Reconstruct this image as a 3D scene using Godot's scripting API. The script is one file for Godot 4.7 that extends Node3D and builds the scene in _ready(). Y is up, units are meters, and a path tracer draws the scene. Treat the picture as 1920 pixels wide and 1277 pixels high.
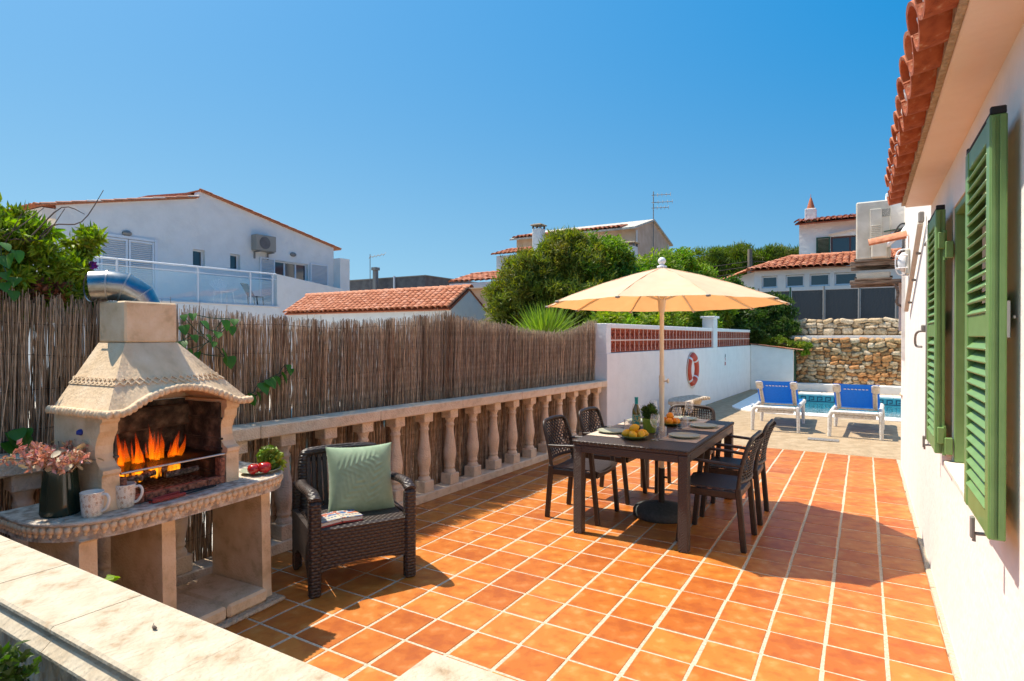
extends Node3D
# A tiled terrace with a masonry barbecue, a dining table under a parasol and a pool behind.
# Metres; x to the right, y up, the house wall runs along -z. v(x, y, d) takes d as metres into the picture.

var rng := RandomNumberGenerator.new()
var M := {}
var names := {}
const CAMERA_HEIGHT := 1.56
const YAW := 0.5388
const TILE := 0.2659

func v(x: float, y: float, d: float) -> Vector3:
	return Vector3(x, y, -d)

func _ready():
	rng.seed = 7
	set_camera()
	set_light()
	make_materials()
	build_ground()
	build_house()
	build_balustrade()
	build_brushwood()
	build_pool_walls()
	build_neighbours()
	build_vegetation()
	build_parapet()
	build_barbecue()
	build_barbecue_things()
	build_armchair()
	build_dining()
	build_table_things()
	build_pool_furniture()

func set_camera():
	var cam := Camera3D.new()
	cam.name = "camera"
	cam.fov = 60.04
	cam.near = 0.05
	cam.far = 600.0
	cam.position = Vector3(0, CAMERA_HEIGHT, 0)
	cam.rotation = Vector3(-0.0059, YAW, 0)
	cam.current = true
	add_child(cam)

func set_light():
	var e := Environment.new()
	e.background_mode = Environment.BG_SKY
	var sm := PanoramaSkyMaterial.new()
	sm.panorama = clear_sky(Vector3(-4.6, 8.85, 0.28).normalized())
	sm.energy_multiplier = 1.0
	var sky := Sky.new()
	sky.sky_material = sm
	e.sky = sky
	e.tonemap_mode = Environment.TONE_MAPPER_LINEAR
	e.tonemap_exposure = 1.4
	e.sdfgi_enabled = true
	e.ssao_enabled = true
	e.ssil_enabled = true
	var we := WorldEnvironment.new()
	we.name = "world_environment"
	we.environment = e
	add_child(we)
	var sun := DirectionalLight3D.new()
	sun.name = "sun"
	sun.light_energy = 1.6
	sun.light_color = Color(1.0, 0.955, 0.88)
	sun.light_angular_distance = 0.5
	sun.shadow_enabled = true
	add_child(sun)
	sun.look_at_from_position(Vector3(-4.6, 8.85, 0.28), Vector3.ZERO)

# clear air: pale at the horizon, deepest a right angle away from the sun
func clear_sky(sun: Vector3) -> ImageTexture:
	var w := 512; var h := 256
	var im := Image.create(w, h, false, Image.FORMAT_RGBF)
	var top := Vector3(0.0, 0.205, 0.525); var low := Vector3(0.36, 0.585, 0.685)
	for j in h:
		var y := cos(PI * (j + 0.5) / h)
		var base := top.lerp(low, pow(1.0 - maxf(y, 0.0), 3.3))
		for i in w:
			var a := TAU * (i + 0.5) / w
			var r := sqrt(1.0 - y * y)
			var s := Vector3(sin(a) * r, y, -cos(a) * r).dot(sun)
			var c := base + Vector3(0.24, 0.27, 0.22) * (clampf(s, -0.2, 1.0) - 0.50) + Vector3.ONE * 1.5 * pow(maxf(s, 0.0), 16.0)
			if y < 0.0:
				c = c.lerp(Vector3(0.22, 0.19, 0.15), clampf(-y * 6.0, 0.0, 1.0))
			im.set_pixel(i, j, Color(maxf(c.x, 0.002), maxf(c.y, 0.01), maxf(c.z, 0.02)))
	return ImageTexture.create_from_image(im)

# ---------------------------------------------------------------- naming
func numbered(called: String) -> String:
	var n: int = names.get(called, 0)
	names[called] = n + 1
	return called if n == 0 else "%s_%03d" % [called, n]

func tag(o: Node, label: String, category: String, group := "") -> Node:
	o.set_meta("label", label)
	o.set_meta("category", category)
	if group:
		o.set_meta("group", group)
	return o

func thing(called: String, label: String, category: String, at := Vector3.ZERO, turn := 0.0, group := "") -> Node3D:
	var o := Node3D.new()
	o.name = numbered(called)
	add_child(o)
	o.position = at
	o.rotation.y = turn
	return tag(o, label, category, group)

func copy_of(root: Node3D, label: String, at: Vector3, turn := 0.0, group := "") -> Node3D:
	var r: Node3D = root.duplicate()
	var base := String(root.name)
	r.name = numbered(base)
	add_child(r)
	r.position = at
	r.rotation.y = turn
	r.set_meta("label", label)
	if group:
		r.set_meta("group", group)
	return r

func put(called: String, mesh: Mesh, m: Material, parent: Node, at := Vector3.ZERO, turn := Vector3.ZERO, size := Vector3.ONE) -> MeshInstance3D:
	var o := MeshInstance3D.new()
	o.mesh = mesh
	o.material_override = m
	o.position = at
	o.rotation = turn
	o.scale = size
	if parent == self:
		o.name = numbered(called)
		add_child(o)
	else:
		o.name = called
		parent.add_child(o, true)
	return o

func obj(called: String, st: SurfaceTool, m: Material, parent: Node = self) -> MeshInstance3D:
	return put(called, fin(st), m, parent)

func structure(called: String, st: SurfaceTool, m: Material, parent: Node = self) -> MeshInstance3D:
	var o := obj(called, st, m, parent)
	if parent == self:
		o.set_meta("kind", "structure")
	return o

func stuff(o: Node) -> Node:
	o.set_meta("kind", "stuff")
	return o

# ---------------------------------------------------------------- shapes
func ST(smooth := false) -> SurfaceTool:
	var st := SurfaceTool.new()
	st.begin(Mesh.PRIMITIVE_TRIANGLES)
	st.set_smooth_group(0 if smooth else -1)
	return st

func fin(st: SurfaceTool) -> ArrayMesh:
	st.generate_normals()
	return st.commit()

func tri(st: SurfaceTool, a: Vector3, b: Vector3, c: Vector3, out: Vector3):
	if (a - c).cross(a - b).dot(out) < 0.0:
		st.add_vertex(a); st.add_vertex(c); st.add_vertex(b)
	else:
		st.add_vertex(a); st.add_vertex(b); st.add_vertex(c)

func quad(st: SurfaceTool, a: Vector3, b: Vector3, c: Vector3, d: Vector3, out: Vector3):
	if (a - c).cross(a - b).dot(out) + (a - d).cross(a - c).dot(out) < 0.0:
		st.add_vertex(a); st.add_vertex(c); st.add_vertex(b)
		st.add_vertex(a); st.add_vertex(d); st.add_vertex(c)
	else:
		st.add_vertex(a); st.add_vertex(b); st.add_vertex(c)
		st.add_vertex(a); st.add_vertex(c); st.add_vertex(d)

# a box with chamfered edges, c = width of the chamfer
func box(st: SurfaceTool, at: Vector3, size: Vector3, c := 0.0, turn := Basis.IDENTITY):
	var h := size * 0.5
	st.set_smooth_group(-1)
	if c <= 0.0:
		for ax in 3:
			for s in [-1.0, 1.0]:
				var n := Vector3.ZERO; n[ax] = s
				var p := []
				for k in [[-1, -1], [1, -1], [1, 1], [-1, 1]]:
					var q := Vector3.ZERO
					q[ax] = s * h[ax]
					q[(ax + 1) % 3] = k[0] * h[(ax + 1) % 3]
					q[(ax + 2) % 3] = k[1] * h[(ax + 2) % 3]
					p.append(at + turn * q)
				quad(st, p[0], p[1], p[2], p[3], turn * n)
		return
	for ax in 3:
		var b := (ax + 1) % 3
		var g := (ax + 2) % 3
		for s in [-1.0, 1.0]:
			var n := Vector3.ZERO; n[ax] = s
			var p := []
			for k in [[-1, -1], [1, -1], [1, 1], [-1, 1]]:
				var q := Vector3.ZERO
				q[ax] = s * h[ax]
				q[b] = k[0] * (h[b] - c)
				q[g] = k[1] * (h[g] - c)
				p.append(at + turn * q)
			quad(st, p[0], p[1], p[2], p[3], turn * n)
			# the chamfer between face (ax, s) and face (b, t)
			for t in [-1.0, 1.0]:
				var e := []
				for k in [-1.0, 1.0]:
					var q1 := Vector3.ZERO; q1[ax] = s * h[ax]; q1[b] = t * (h[b] - c); q1[g] = k * (h[g] - c)
					var q2 := Vector3.ZERO; q2[ax] = s * (h[ax] - c); q2[b] = t * h[b]; q2[g] = k * (h[g] - c)
					e.append([at + turn * q1, at + turn * q2])
				var m := Vector3.ZERO; m[ax] = s; m[b] = t
				quad(st, e[0][0], e[0][1], e[1][1], e[1][0], turn * m)
	for sx in [-1.0, 1.0]:
		for sy in [-1.0, 1.0]:
			for sz in [-1.0, 1.0]:
				var k := Vector3(sx, sy, sz)
				var a := k * (h - Vector3(0, c, c)); var b2 := k * (h - Vector3(c, 0, c)); var d := k * (h - Vector3(c, c, 0))
				tri(st, at + turn * a, at + turn * b2, at + turn * d, turn * k)

func box_mesh(size: Vector3, c := 0.0, at := Vector3.ZERO) -> ArrayMesh:
	var st := ST()
	box(st, at, size, c)
	return fin(st)

# a bar of rectangular section between two points; up gives the direction of its height
func bar(st: SurfaceTool, a: Vector3, b: Vector3, w: float, h: float, up := Vector3.UP, c := 0.0):
	var d := (b - a).normalized()
	var side := d.cross(up)
	if side.length() < 0.001:
		side = d.cross(Vector3.RIGHT)
	side = side.normalized()
	var top := side.cross(d).normalized()
	box(st, (a + b) * 0.5, Vector3(w, h, a.distance_to(b)), c, Basis(side, top, d if side.cross(top).dot(d) > 0 else -d))

# a round tube through points; radius may be one number or one per point
func tube(st: SurfaceTool, pts: Array, radius, sides := 8, caps := true, closed := false, flat_y := 1.0):
	var n := pts.size()
	var rings := []
	var t0: Vector3 = (pts[1] - pts[0]).normalized()
	var nrm := t0.cross(Vector3.UP)
	if nrm.length() < 0.05:
		nrm = t0.cross(Vector3.RIGHT)
	nrm = nrm.normalized()
	for i in n:
		var t: Vector3
		if closed:
			t = (pts[(i + 1) % n] - pts[(i + n - 1) % n]).normalized()
		else:
			t = (pts[mini(i + 1, n - 1)] - pts[maxi(i - 1, 0)]).normalized()
		nrm = (nrm - t * nrm.dot(t)).normalized()
		var bi := t.cross(nrm)
		var r: float = radius[i] if radius is Array or radius is PackedFloat32Array else radius
		var ring := []
		for j in sides:
			var a := TAU * j / sides
			ring.append(pts[i] + nrm * cos(a) * r + bi * sin(a) * r * flat_y)
		rings.append(ring)
	st.set_smooth_group(0)
	var last := n if closed else n - 1
	for i in last:
		var A: Array = rings[i]; var B: Array = rings[(i + 1) % n]
		var mid: Vector3 = (pts[i] + pts[(i + 1) % n]) * 0.5
		for j in sides:
			var k := (j + 1) % sides
			quad(st, A[j], A[k], B[k], B[j], (A[j] + A[k] + B[j] + B[k]) * 0.25 - mid)
	if caps and not closed:
		st.set_smooth_group(-1)
		for j in range(1, sides - 1):
			tri(st, rings[0][0], rings[0][j], rings[0][j + 1], pts[0] - pts[1])
			tri(st, rings[n - 1][0], rings[n - 1][j], rings[n - 1][j + 1], pts[n - 1] - pts[n - 2])
	st.set_smooth_group(0)

# a turned shape: profile of Vector2(radius, height); sharp = profile points where the surface breaks
func lathe(st: SurfaceTool, profile: Array, sides := 20, at := Vector3.ZERO, square := false, inward := false, closed_ends := true):
	var n := profile.size()
	st.set_smooth_group(-1 if square else 0)
	for i in n - 1:
		var a: Vector2 = profile[i]; var b: Vector2 = profile[i + 1]
		if a.distance_to(b) < 0.00001:
			continue
		var e := b - a
		for j in sides:
			var f := TAU * j / sides; var g := TAU * (j + 1) / sides
			var h := (f + g) * 0.5
			var c1 := Vector3(cos(f), 0, sin(f)); var c2 := Vector3(cos(g), 0, sin(g))
			var out := Vector3(cos(h) * e.y, -e.x, sin(h) * e.y)
			if inward:
				out = -out
			quad(st, at + c1 * a.x + Vector3(0, a.y, 0), at + c2 * a.x + Vector3(0, a.y, 0), at + c2 * b.x + Vector3(0, b.y, 0), at + c1 * b.x + Vector3(0, b.y, 0), out)
	if closed_ends:
		pass
	st.set_smooth_group(0)

func lathe_mesh(profile: Array, sides := 20) -> ArrayMesh:
	var st := ST(true)
	lathe(st, profile, sides)
	return fin(st)

# a polygon in the xy plane pushed along z from z0 to z1 (or put through turn and at)
func prism(st: SurfaceTool, poly: PackedVector2Array, z0: float, z1: float, at := Vector3.ZERO, turn := Basis.IDENTITY, smooth_side := false):
	var idx := Geometry2D.triangulate_polygon(poly)
	st.set_smooth_group(-1)
	for s in [[z0, -1.0], [z1, 1.0]]:
		for i in range(0, idx.size(), 3):
			var p := []
			for k in 3:
				var q := poly[idx[i + k]]
				p.append(at + turn * Vector3(q.x, q.y, s[0]))
			tri(st, p[0], p[1], p[2], turn * Vector3(0, 0, s[1] * signf(z1 - z0)))
	if smooth_side:
		st.set_smooth_group(1)
	var area := 0.0
	for i in poly.size():
		var a := poly[i]; var b := poly[(i + 1) % poly.size()]
		area += a.x * b.y - b.x * a.y
	for i in poly.size():
		var a := poly[i]; var b := poly[(i + 1) % poly.size()]
		var e := b - a
		var out := Vector3(e.y, -e.x, 0) * signf(area)
		quad(st, at + turn * Vector3(a.x, a.y, z0), at + turn * Vector3(b.x, b.y, z0), at + turn * Vector3(b.x, b.y, z1), at + turn * Vector3(a.x, a.y, z1), turn * out)
	st.set_smooth_group(0)

func ellipsoid(st: SurfaceTool, at: Vector3, r: Vector3, rows := 8, cols := 12, wobble := 0.0, turn := Basis.IDENTITY):
	st.set_smooth_group(0)
	var g := []
	for i in rows + 1:
		var row := []
		var th := PI * i / rows
		for j in cols:
			var ph := TAU * j / cols
			var k := 1.0 + (rng.randf_range(-wobble, wobble) if i > 0 and i < rows else 0.0)
			row.append(at + turn * (Vector3(sin(th) * cos(ph), cos(th), sin(th) * sin(ph)) * r * k))
		g.append(row)
	for i in rows:
		for j in cols:
			var k := (j + 1) % cols
			var mid: Vector3 = (g[i][j] + g[i + 1][k]) * 0.5 - at
			if i == 0:
				tri(st, g[0][0], g[1][j], g[1][k], mid)
			elif i == rows - 1:
				tri(st, g[i][j], g[i][k], g[rows][0], mid)
			else:
				quad(st, g[i][j], g[i][k], g[i + 1][k], g[i + 1][j], mid)

# an open sheet over a grid, with a thickness
func sheet(st: SurfaceTool, nu: int, nv: int, f: Callable, thick: float):
	var top := []; var bot := []
	for i in nu + 1:
		var r := []
		for j in nv + 1:
			r.append(f.call(float(i) / nu, float(j) / nv))
		top.append(r)
	for i in nu + 1:
		var r := []
		for j in nv + 1:
			var du: Vector3 = top[mini(i + 1, nu)][j] - top[maxi(i - 1, 0)][j]
			var dv: Vector3 = top[i][mini(j + 1, nv)] - top[i][maxi(j - 1, 0)]
			r.append(top[i][j] - dv.cross(du).normalized() * thick)
		bot.append(r)
	st.set_smooth_group(0)
	for i in nu:
		for j in nv:
			var n: Vector3 = top[i][j] - bot[i][j]
			quad(st, top[i][j], top[i + 1][j], top[i + 1][j + 1], top[i][j + 1], n)
	if thick < 0.0005:      # woven cloth, one layer that light shines through
		return
	st.set_smooth_group(1)
	for i in nu:
		for j in nv:
			var n: Vector3 = top[i][j] - bot[i][j]
			quad(st, bot[i][j], bot[i + 1][j], bot[i + 1][j + 1], bot[i][j + 1], -n)
	st.set_smooth_group(-1)
	for i in nu:
		for j in [0, nv]:
			var out: Vector3 = top[i][j] - top[i][1 if j == 0 else nv - 1]
			quad(st, top[i][j], top[i + 1][j], bot[i + 1][j], bot[i][j], out)
	for j in nv:
		for i in [0, nu]:
			var out: Vector3 = top[i][j] - top[1 if i == 0 else nu - 1][j]
			quad(st, top[i][j], top[i][j + 1], bot[i][j + 1], bot[i][j], out)
	st.set_smooth_group(0)

func multi(called: String, mesh: Mesh, m: Material, places: Array, colours: Array, parent: Node) -> MultiMeshInstance3D:
	var mm := MultiMesh.new()
	mm.transform_format = MultiMesh.TRANSFORM_3D
	mm.use_colors = colours.size() > 0
	mm.mesh = mesh
	mm.instance_count = places.size()
	for i in places.size():
		mm.set_instance_transform(i, places[i])
		if colours.size() > 0:
			mm.set_instance_color(i, colours[i])
	var o := MultiMeshInstance3D.new()
	o.multimesh = mm
	o.set_meta("kind", "stuff")
	o.material_override = m
	if parent == self:
		o.name = numbered(called)
		add_child(o)
	else:
		o.name = called
		parent.add_child(o, true)
	return o

func rand_dir() -> Vector3:
	var a := rng.randf() * TAU
	var y := rng.randf_range(-1.0, 1.0)
	var r := sqrt(1.0 - y * y)
	return Vector3(r * cos(a), y, r * sin(a))

func arc(centre: Vector2, r: float, a0: float, a1: float, n: int) -> PackedVector2Array:
	var p := PackedVector2Array()
	for i in n + 1:
		var a := lerpf(a0, a1, float(i) / n)
		p.append(centre + Vector2(cos(a), sin(a)) * r)
	return p

func bez(pts: Array, n: int) -> Array:
	# Catmull-Rom through the points
	var out := []
	for i in pts.size() - 1:
		var p0: Vector3 = pts[maxi(i - 1, 0)]; var p1: Vector3 = pts[i]; var p2: Vector3 = pts[i + 1]; var p3: Vector3 = pts[mini(i + 2, pts.size() - 1)]
		for k in n:
			out.append(p1.cubic_interpolate(p2, p0, p3, float(k) / n))
	out.append(pts[-1])
	return out


# ---------------------------------------------------------------- materials
func lin(r: float, g: float, b: float) -> Color:
	return Color(r, g, b).linear_to_srgb()

func noise(freq: float, octaves: int, s: int, kind := FastNoiseLite.TYPE_SIMPLEX_SMOOTH) -> FastNoiseLite:
	var n := FastNoiseLite.new()
	n.noise_type = kind
	n.frequency = freq
	n.fractal_octaves = octaves
	n.fractal_type = FastNoiseLite.FRACTAL_FBM if octaves > 1 else FastNoiseLite.FRACTAL_NONE
	n.seed = s
	return n

# stops: [[place, linear colour], ...]
func ntex(freq: float, octaves: int, s: int, stops: Array, size := 512, kind := FastNoiseLite.TYPE_SIMPLEX_SMOOTH) -> NoiseTexture2D:
	var g := Gradient.new()
	var o := PackedFloat32Array(); var c := PackedColorArray()
	for k in stops:
		o.append(k[0]); c.append(k[1])
	g.offsets = o
	g.colors = c
	var t := NoiseTexture2D.new()
	t.width = size; t.height = size
	t.seamless = true
	t.seamless_blend_skirt = 0.15
	t.noise = noise(freq, octaves, s, kind)
	t.color_ramp = g
	return t

func nnrm(freq: float, octaves: int, s: int, bump := 6.0, size := 512, kind := FastNoiseLite.TYPE_SIMPLEX_SMOOTH) -> NoiseTexture2D:
	var t := NoiseTexture2D.new()
	t.width = size; t.height = size
	t.seamless = true
	t.seamless_blend_skirt = 0.15
	t.as_normal_map = true
	t.bump_strength = bump
	t.noise = noise(freq, octaves, s, kind)
	return t

func mat(called: String, colour: Color, rough: float, o := {}) -> StandardMaterial3D:
	var m := StandardMaterial3D.new()
	m.resource_name = called
	m.albedo_color = colour
	m.roughness = rough
	m.metallic = o.get("metal", 0.0)
	m.metallic_specular = o.get("spec", 0.5)
	if o.has("tex"):
		m.albedo_texture = o.tex
	if o.has("nrm"):
		m.normal_enabled = true
		m.normal_texture = o.nrm
		m.normal_scale = o.get("nscale", 1.0)
	if o.has("detail"):
		m.detail_enabled = true
		m.detail_albedo = o.detail
		m.detail_blend_mode = BaseMaterial3D.BLEND_MODE_MUL
	if o.has("scale"):
		m.uv1_triplanar = true
		m.uv1_world_triplanar = o.get("world", true)
		m.uv1_scale = o.scale if o.scale is Vector3 else Vector3.ONE * float(o.scale)
	if o.get("vcol", false):
		m.vertex_color_use_as_albedo = true
	if o.has("clear"):
		m.clearcoat_enabled = true
		m.clearcoat = o.clear
		m.clearcoat_roughness = o.get("clear_rough", 0.3)
	if o.has("backlight"):
		m.backlight_enabled = true
		m.backlight = o.backlight
	m.cull_mode = BaseMaterial3D.CULL_DISABLED
	return m

func glass(called: String, colour: Color, alpha: float) -> StandardMaterial3D:
	var m := StandardMaterial3D.new()
	m.resource_name = called
	m.albedo_color = Color(colour.r, colour.g, colour.b, alpha)
	m.transparency = BaseMaterial3D.TRANSPARENCY_ALPHA
	m.roughness = 0.03
	m.metallic_specular = 0.5
	m.cull_mode = BaseMaterial3D.CULL_DISABLED
	return m

# a woven pattern drawn as heights: over-and-under strands
func weave_height(size: int, nx: int, ny: int, style: int) -> Image:
	var im := Image.create(size, size, false, Image.FORMAT_L8)
	for y in size:
		for x in size:
			var fx := float(x) / size * nx; var fy := float(y) / size * ny
			var ix := int(fx); var iy := int(fy)
			var ux := fx - ix - 0.5; var uy := fy - iy - 0.5
			var h := 0.0
			if style == 0:      # basket: strands along x pass over and under upright canes
				var over := 1.0 if (ix + iy) % 2 == 0 else -1.0
				var strand := sqrt(maxf(0.0, 1.0 - pow(uy * 2.05, 2.0)))
				h = strand * (0.62 + 0.38 * over * cos(ux * PI))
			else:               # plain round strands along y with fine ticks
				var strand := sqrt(maxf(0.0, 1.0 - pow(ux * 2.05, 2.0)))
				h = strand * (0.8 + 0.2 * cos(uy * TAU))
			im.set_pixel(x, y, Color(h, h, h))
	return im

func weave_normal(size: int, nx: int, ny: int, style: int, bump: float) -> ImageTexture:
	var h := weave_height(size, nx, ny, style)
	h.convert(Image.FORMAT_RGBA8)
	h.bump_map_to_normal_map(bump)
	return ImageTexture.create_from_image(h)

func make_materials():
	var W := Color.WHITE
	# terracotta: three firings of the same clay, cloudy
	var clay_nrm := nnrm(0.012, 4, 3, 3.0)
	var k := 0
	for c in [[0.49, 0.155, 0.024], [0.44, 0.130, 0.020], [0.52, 0.178, 0.032], [0.41, 0.115, 0.020], [0.50, 0.165, 0.028], [0.46, 0.148, 0.027]]:
		var a := lin(c[0] * 0.90, c[1] * 0.82, c[2] * 0.80); var b := lin(c[0], c[1], c[2]); var d := lin(c[0] * 1.06, c[1] * 1.18, c[2] * 1.4)
		M["tile%d" % k] = mat("terracotta", W, 0.42, {tex = ntex(0.006, 5, 20 + k, [[0.16, lin(c[0] * 0.84, c[1] * 0.75, c[2] * 0.8)], [0.30, a], [0.45, b], [0.60, b], [0.74, d], [0.92, lin(c[0] * 1.1, c[1] * 1.5, c[2] * 2.6)]]), nrm = clay_nrm, nscale = 0.45, scale = 1.9, world = false, spec = 0.42})
		M["tile%d" % k].uv1_offset = Vector3(0.17 * k, 0.0, 0.31 * k)
		k += 1
	M.grout = mat("grout", W, 0.9, {tex = ntex(0.03, 4, 31, [[0.2, lin(0.40, 0.32, 0.23)], [0.45, lin(0.50, 0.41, 0.30)], [0.8, lin(0.56, 0.47, 0.355)]]), nrm = nnrm(0.05, 3, 32, 3.0), scale = 2.6})
	M.deck = mat("stamped_concrete", W, 0.8, {tex = ntex(0.012, 5, 33, [[0.2, lin(0.33, 0.235, 0.135)], [0.5, lin(0.38, 0.275, 0.165)], [0.8, lin(0.43, 0.32, 0.20)]]), nrm = nnrm(0.03, 4, 34, 6.0), scale = 0.7, nscale = 0.6})
	M.earth = mat("dry_earth", W, 0.95, {tex = ntex(0.02, 5, 35, [[0.2, lin(0.12, 0.09, 0.05)], [0.5, lin(0.22, 0.17, 0.11)], [0.8, lin(0.30, 0.25, 0.16)]]), scale = 0.3})
	M.paving = mat("pale_paving", W, 0.85, {tex = ntex(0.02, 4, 36, [[0.2, lin(0.40, 0.36, 0.30)], [0.8, lin(0.60, 0.56, 0.48)]]), scale = 0.4})
	# plaster and paint
	var plaster := nnrm(0.03, 4, 40, 5.0)
	M.white = mat("white_plaster", W, 0.85, {tex = ntex(0.006, 5, 41, [[0.15, lin(0.81, 0.78, 0.74)], [0.5, lin(0.84, 0.81, 0.77)], [0.85, lin(0.86, 0.83, 0.79)]]), nrm = plaster, nscale = 0.2, scale = 1.0})
	M.far_white = mat("limewash", W, 0.9, {tex = ntex(0.01, 5, 42, [[0.15, lin(0.76, 0.725, 0.68)], [0.5, lin(0.79, 0.76, 0.715)], [0.85, lin(0.81, 0.78, 0.74)]]), nrm = plaster, nscale = 0.3, scale = 0.25})
	M.soffit = mat("peach_plaster", W, 0.85, {tex = ntex(0.006, 5, 43, [[0.15, lin(0.80, 0.67, 0.56)], [0.5, lin(0.83, 0.70, 0.59)], [0.85, lin(0.84, 0.72, 0.62)]]), nrm = plaster, nscale = 0.3, scale = 1.0})
	M.peach_wall = mat("ochre_plaster", W, 0.9, {tex = ntex(0.01, 4, 44, [[0.2, lin(0.58, 0.40, 0.27)], [0.8, lin(0.66, 0.48, 0.34)]]), scale = 0.3})
	M.grey_render = mat("grey_render", W, 0.9, {tex = ntex(0.02, 4, 45, [[0.2, lin(0.11, 0.10, 0.10)], [0.8, lin(0.16, 0.15, 0.145)]]), scale = 0.2})
	M.mortar = mat("mortar", W, 0.95, {tex = ntex(0.03, 4, 46, [[0.2, lin(0.36, 0.27, 0.18)], [0.8, lin(0.52, 0.42, 0.31)]]), nrm = nnrm(0.04, 3, 47, 10.0), scale = 1.5})
	# cast stone: the barbecue and the balustrade
	var grit := nnrm(0.06, 4, 50, 9.0)
	M.cast = mat("cast_stone", W, 0.9, {tex = ntex(0.008, 6, 51, [[0.12, lin(0.54, 0.375, 0.22)], [0.36, lin(0.67, 0.485, 0.30)], [0.6, lin(0.71, 0.525, 0.34)], [0.88, lin(0.75, 0.58, 0.40)]]), nrm = grit, nscale = 0.3, scale = 1.7})
	M.baluster = mat("pink_cast_stone", W, 0.9, {tex = ntex(0.009, 6, 52, [[0.10, lin(0.60, 0.45, 0.30)], [0.35, lin(0.71, 0.55, 0.385)], [0.65, lin(0.75, 0.59, 0.42)], [0.9, lin(0.78, 0.63, 0.47)]]), nrm = grit, nscale = 0.5, scale = 1.7})
	M.rail_top = mat("lichened_cast_stone", W, 0.95, {tex = ntex(0.02, 6, 53, [[0.22, lin(0.40, 0.31, 0.21)], [0.38, lin(0.66, 0.51, 0.355)], [0.7, lin(0.73, 0.575, 0.41)]]), nrm = grit, nscale = 0.7, scale = 1.2})
	M.counter = mat("worn_counter", W, 0.85, {tex = ntex(0.016, 6, 54, [[0.22, lin(0.30, 0.23, 0.17)], [0.42, lin(0.46, 0.37, 0.28)], [0.6, lin(0.56, 0.47, 0.37)], [0.8, lin(0.66, 0.57, 0.46)]]), nrm = grit, nscale = 0.6, scale = 1.8})
	M.coping = mat("pale_limestone", W, 0.9, {tex = ntex(0.014, 8, 55, [[0.14, lin(0.36, 0.26, 0.165)], [0.28, lin(0.44, 0.355, 0.25)], [0.5, lin(0.485, 0.405, 0.295)], [0.8, lin(0.52, 0.445, 0.335)]]), nrm = grit, nscale = 0.35, scale = 1.5})
	M.soot = mat("sooty_firebrick", W, 0.95, {tex = ntex(0.010, 5, 56, [[0.25, lin(0.018, 0.015, 0.012)], [0.50, lin(0.05, 0.040, 0.030)], [0.70, lin(0.10, 0.078, 0.056)], [0.92, lin(0.20, 0.155, 0.11)]]), nrm = grit, nscale = 0.5, scale = 1.6})
	M.ash = mat("ash", W, 1.0, {tex = ntex(0.03, 5, 57, [[0.3, lin(0.02, 0.018, 0.016)], [0.55, lin(0.10, 0.09, 0.08)], [0.8, lin(0.26, 0.24, 0.22)]]), nrm = nnrm(0.03, 5, 58, 16.0), scale = 2.5})
	M.firebrick = mat("firebrick", W, 0.9, {tex = ntex(0.02, 5, 59, [[0.25, lin(0.08, 0.04, 0.03)], [0.5, lin(0.28, 0.10, 0.055)], [0.8, lin(0.40, 0.17, 0.10)]]), nrm = grit, nscale = 0.7, scale = 3.0})
	# roofs
	k = 0
	for c in [[0.44, 0.135, 0.055], [0.50, 0.17, 0.075], [0.40, 0.115, 0.05], [0.54, 0.21, 0.11]]:
		M["roof%d" % k] = mat("roof_clay", W, 0.85, {tex = ntex(0.02, 5, 60 + k, [[0.15, lin(c[0] * 0.6, c[1] * 0.6, c[2] * 0.6)], [0.45, lin(c[0], c[1], c[2])], [0.8, lin(c[0] * 1.2, c[1] * 1.4, c[2] * 1.6)]]), nrm = clay_nrm, nscale = 0.5, scale = 1.5})
		k += 1
	M.eave_clay = mat("eave_clay", W, 0.85, {tex = ntex(0.014, 6, 66, [[0.2, lin(0.24, 0.05, 0.018)], [0.45, lin(0.34, 0.08, 0.028)], [0.74, lin(0.40, 0.105, 0.04)], [0.92, lin(0.52, 0.30, 0.19)]]), nrm = grit, nscale = 0.4, scale = 3.0})
	M.lattice = mat("lattice_clay", W, 0.9, {tex = ntex(0.02, 4, 67, [[0.2, lin(0.36, 0.075, 0.035)], [0.8, lin(0.52, 0.14, 0.07)]]), scale = 1.5})
	# stones
	k = 0
	for c in [[0.54, 0.33, 0.155], [0.57, 0.41, 0.24], [0.50, 0.235, 0.085], [0.62, 0.48, 0.32], [0.44, 0.30, 0.17]]:
		M["stone%d" % k] = mat("rubble_stone", W, 0.9, {tex = ntex(0.02, 5, 70 + k, [[0.2, lin(c[0] * 0.55, c[1] * 0.5, c[2] * 0.45)], [0.5, lin(c[0], c[1], c[2])], [0.8, lin(c[0] * 1.15, c[1] * 1.2, c[2] * 1.3)]]), nrm = grit, nscale = 0.9, scale = 1.2})
		k += 1
	# metal and paint
	M.green = mat("green_paint", W, 0.38, {tex = ntex(0.01, 4, 80, [[0.2, lin(0.15, 0.27, 0.085)], [0.8, lin(0.18, 0.31, 0.105)]]), scale = 1.5, spec = 0.45})
	M.dark_green = mat("dark_green_paint", lin(0.02, 0.075, 0.04), 0.5)
	M.flue = mat("steel_flue", W, 0.27, {tex = ntex(0.02, 4, 81, [[0.2, lin(0.26, 0.255, 0.25)], [0.8, lin(0.40, 0.39, 0.38)]]), scale = 3.0, metal = 1.0})
	M.steel = mat("grey_steel", lin(0.38, 0.37, 0.36), 0.4, {metal = 0.8})
	M.dull_metal = mat("dull_metal", lin(0.26, 0.24, 0.22), 0.6, {metal = 0.3})
	M.black_metal = mat("blackened_steel", lin(0.018, 0.016, 0.015), 0.55, {metal = 0.4})
	M.bar_metal = mat("polished_bar", lin(0.55, 0.53, 0.50), 0.35, {metal = 0.9})
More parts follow.
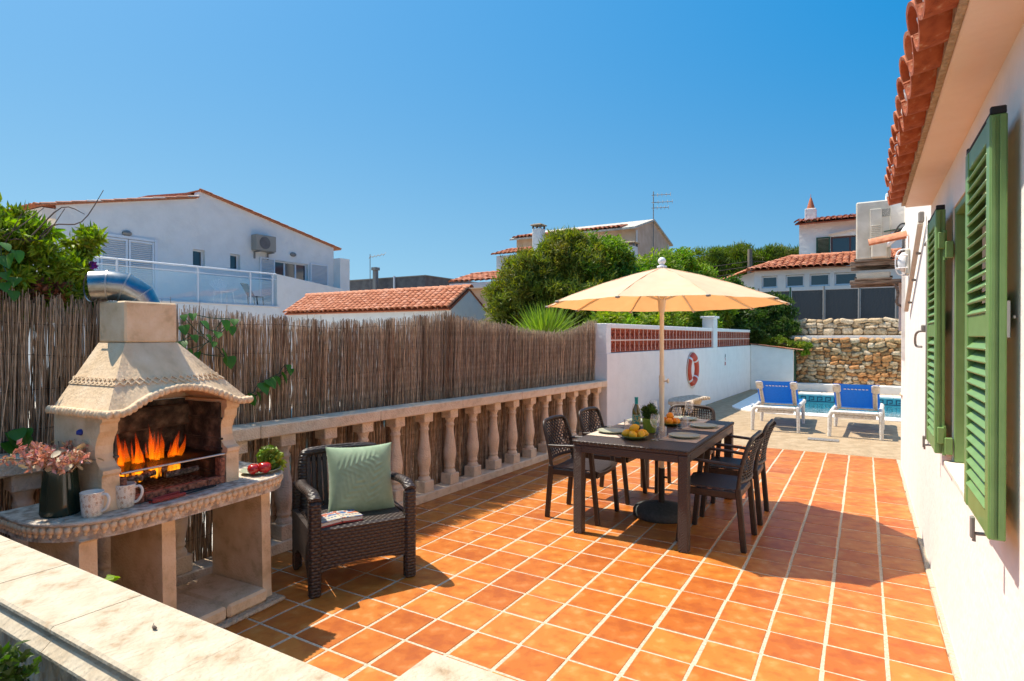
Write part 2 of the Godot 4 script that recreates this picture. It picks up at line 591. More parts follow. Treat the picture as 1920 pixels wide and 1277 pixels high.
	M.rubber = mat("black_rubber", lin(0.012, 0.012, 0.013), 0.7)
	M.wire = mat("rusty_wire", lin(0.05, 0.035, 0.028), 0.8)
	M.white_paint = mat("white_paint", lin(0.74, 0.74, 0.75), 0.5)
	M.ac = mat("ac_casing", W, 0.6, {tex = ntex(0.01, 4, 82, [[0.2, lin(0.50, 0.46, 0.38)], [0.8, lin(0.62, 0.58, 0.50)]]), scale = 1.0})
	M.old_wood = mat("weathered_timber", W, 0.9, {tex = ntex(0.012, 5, 83, [[0.2, lin(0.12, 0.09, 0.07)], [0.8, lin(0.30, 0.24, 0.19)]]), scale = Vector3(1, 6, 6)})
	M.window = mat("window_glass", lin(0.03, 0.04, 0.05), 0.06, {spec = 0.7})
	M.blind = mat("pale_curtain", lin(0.52, 0.40, 0.32), 0.9)
	M.dark_frame = mat("brown_frame", lin(0.11, 0.04, 0.035), 0.5)
	M.screen_net = mat("grey_netting", W, 0.95, {tex = ntex(0.05, 4, 84, [[0.3, lin(0.05, 0.055, 0.06)], [0.7, lin(0.12, 0.125, 0.13)]]), scale = 1.5})
	M.pane = glass("balcony_glass", lin(0.75, 0.88, 0.88), 0.16)
	# wood, cloth, plastic
	M.resin = mat("brown_resin", W, 0.46, {tex = ntex(0.02, 3, 85, [[0.2, lin(0.020, 0.012, 0.009)], [0.8, lin(0.034, 0.021, 0.016)]]), scale = 2.0})
	var wk := weave_normal(256, 8, 8, 0, 7.0)
	M.wicker = mat("resin_wicker", lin(0.036, 0.023, 0.018), 0.42, {nrm = wk, nscale = 1.6, scale = Vector3(6.2, 6.2, 6.2), world = false})
	var wf := weave_normal(256, 8, 8, 0, 6.0)
	M.wicker_fine = mat("fine_resin_wicker", lin(0.042, 0.028, 0.023), 0.42, {nrm = wf, nscale = 1.3, scale = Vector3(11.0, 11.0, 11.0), world = false})
	M.canvas = mat("cream_canvas", W, 0.95, {tex = ntex(0.01, 4, 86, [[0.2, lin(0.84, 0.70, 0.48)], [0.8, lin(0.90, 0.77, 0.55)]]), nrm = nnrm(0.01, 3, 87, 2.0), nscale = 0.3, scale = 1.0, backlight = lin(0.84, 0.44, 0.20)})
	M.cream_pole = mat("cream_pole", lin(0.72, 0.64, 0.50), 0.5)
	M.base_grey = mat("parasol_base", W, 0.75, {tex = ntex(0.03, 4, 88, [[0.2, lin(0.030, 0.035, 0.035)], [0.8, lin(0.06, 0.066, 0.064)]]), scale = 2.0})
	M.sling = mat("blue_sling", W, 0.55, {tex = ntex(0.02, 3, 89, [[0.2, lin(0.010, 0.17, 0.46)], [0.8, lin(0.014, 0.20, 0.53)]]), scale = 2.0, backlight = lin(0.03, 0.32, 0.70)})
	M.lounger = mat("white_plastic", W, 0.5, {tex = ntex(0.02, 5, 90, [[0.2, lin(0.52, 0.46, 0.38)], [0.5, lin(0.70, 0.66, 0.60)], [0.8, lin(0.76, 0.74, 0.70)]]), scale = 2.0})
	M.orange_ring = mat("orange_lifebuoy", W, 0.5, {tex = ntex(0.02, 4, 91, [[0.2, lin(0.50, 0.050, 0.016)], [0.8, lin(0.62, 0.075, 0.026)]]), scale = 3.0})
	# water
	M.pool_tile = mat("pool_lining", W, 0.3, {tex = ntex(0.04, 3, 92, [[0.2, lin(0.03, 0.34, 0.46)], [0.8, lin(0.07, 0.46, 0.56)]]), scale = 1.5})
	M.water = glass("water", lin(0.15, 0.62, 0.72), 0.10)
	M.water.normal_enabled = true
	M.water.normal_texture = nnrm(0.012, 3, 93, 3.0)
	M.water.normal_scale = 0.5
	M.water.uv1_triplanar = true
	M.water.uv1_world_triplanar = true
	M.water.uv1_scale = Vector3.ONE * 0.6
	M.key_tile = mat("dark_blue_tile", lin(0.012, 0.05, 0.10), 0.3)
	M.key_ground = mat("turquoise_tile", lin(0.05, 0.33, 0.42), 0.3)
	# plants
	for a in [["leaf_bush", 0.21, 0.31, 0.016], ["leaf_bright", 0.25, 0.35, 0.014], ["leaf_deep", 0.085, 0.15, 0.018], ["leaf_pine", 0.17, 0.23, 0.024], ["leaf_palm", 0.27, 0.38, 0.03], ["leaf_olive", 0.235, 0.265, 0.030]]:
		M[a[0]] = mat(a[0], lin(a[1], a[2], a[3]), 0.55, {vcol = true, backlight = lin(a[1] / a[2] * 0.9, 0.85, 0.06)})
	M.leaf_vine = mat("vine_leaf", lin(0.075, 0.21, 0.02), 0.5, {vcol = true, backlight = lin(0.35, 0.8, 0.06)})
	M.dry_leaf = mat("dry_leaf", lin(0.20, 0.075, 0.03), 0.8, {vcol = true})
	M.flower = mat("purple_flower", lin(0.18, 0.02, 0.24), 0.6, {vcol = true, backlight = lin(0.12, 0.0, 0.14)})
	M.bark = mat("bark", W, 0.95, {tex = ntex(0.02, 5, 94, [[0.2, lin(0.06, 0.04, 0.03)], [0.8, lin(0.18, 0.13, 0.09)]]), scale = Vector3(4, 1, 4)})
	M.reed = mat("brushwood", Color.WHITE, 0.9, {vcol = true, tex = ntex(0.03, 4, 95, [[0.2, lin(0.55, 0.5, 0.45)], [0.8, lin(1.0, 1.0, 1.0)]], 256), scale = Vector3(9, 2, 9)})
	M.plate = mat("sage_glaze", Color.WHITE, 0.3, {tex = ntex(0.03, 4, 111, [[0.2, lin(0.36, 0.38, 0.26)], [0.8, lin(0.43, 0.45, 0.33)]]), scale = 3.0})
	M.dish = mat("olive_glaze", lin(0.15, 0.19, 0.05), 0.3)
	M.clear = glass("clear_glass", Color.WHITE, 0.05)
	M.book_print = mat("book_art", Color.WHITE, 0.4, {tex = book_art(5), scale = 6.5, world = false})
	M.book_print2 = mat("book_art_back", Color.WHITE, 0.4, {tex = book_art(9), scale = 6.5, world = false})
	M.liner = mat("turquoise_liner", lin(0.02, 0.36, 0.44), 0.5)
	M.verge = mat("pale_verge_clay", lin(0.60, 0.44, 0.35), 0.85)
	M.roof9 = M.verge
	M.ac_old = mat("weathered_casing", lin(0.30, 0.27, 0.23), 0.7)

# ---------------------------------------------------------------- ground, floor, pool
func slab(st: SurfaceTool, x0: float, x1: float, y0: float, y1: float, d0: float, d1: float, c := 0.0):
	box(st, Vector3((x0 + x1) * 0.5, (y0 + y1) * 0.5, -(d0 + d1) * 0.5), Vector3(x1 - x0, y1 - y0, d1 - d0), c)

func build_ground():
	var st := ST()
	box(st, Vector3(0, -2.25, -40), Vector3(500, 1.0, 500))
	structure("ground", st, M.earth)
	# the terrace: a bed of grout, with the tiles laid on it
	st = ST()
	slab(st, -3.80, 0.40, -1.7, -0.0022, 0.70, 8.95)
	var floor_node := structure("terrace_floor", st, M.grout)
	var meshes := []
	for i in 3:
		var s := ST()
		var w := TILE - 0.0165 - 0.0012 * i
		box(s, Vector3.ZERO, Vector3(w, 0.022, w + 0.0040), 0.0028)
		meshes.append(fin(s))
	var list := []
	for i in range(-9, 6):
		for j in range(-6, 24):
			var x := -1.2288 + TILE * (i + 0.5)
			var d := 2.5791 + TILE * (j + 0.5)
			if d > 8.95:
				continue
			var p := v(x, -0.011 + 0.0016 * rng.randf(), d)
			# the nearest that are not under the barbecue or behind the front wall come first
			var far := -sin(YAW) * x + cos(YAW) * d
			list.append([far if far > 2.5 and not (x < -2.95 and d < 2.3) else 1000.0 + far, p])
	list.sort_custom(func(a, b): return a[0] < b[0])
	var rest := [ST(), ST()]
	for n in list.size():
		var p: Vector3 = list[n][1]
		p.x += rng.randf_range(-0.0028, 0.0028); p.z += rng.randf_range(-0.0022, 0.0022)
		var turn := Vector3(rng.randf_range(-0.0025, 0.0025), rng.randf_range(-0.009, 0.009) + PI * (rng.randi() % 2), rng.randf_range(-0.0025, 0.0025))
		var m: int = rng.randi() % 6
		if n < 296:
			put("tile", meshes[rng.randi() % 3], M["tile%d" % m], floor_node, p, turn)
		else:
			box(rest[m % 2], p, Vector3(TILE - 0.0172, 0.022, TILE - 0.0135), 0.0028, Basis.from_euler(turn))
	for k in 2:
		stuff(obj("tile_field", rest[k], M["tile%d" % k], floor_node))
	# the pool deck, in four pieces round the pool
	st = ST()
	slab(st, -4.6, 4.0, -1.7, -0.004, 8.951, 13.32)
	slab(st, -4.6, -2.30, -1.7, -0.004, 13.321, 18.10)
	slab(st, -4.6, 4.0, -1.7, -0.004, 18.101, 19.3)
	structure("pool_deck", st, M.deck)
	# the pool
	var pool := Node3D.new()
	pool.name = "swimming_pool"
	pool.set_meta("kind", "structure")
	add_child(pool)
	st = ST()
	slab(st, -2.30, 4.0, -1.7, -1.3, 13.32, 18.10)
	slab(st, -2.299, -2.25, -1.3, -0.03, 13.321, 18.099)
	slab(st, -2.25, 4.0, -1.3, -0.03, 13.321, 13.37)
	slab(st, -2.25, 4.0, -1.3, -0.03, 18.05, 18.099)
	obj("lining", st, M.pool_tile, pool)
	st = ST()
	slab(st, -2.248, 3.9, -0.232, -0.23, 13.372, 18.048)
	obj("water", st, M.water, pool)
	# coping with a rounded near corner
	var near := 13.0
	for k in 9:
		var x0 := -1.55 + k * 0.55
		st = ST()
		slab(st, x0 + 0.003, x0 + 0.547, -0.03, 0.022, near, 13.40, 0.012)
		obj("coping", st, M.white, pool)
		st = ST()
		slab(st, x0 + 0.003, x0 + 0.547, -0.03, 0.022, 18.02, 18.42, 0.012)
		obj("coping", st, M.white, pool)
	var poly := PackedVector2Array()
	poly.append_array(arc(Vector2(-1.55, -14.0), 1.0, PI, PI * 0.5, 8))
	poly.append_array(arc(Vector2(-1.55, -14.0), 0.62, PI * 0.5, PI, 8))
	st = ST()
	prism(st, poly, -0.03, 0.022, Vector3.ZERO, Basis(Vector3(1, 0, 0), Vector3(0, 0, 1), Vector3(0, 1, 0)))
	obj("coping", st, M.white, pool)
	for k in 7:
		st = ST()
		var d0 := 14.0 + k * 0.575
		slab(st, -2.55, -2.17, -0.03, 0.022, d0 + 0.003, d0 + 0.572, 0.012)
		obj("coping", st, M.white, pool)
	# frieze of key pattern tiles below the far coping
	st = ST()
	slab(st, -2.2, 3.9, -0.225, -0.032, 18.040, 18.049)
	var frieze := obj("tile_frieze", st, M.key_ground, pool)
	st = ST()
	for s in [[0.0, 0.16, 0.0, 0.022], [0.0, 0.022, 0.0, 0.14], [0.0, 0.13, 0.118, 0.14], [0.11, 0.132, 0.045, 0.14], [0.055, 0.132, 0.045, 0.067], [0.16, 0.20, 0.0, 0.022]]:
		box(st, Vector3((s[0] + s[1]) * 0.5, (s[2] + s[3]) * 0.5, 0), Vector3(s[1] - s[0], s[3] - s[2], 0.006))
	var key := fin(st)
	for k in 22:
		put("key_motif", key, M.key_tile, frieze, Vector3(-1.9 + k * 0.20, -0.205, -18.037))
	# drain cover
	st = ST()
	box(st, Vector3.ZERO, Vector3(0.42, 0.012, 0.20), 0.003)
	for k in 9:
		box(st, Vector3(-0.16 + k * 0.04, 0.007, 0), Vector3(0.018, 0.006, 0.15))
	var dr := put("drain_cover", fin(st), M.dull_metal, self, v(-0.53, 0.004, 10.08), Vector3(0, 0.02, 0))
	tag(dr, "flat grey drain cover set into the pool deck behind the sunbeds", "drain cover")
	# the neighbour's garden beyond the brushwood, with a pool
	st = ST()
	slab(st, -60, -9.001, -1.7, -0.3, -6, 40)
	slab(st, -9.0, -4.05, -1.7, -0.3, -6, 8.94)
	structure("neighbour_patio", st, M.paving)
	var pool2 := thing("round_paddling_pool", "round turquoise above-ground pool glimpsed through the brushwood fence", "pool", v(-7.55, -0.3, 6.15))
	st = ST(true)
	lathe(st, [Vector2(1.66, 0.0), Vector2(1.68, 0.02), Vector2(1.68, 0.53)], 48)
	obj("wall", st, M.liner, pool2)
	st = ST(true)
	lathe(st, [Vector2(1.64, 0.53), Vector2(1.64, 0.02), Vector2(0.0, 0.02)], 48)
	obj("liner", st, M.liner, pool2)
	st = ST(true)
	var hoop := []
	for k in 48:
		hoop.append(Vector3(cos(TAU * k / 48.0) * 1.66, 0.55, sin(TAU * k / 48.0) * 1.66))
	tube(st, hoop, 0.035, 8, false, true)
	obj("rim", st, M.white_paint, pool2)
	st = ST(true)
	lathe(st, [Vector2(1.639, 0.43), Vector2(0.0, 0.43)], 48)
	obj("water", st, M.water, pool2)

# ---------------------------------------------------------------- the white house on the right
func louvre_shutter(called_parent: Node3D, at: Vector3, width: float, height: float, turn: float, hinge_side: float):
	# at = lower hinge corner; the leaf runs along local +x
	var s := Node3D.new()
	s.name = "shutter"
	called_parent.add_child(s, true)
	s.position = at
	s.rotation.y = turn
	var t := 0.042
	var stile := 0.055
	for x in [stile * 0.5, width - stile * 0.5]:
		var st := ST()
		box(st, Vector3(x, height * 0.5, 0), Vector3(stile, height, t), 0.003)
		obj("stile", st, M.green, s)
	var rails := [[0.0, 0.075], [height * 0.478, 0.075], [height - 0.065, 0.065]]
	for r in rails:
		var st := ST()
		box(st, Vector3(width * 0.5, r[0] + r[1] * 0.5, 0), Vector3(width - stile * 2.0, r[1], t - 0.006), 0.003)
		obj("rail", st, M.green, s)
	# the grooved channel on the edge
	var g := ST()
	for x in [-0.004, width + 0.004]:
		box(g, Vector3(x, height * 0.5, -t * 0.22), Vector3(0.008, height - 0.01, t * 0.34), 0.001)
		box(g, Vector3(x, height * 0.5, t * 0.30), Vector3(0.008, height - 0.01, t * 0.22), 0.001)
	obj("edge_channel", g, M.green, s)
	var slat := box_mesh(Vector3(width - stile * 2.0 + 0.01, 0.0085, 0.058), 0.002)
	for panel in [[0.075, height * 0.478], [height * 0.478 + 0.075, height - 0.065]]:
		var n := int(round((panel[1] - panel[0]) / 0.0405))
		for k in n:
			var y: float = panel[0] + (k + 0.5) * (panel[1] - panel[0]) / n
			put("slat", slat, M.green, s, Vector3(width * 0.5, y, 0), Vector3(deg_to_rad(-42.0) * hinge_side, 0, 0))
	# black seal along the top, a bolt and a handle
	var st2 := ST()
	box(st2, Vector3(width * 0.5, height + 0.006, 0), Vector3(width, 0.010, t * 0.9), 0.002)
	for x in [0.01, width - 0.01]:
		box(st2, Vector3(x, height + 0.012, 0.0), Vector3(0.018, 0.024, t * 0.9), 0.003)
	obj("seal", st2, M.rubber, s)
	var st3 := ST()
	box(st3, Vector3(width - stile * 0.5, height * 0.52, hinge_side * (t * 0.5 + 0.006)), Vector3(0.014, 0.11, 0.012), 0.002)
	box(st3, Vector3(width - stile * 0.5 - 0.03, height * 0.525, hinge_side * (t * 0.5 + 0.020)), Vector3(0.08, 0.010, 0.008), 0.002)
	obj("handle", st3, M.steel, s)

func build_house():
	var h := thing("white_house", "white plastered house wall with green louvred shutters and clay tiled eave on the right", "house", Vector3.ZERO)
	var wx := 0.384
	var st := ST()
	# wall, in pieces round the window
	slab(st, wx, wx + 0.32, -0.3, 3.1, -2.0, 2.66)
	slab(st, wx, wx + 0.32, -0.3, 0.93, 2.66, 3.70)
	slab(st, wx, wx + 0.32, 2.21, 3.1, 2.66, 3.70)
	slab(st, wx, wx + 0.32, -0.3, 3.1, 3.70, 8.53)
	slab(st, wx + 0.32, 3.2, -0.3, 3.1, 8.23, 8.53)
	slab(st, 3.2, 3.5, -0.3, 3.1, 8.23, 19.0)
	obj("wall", st, M.white, h)
	st = ST()
	slab(st, wx - 0.016, wx + 0.05, 0.86, 0.885, 8.2, 8.531)
	# mortar fillet along the foot of the wall
	for k in 34:
		var d := 1.0 + k * 0.222
		box(st, v(wx - 0.006 - 0.006 * rng.randf(), 0.004 + 0.006 * rng.randf(), d), Vector3(0.026 + 0.012 * rng.randf(), 0.018 + 0.012 * rng.randf(), 0.226), 0.005)
	obj("mortar_fillet", st, M.grout, h)
	# window in its recess
	var win := Node3D.new()
	win.name = "window"
	h.add_child(win)
	st = ST()
	var fx := wx + 0.15
	slab(st, fx, fx + 0.05, 0.932, 2.208, 2.661, 2.73, 0.004)
	slab(st, fx, fx + 0.05, 0.932, 2.208, 3.63, 3.699, 0.004)
	slab(st, fx + 0.002, fx + 0.048, 2.14, 2.207, 2.73, 3.63, 0.004)
	slab(st, fx + 0.002, fx + 0.048, 0.933, 1.0, 2.73, 3.63, 0.004)
	slab(st, fx + 0.004, fx + 0.046, 1.0, 2.14, 3.155, 3.215, 0.004)
	# outer sub-frame against the reveal
	slab(st, wx + 0.005, wx + 0.05, 0.934, 2.206, 3.665, 3.698, 0.003)
	slab(st, wx + 0.005, fx - 0.001, 2.172, 2.206, 2.70, 3.664, 0.003)
	slab(st, wx + 0.005, fx - 0.001, 0.934, 2.206, 2.662, 2.695, 0.003)
	obj("frame", st, M.green, win)
	st = ST()
	slab(st, wx + 0.0505, fx - 0.001, 0.934, 2.170, 3.688, 3.698)
	obj("reveal", st, M.soffit, win)
	st = ST()
	slab(st, fx - 0.012, fx - 0.008, 1.02, 2.13, 2.74, 3.62)
	obj("blind", st, M.blind, win)
	st = ST()
	slab(st, fx + 0.02, fx + 0.026, 1.0, 2.14, 2.73, 3.155)
	slab(st, fx + 0.02, fx + 0.026, 1.0, 2.14, 3.215, 3.63)
	obj("pane", st, M.window, win)
	st = ST()
	slab(st, wx - 0.035, fx - 0.002, 0.900, 0.931, 2.63, 3.73, 0.006)
	obj("sill", st, M.soffit, win)
	# the shutters, folded back beside the window
	louvre_shutter(h, v(0.332, 0.965, 2.665), 0.465, 1.245, PI * -0.5 + 0.004, -1.0)
	louvre_shutter(h, v(0.332, 0.965, 3.70), 0.465, 1.245, PI * 0.5, 1.0)
	# hinges and stays
	for k in [[1.06, 3.69], [2.05, 3.69], [1.06, 2.675], [2.05, 2.675]]:
		st = ST()
		box(st, v(0.335, k[0], k[1]), Vector3(0.03, 0.085, 0.03), 0.004)
		box(st, v(0.366, k[0] - 0.05, k[1] - 0.01), Vector3(0.034, 0.085, 0.03), 0.004)
		tube(st, [v(0.35, k[0] - 0.1, k[1]), v(0.35, k[0] + 0.05, k[1])], 0.008, 8)
		obj("hinge", st, M.green, h)
	for d in [2.40, 4.22]:
		st = ST()
		tube(st, [v(wx + 0.01, 0.93, d), v(wx - 0.075, 0.925, d), v(wx - 0.078, 0.90, d)], 0.006, 6)
		box(st, v(wx - 0.082, 0.945, d), Vector3(0.012, 0.07, 0.022), 0.003)
		obj("shutter_stay", st, M.dull_metal, h)
	# the soffit
	st = ST()
	slab(st, 0.238, wx + 0.1, 2.447, 2.53, -2.0, 4.86, 0.004)
	obj("soffit", st, M.soffit, h)
	st = ST()
	slab(st, 0.216, 0.2375, 2.458, 2.545, -2.0, 4.855)
	obj("soffit_edge", st, M.mortar, h)
	# roof with eave tiles
	var roof := Node3D.new()
	roof.name = "roof"
	h.add_child(roof)
	st = ST()
	var slope := 0.30
	prism(st, PackedVector2Array([Vector2(0.24, 2.60), Vector2(4.5, 2.60 + 4.26 * slope), Vector2(4.5, 2.52 + 4.26 * slope), Vector2(0.24, 2.547)]), 2.0, -4.86)
	obj("roof_slab", st, M.mortar, roof)
	var tz := -4.745
	var chan := barrel_mesh(0.36, 0.096, 0.082, 0.068, 0.014, true)
	var cover := barrel_mesh(0.36, 0.085, 0.105, 0.06, 0.014, false)
	for k in 30:
		var z := tz + k * 0.212
		var o := put("eave_tile", chan, M.eave_clay, roof, Vector3(0.126 + 0.006 * rng.randf(), 2.531, z), Vector3(rng.randf_range(-0.02, 0.02), rng.randf_range(-0.03, 0.03), slope * 0.5))
		o.scale.y = rng.randf_range(0.94, 1.06)
		put("cover_tile", cover, M["roof%d" % (rng.randi() % 4)], roof, Vector3(0.130 + 0.006 * rng.randf(), 2.572, z + 0.106), Vector3(0, rng.randf_range(-0.03, 0.03), slope))
	st = ST()
	for k in 30:
		ellipsoid(st, Vector3(0.168 + 0.01 * rng.randf(), 2.575, tz + k * 0.212 + 0.106), Vector3(0.035, 0.036, 0.085), 5, 8, 0.12)
	obj("white_mortar", st, M.white, roof)
	# things on the far part of the wall
	build_wall_fittings()

# a barrel tile along +x: radius tapers from r0 to r1; hollow below unless channel
func barrel_mesh(length: float, r0: float, r1: float, rise: float, thick: float, channel: bool, seg := 8) -> ArrayMesh:
	var st := ST(true)
	var s := -1.0 if channel else 1.0
	sheet(st, seg, 1, func(a, b):
		var r := lerpf(r0, r1, b)
		var t := lerpf(PI, 0.0, a) if not channel else lerpf(0.0, PI, a)
		return Vector3(b * length, s * sin(t) * rise * (r / maxf(r0, r1)), cos(t) * r), thick)
	return fin(st)

func build_wall_fittings():
	# outdoor air conditioner on timber brackets at the far end of the wall
	var a := thing("air_conditioner", "cream outdoor air conditioner on timber brackets at the far end of the house wall", "air conditioner", v(0.384, 0, 8.16))
	var st := ST()
	box(st, Vector3(-0.30, 2.775, -0.02), Vector3(0.34, 0.66, 0.66), 0.014)
	obj("casing", st, M.ac, a)
	st = ST()
	box(st, Vector3(-0.275, 2.79, 0.316), Vector3(0.115, 0.44, 0.02), 0.004)
	var cover := obj("service_cover", st, M.ac, a)
	st = ST()
	for k in 12:
		box(st, Vector3(-0.275, 2.60 + k * 0.02, 0.329), Vector3(0.095, 0.008, 0.01), 0.002)
	obj("louvre", st, M.ac, cover)
	st = ST()
	box(st, Vector3(-0.175, 2.96, 0.313), Vector3(0.075, 0.085, 0.004))
	obj("rating_label", st, mat("label_print", Color.WHITE, 0.7, {tex = ntex(0.09, 2, 97, [[0.35, lin(0.1, 0.1, 0.09)], [0.6, lin(0.55, 0.52, 0.44)]], 128), scale = 9.0}), a)
	st = ST()
	box(st, Vector3(-0.245, 2.55, 0.36), Vector3(0.15, 0.20, 0.07), 0.012)
	obj("valve_cover", st, M.ac, a)
	for y in [2.40, 2.19]:
		for z in [0.26, -0.26]:
			st = ST()
			box(st, Vector3(-0.27, y, z), Vector3(0.52, 0.045, 0.045), 0.004)
			obj("bracket_arm", st, M.old_wood, a)
		st = ST()
		box(st, Vector3(-0.30, y + 0.032, 0.0), Vector3(0.36, 0.018, 0.62), 0.003)
		obj("shelf_board", st, M.old_wood, a)
		for x in [-0.46, -0.14]:
			st = ST()
			tube(st, [Vector3(x, y + 0.04, 0.24), Vector3(x, y + 0.062, 0.24)], 0.03, 10)
			obj("rubber_foot", st, M.rubber, a)
	st = ST()
	box(st, Vector3(-0.30, 2.265, 0.02), Vector3(0.34, 0.075, 0.5), 0.01)
	obj("base_tray", st, M.ac, a)
	st = ST()
	tube(st, bez([Vector3(-0.10, 2.17, 0.26), Vector3(-0.06, 2.06, 0.26), Vector3(-0.075, 1.95, 0.26), Vector3(-0.02, 1.90, 0.26)], 5), 0.014, 7)
	obj("bracket_strut", st, M.old_wood, a)
	st = ST()
	tube(st, bez([Vector3(-0.18, 2.64, 0.34), Vector3(-0.10, 2.70, 0.38), Vector3(-0.03, 2.76, 0.34), Vector3(0.01, 2.80, 0.3)], 6), 0.012, 6)
	tube(st, bez([Vector3(-0.19, 2.60, 0.34), Vector3(-0.12, 2.68, 0.40), Vector3(-0.05, 2.80, 0.36), Vector3(0.01, 2.82, 0.3)], 6), 0.009, 6)
	tube(st, bez([Vector3(-0.02, 2.56, 0.34), Vector3(-0.06, 2.46, 0.38), Vector3(-0.12, 2.43, 0.34)], 6), 0.008, 6)
	obj("pipe", st, M.rubber, a)
	st = ST()
	tube(st, [Vector3(-0.20, 2.745, 0.33), Vector3(-0.02, 2.765, 0.33), Vector3(0.01, 2.77, 0.3)], 0.007, 6)
	obj("cable", st, M.dark_green, a)
	st = ST()
	tube(st, bez([Vector3(-0.17, 2.58, 0.36), Vector3(-0.09, 2.65, 0.42), Vector3(-0.03, 2.70, 0.40), Vector3(0.005, 2.78, 0.32)], 6), 0.024, 8)
	obj("lagged_pipe", st, M.white_paint, a)
	# white trunking above it
	st = ST()
	box(st, v(0.30, 2.99, 8.05), Vector3(0.19, 0.42, 0.16), 0.006)
	tag(obj("pipe_trunking", st, M.white), "white boxed pipe trunking above the air conditioner under the eave", "trunking")
	# a single roof tile over the lamp
	var t := put("clay_tile", barrel_mesh(0.32, 0.06, 0.075, 0.06, 0.012, false), M.roof3, self, v(0.04, 2.52, 7.2), Vector3(0, 0, 0.16), Vector3(1.05, 1, 1))
	tag(t, "single orange barrel tile fixed to the house wall as a drip cover", "roof tile")
	# bulkhead lamp
	var lamp := thing("bulkhead_lamp", "oval white bulkhead lamp with a wire guard below the air conditioner", "wall lamp", v(0.384, 2.30, 7.0))
	st = ST()
	box(st, Vector3(-0.02, 0, 0), Vector3(0.04, 0.26, 0.15), 0.015)
	obj("backplate", st, M.ac, lamp)
	st = ST(true)
	ellipsoid(st, Vector3(-0.05, 0, 0), Vector3(0.055, 0.10, 0.06), 8, 12)
	obj("diffuser", st, M.white_paint, lamp)
	st = ST()
	for y in [-0.06, 0.06]:
		tube(st, bez([Vector3(-0.02, y, -0.075), Vector3(-0.10, y, -0.06), Vector3(-0.115, y, 0.0), Vector3(-0.10, y, 0.06), Vector3(-0.02, y, 0.075)], 4), 0.006, 6)
	tube(st, bez([Vector3(-0.02, -0.13, 0), Vector3(-0.10, -0.11, 0), Vector3(-0.12, 0.0, 0), Vector3(-0.10, 0.11, 0), Vector3(-0.02, 0.13, 0)], 5), 0.007, 6)
	obj("guard", st, M.white_paint, lamp)
	# folded awning arm, gas pipe and hook
	st = ST()
	bar(st, v(0.352, 2.40, 5.25), v(0.352, 1.82, 6.95), 0.030, 0.036, Vector3.RIGHT, 0.006)
	var arm := tag(obj("awning_arm", st, M.ac), "thin cream folding awning arm slanting across the white wall", "awning arm")
	st = ST()
	box(st, v(0.352, 2.43, 5.2), Vector3(0.036, 0.08, 0.05), 0.008)
	obj("elbow", st, M.dull_metal, arm)
	for d in [5.7, 6.2, 6.7]:
		st = ST()
		box(st, v(0.368, 2.40 - (d - 5.25) * 0.341 - 0.02, d), Vector3(0.03, 0.02, 0.03), 0.004)
		obj("clip", st, M.dull_metal, arm)
	st = ST()
	tube(st, [v(0.372, 2.22, 5.15), v(0.372, 2.22, 4.98), v(0.372, 2.20, 4.96), v(0.372, 0.86, 4.96), v(0.372, 0.85, 5.04)], 0.009, 8)
	tag(obj("thin_pipe", st, M.dull_metal), "thin grey pipe running down the wall behind the far shutter", "pipe")
	st = ST()
	tube(st, bez([v(0.38, 1.60, 5.0), v(0.33, 1.60, 5.02), v(0.315, 1.57, 5.1), v(0.32, 1.50, 5.15), v(0.35, 1.49, 5.1)], 5), 0.008, 7)
	box(st, v(0.36, 1.62, 5.0), Vector3(0.04, 0.05, 0.03), 0.005)
	tag(obj("wall_hook", st, M.dull_metal), "curled metal hook on the white wall beside the far shutter", "hook")
	# pilaster strip and down pipe at the corner
	st = ST()
	slab(st, 0.345, 0.3838, 1.63, 2.2, 8.20, 8.28)
	slab(st, 0.352, 0.3836, 1.30, 2.4, 7.75, 7.80)
	tag(obj("corner_trim", st, M.far_white), "narrow grey white trim strips at the far corner of the house wall", "trim")

# ---------------------------------------------------------------- balustrade and brushwood fence
func bx(d: float) -> float:      # centre line of the balustrade
	return -3.79 + 0.0372 * d

func rail_y(d: float) -> float:  # top of the rail: it drops a little towards the pool
	return 0.965 - 0.0085 * d

func baluster_mesh() -> ArrayMesh:
	var st := ST(true)
	box(st, Vector3(0, 0.055, 0), Vector3(0.135, 0.11, 0.135), 0.006)
	box(st, Vector3(0, 0.725, 0), Vector3(0.125, 0.09, 0.125), 0.006)
	var pr := []
	for k in [[0.060, 0.108], [0.060, 0.125], [0.054, 0.138], [0.044, 0.150], [0.042, 0.158], [0.050, 0.166], [0.052, 0.176], [0.048, 0.186], [0.047, 0.200], [0.053, 0.235], [0.061, 0.275], [0.065, 0.315], [0.063, 0.355], [0.057, 0.405], [0.049, 0.460], [0.043, 0.515], [0.039, 0.565], [0.038, 0.592], [0.045, 0.598], [0.047, 0.608], [0.044, 0.618], [0.039, 0.626], [0.041, 0.645], [0.048, 0.664], [0.054, 0.678], [0.054, 0.682]]:
		pr.append(Vector2(k[0], k[1]))
	lathe(st, pr, 18)
	return fin(st)

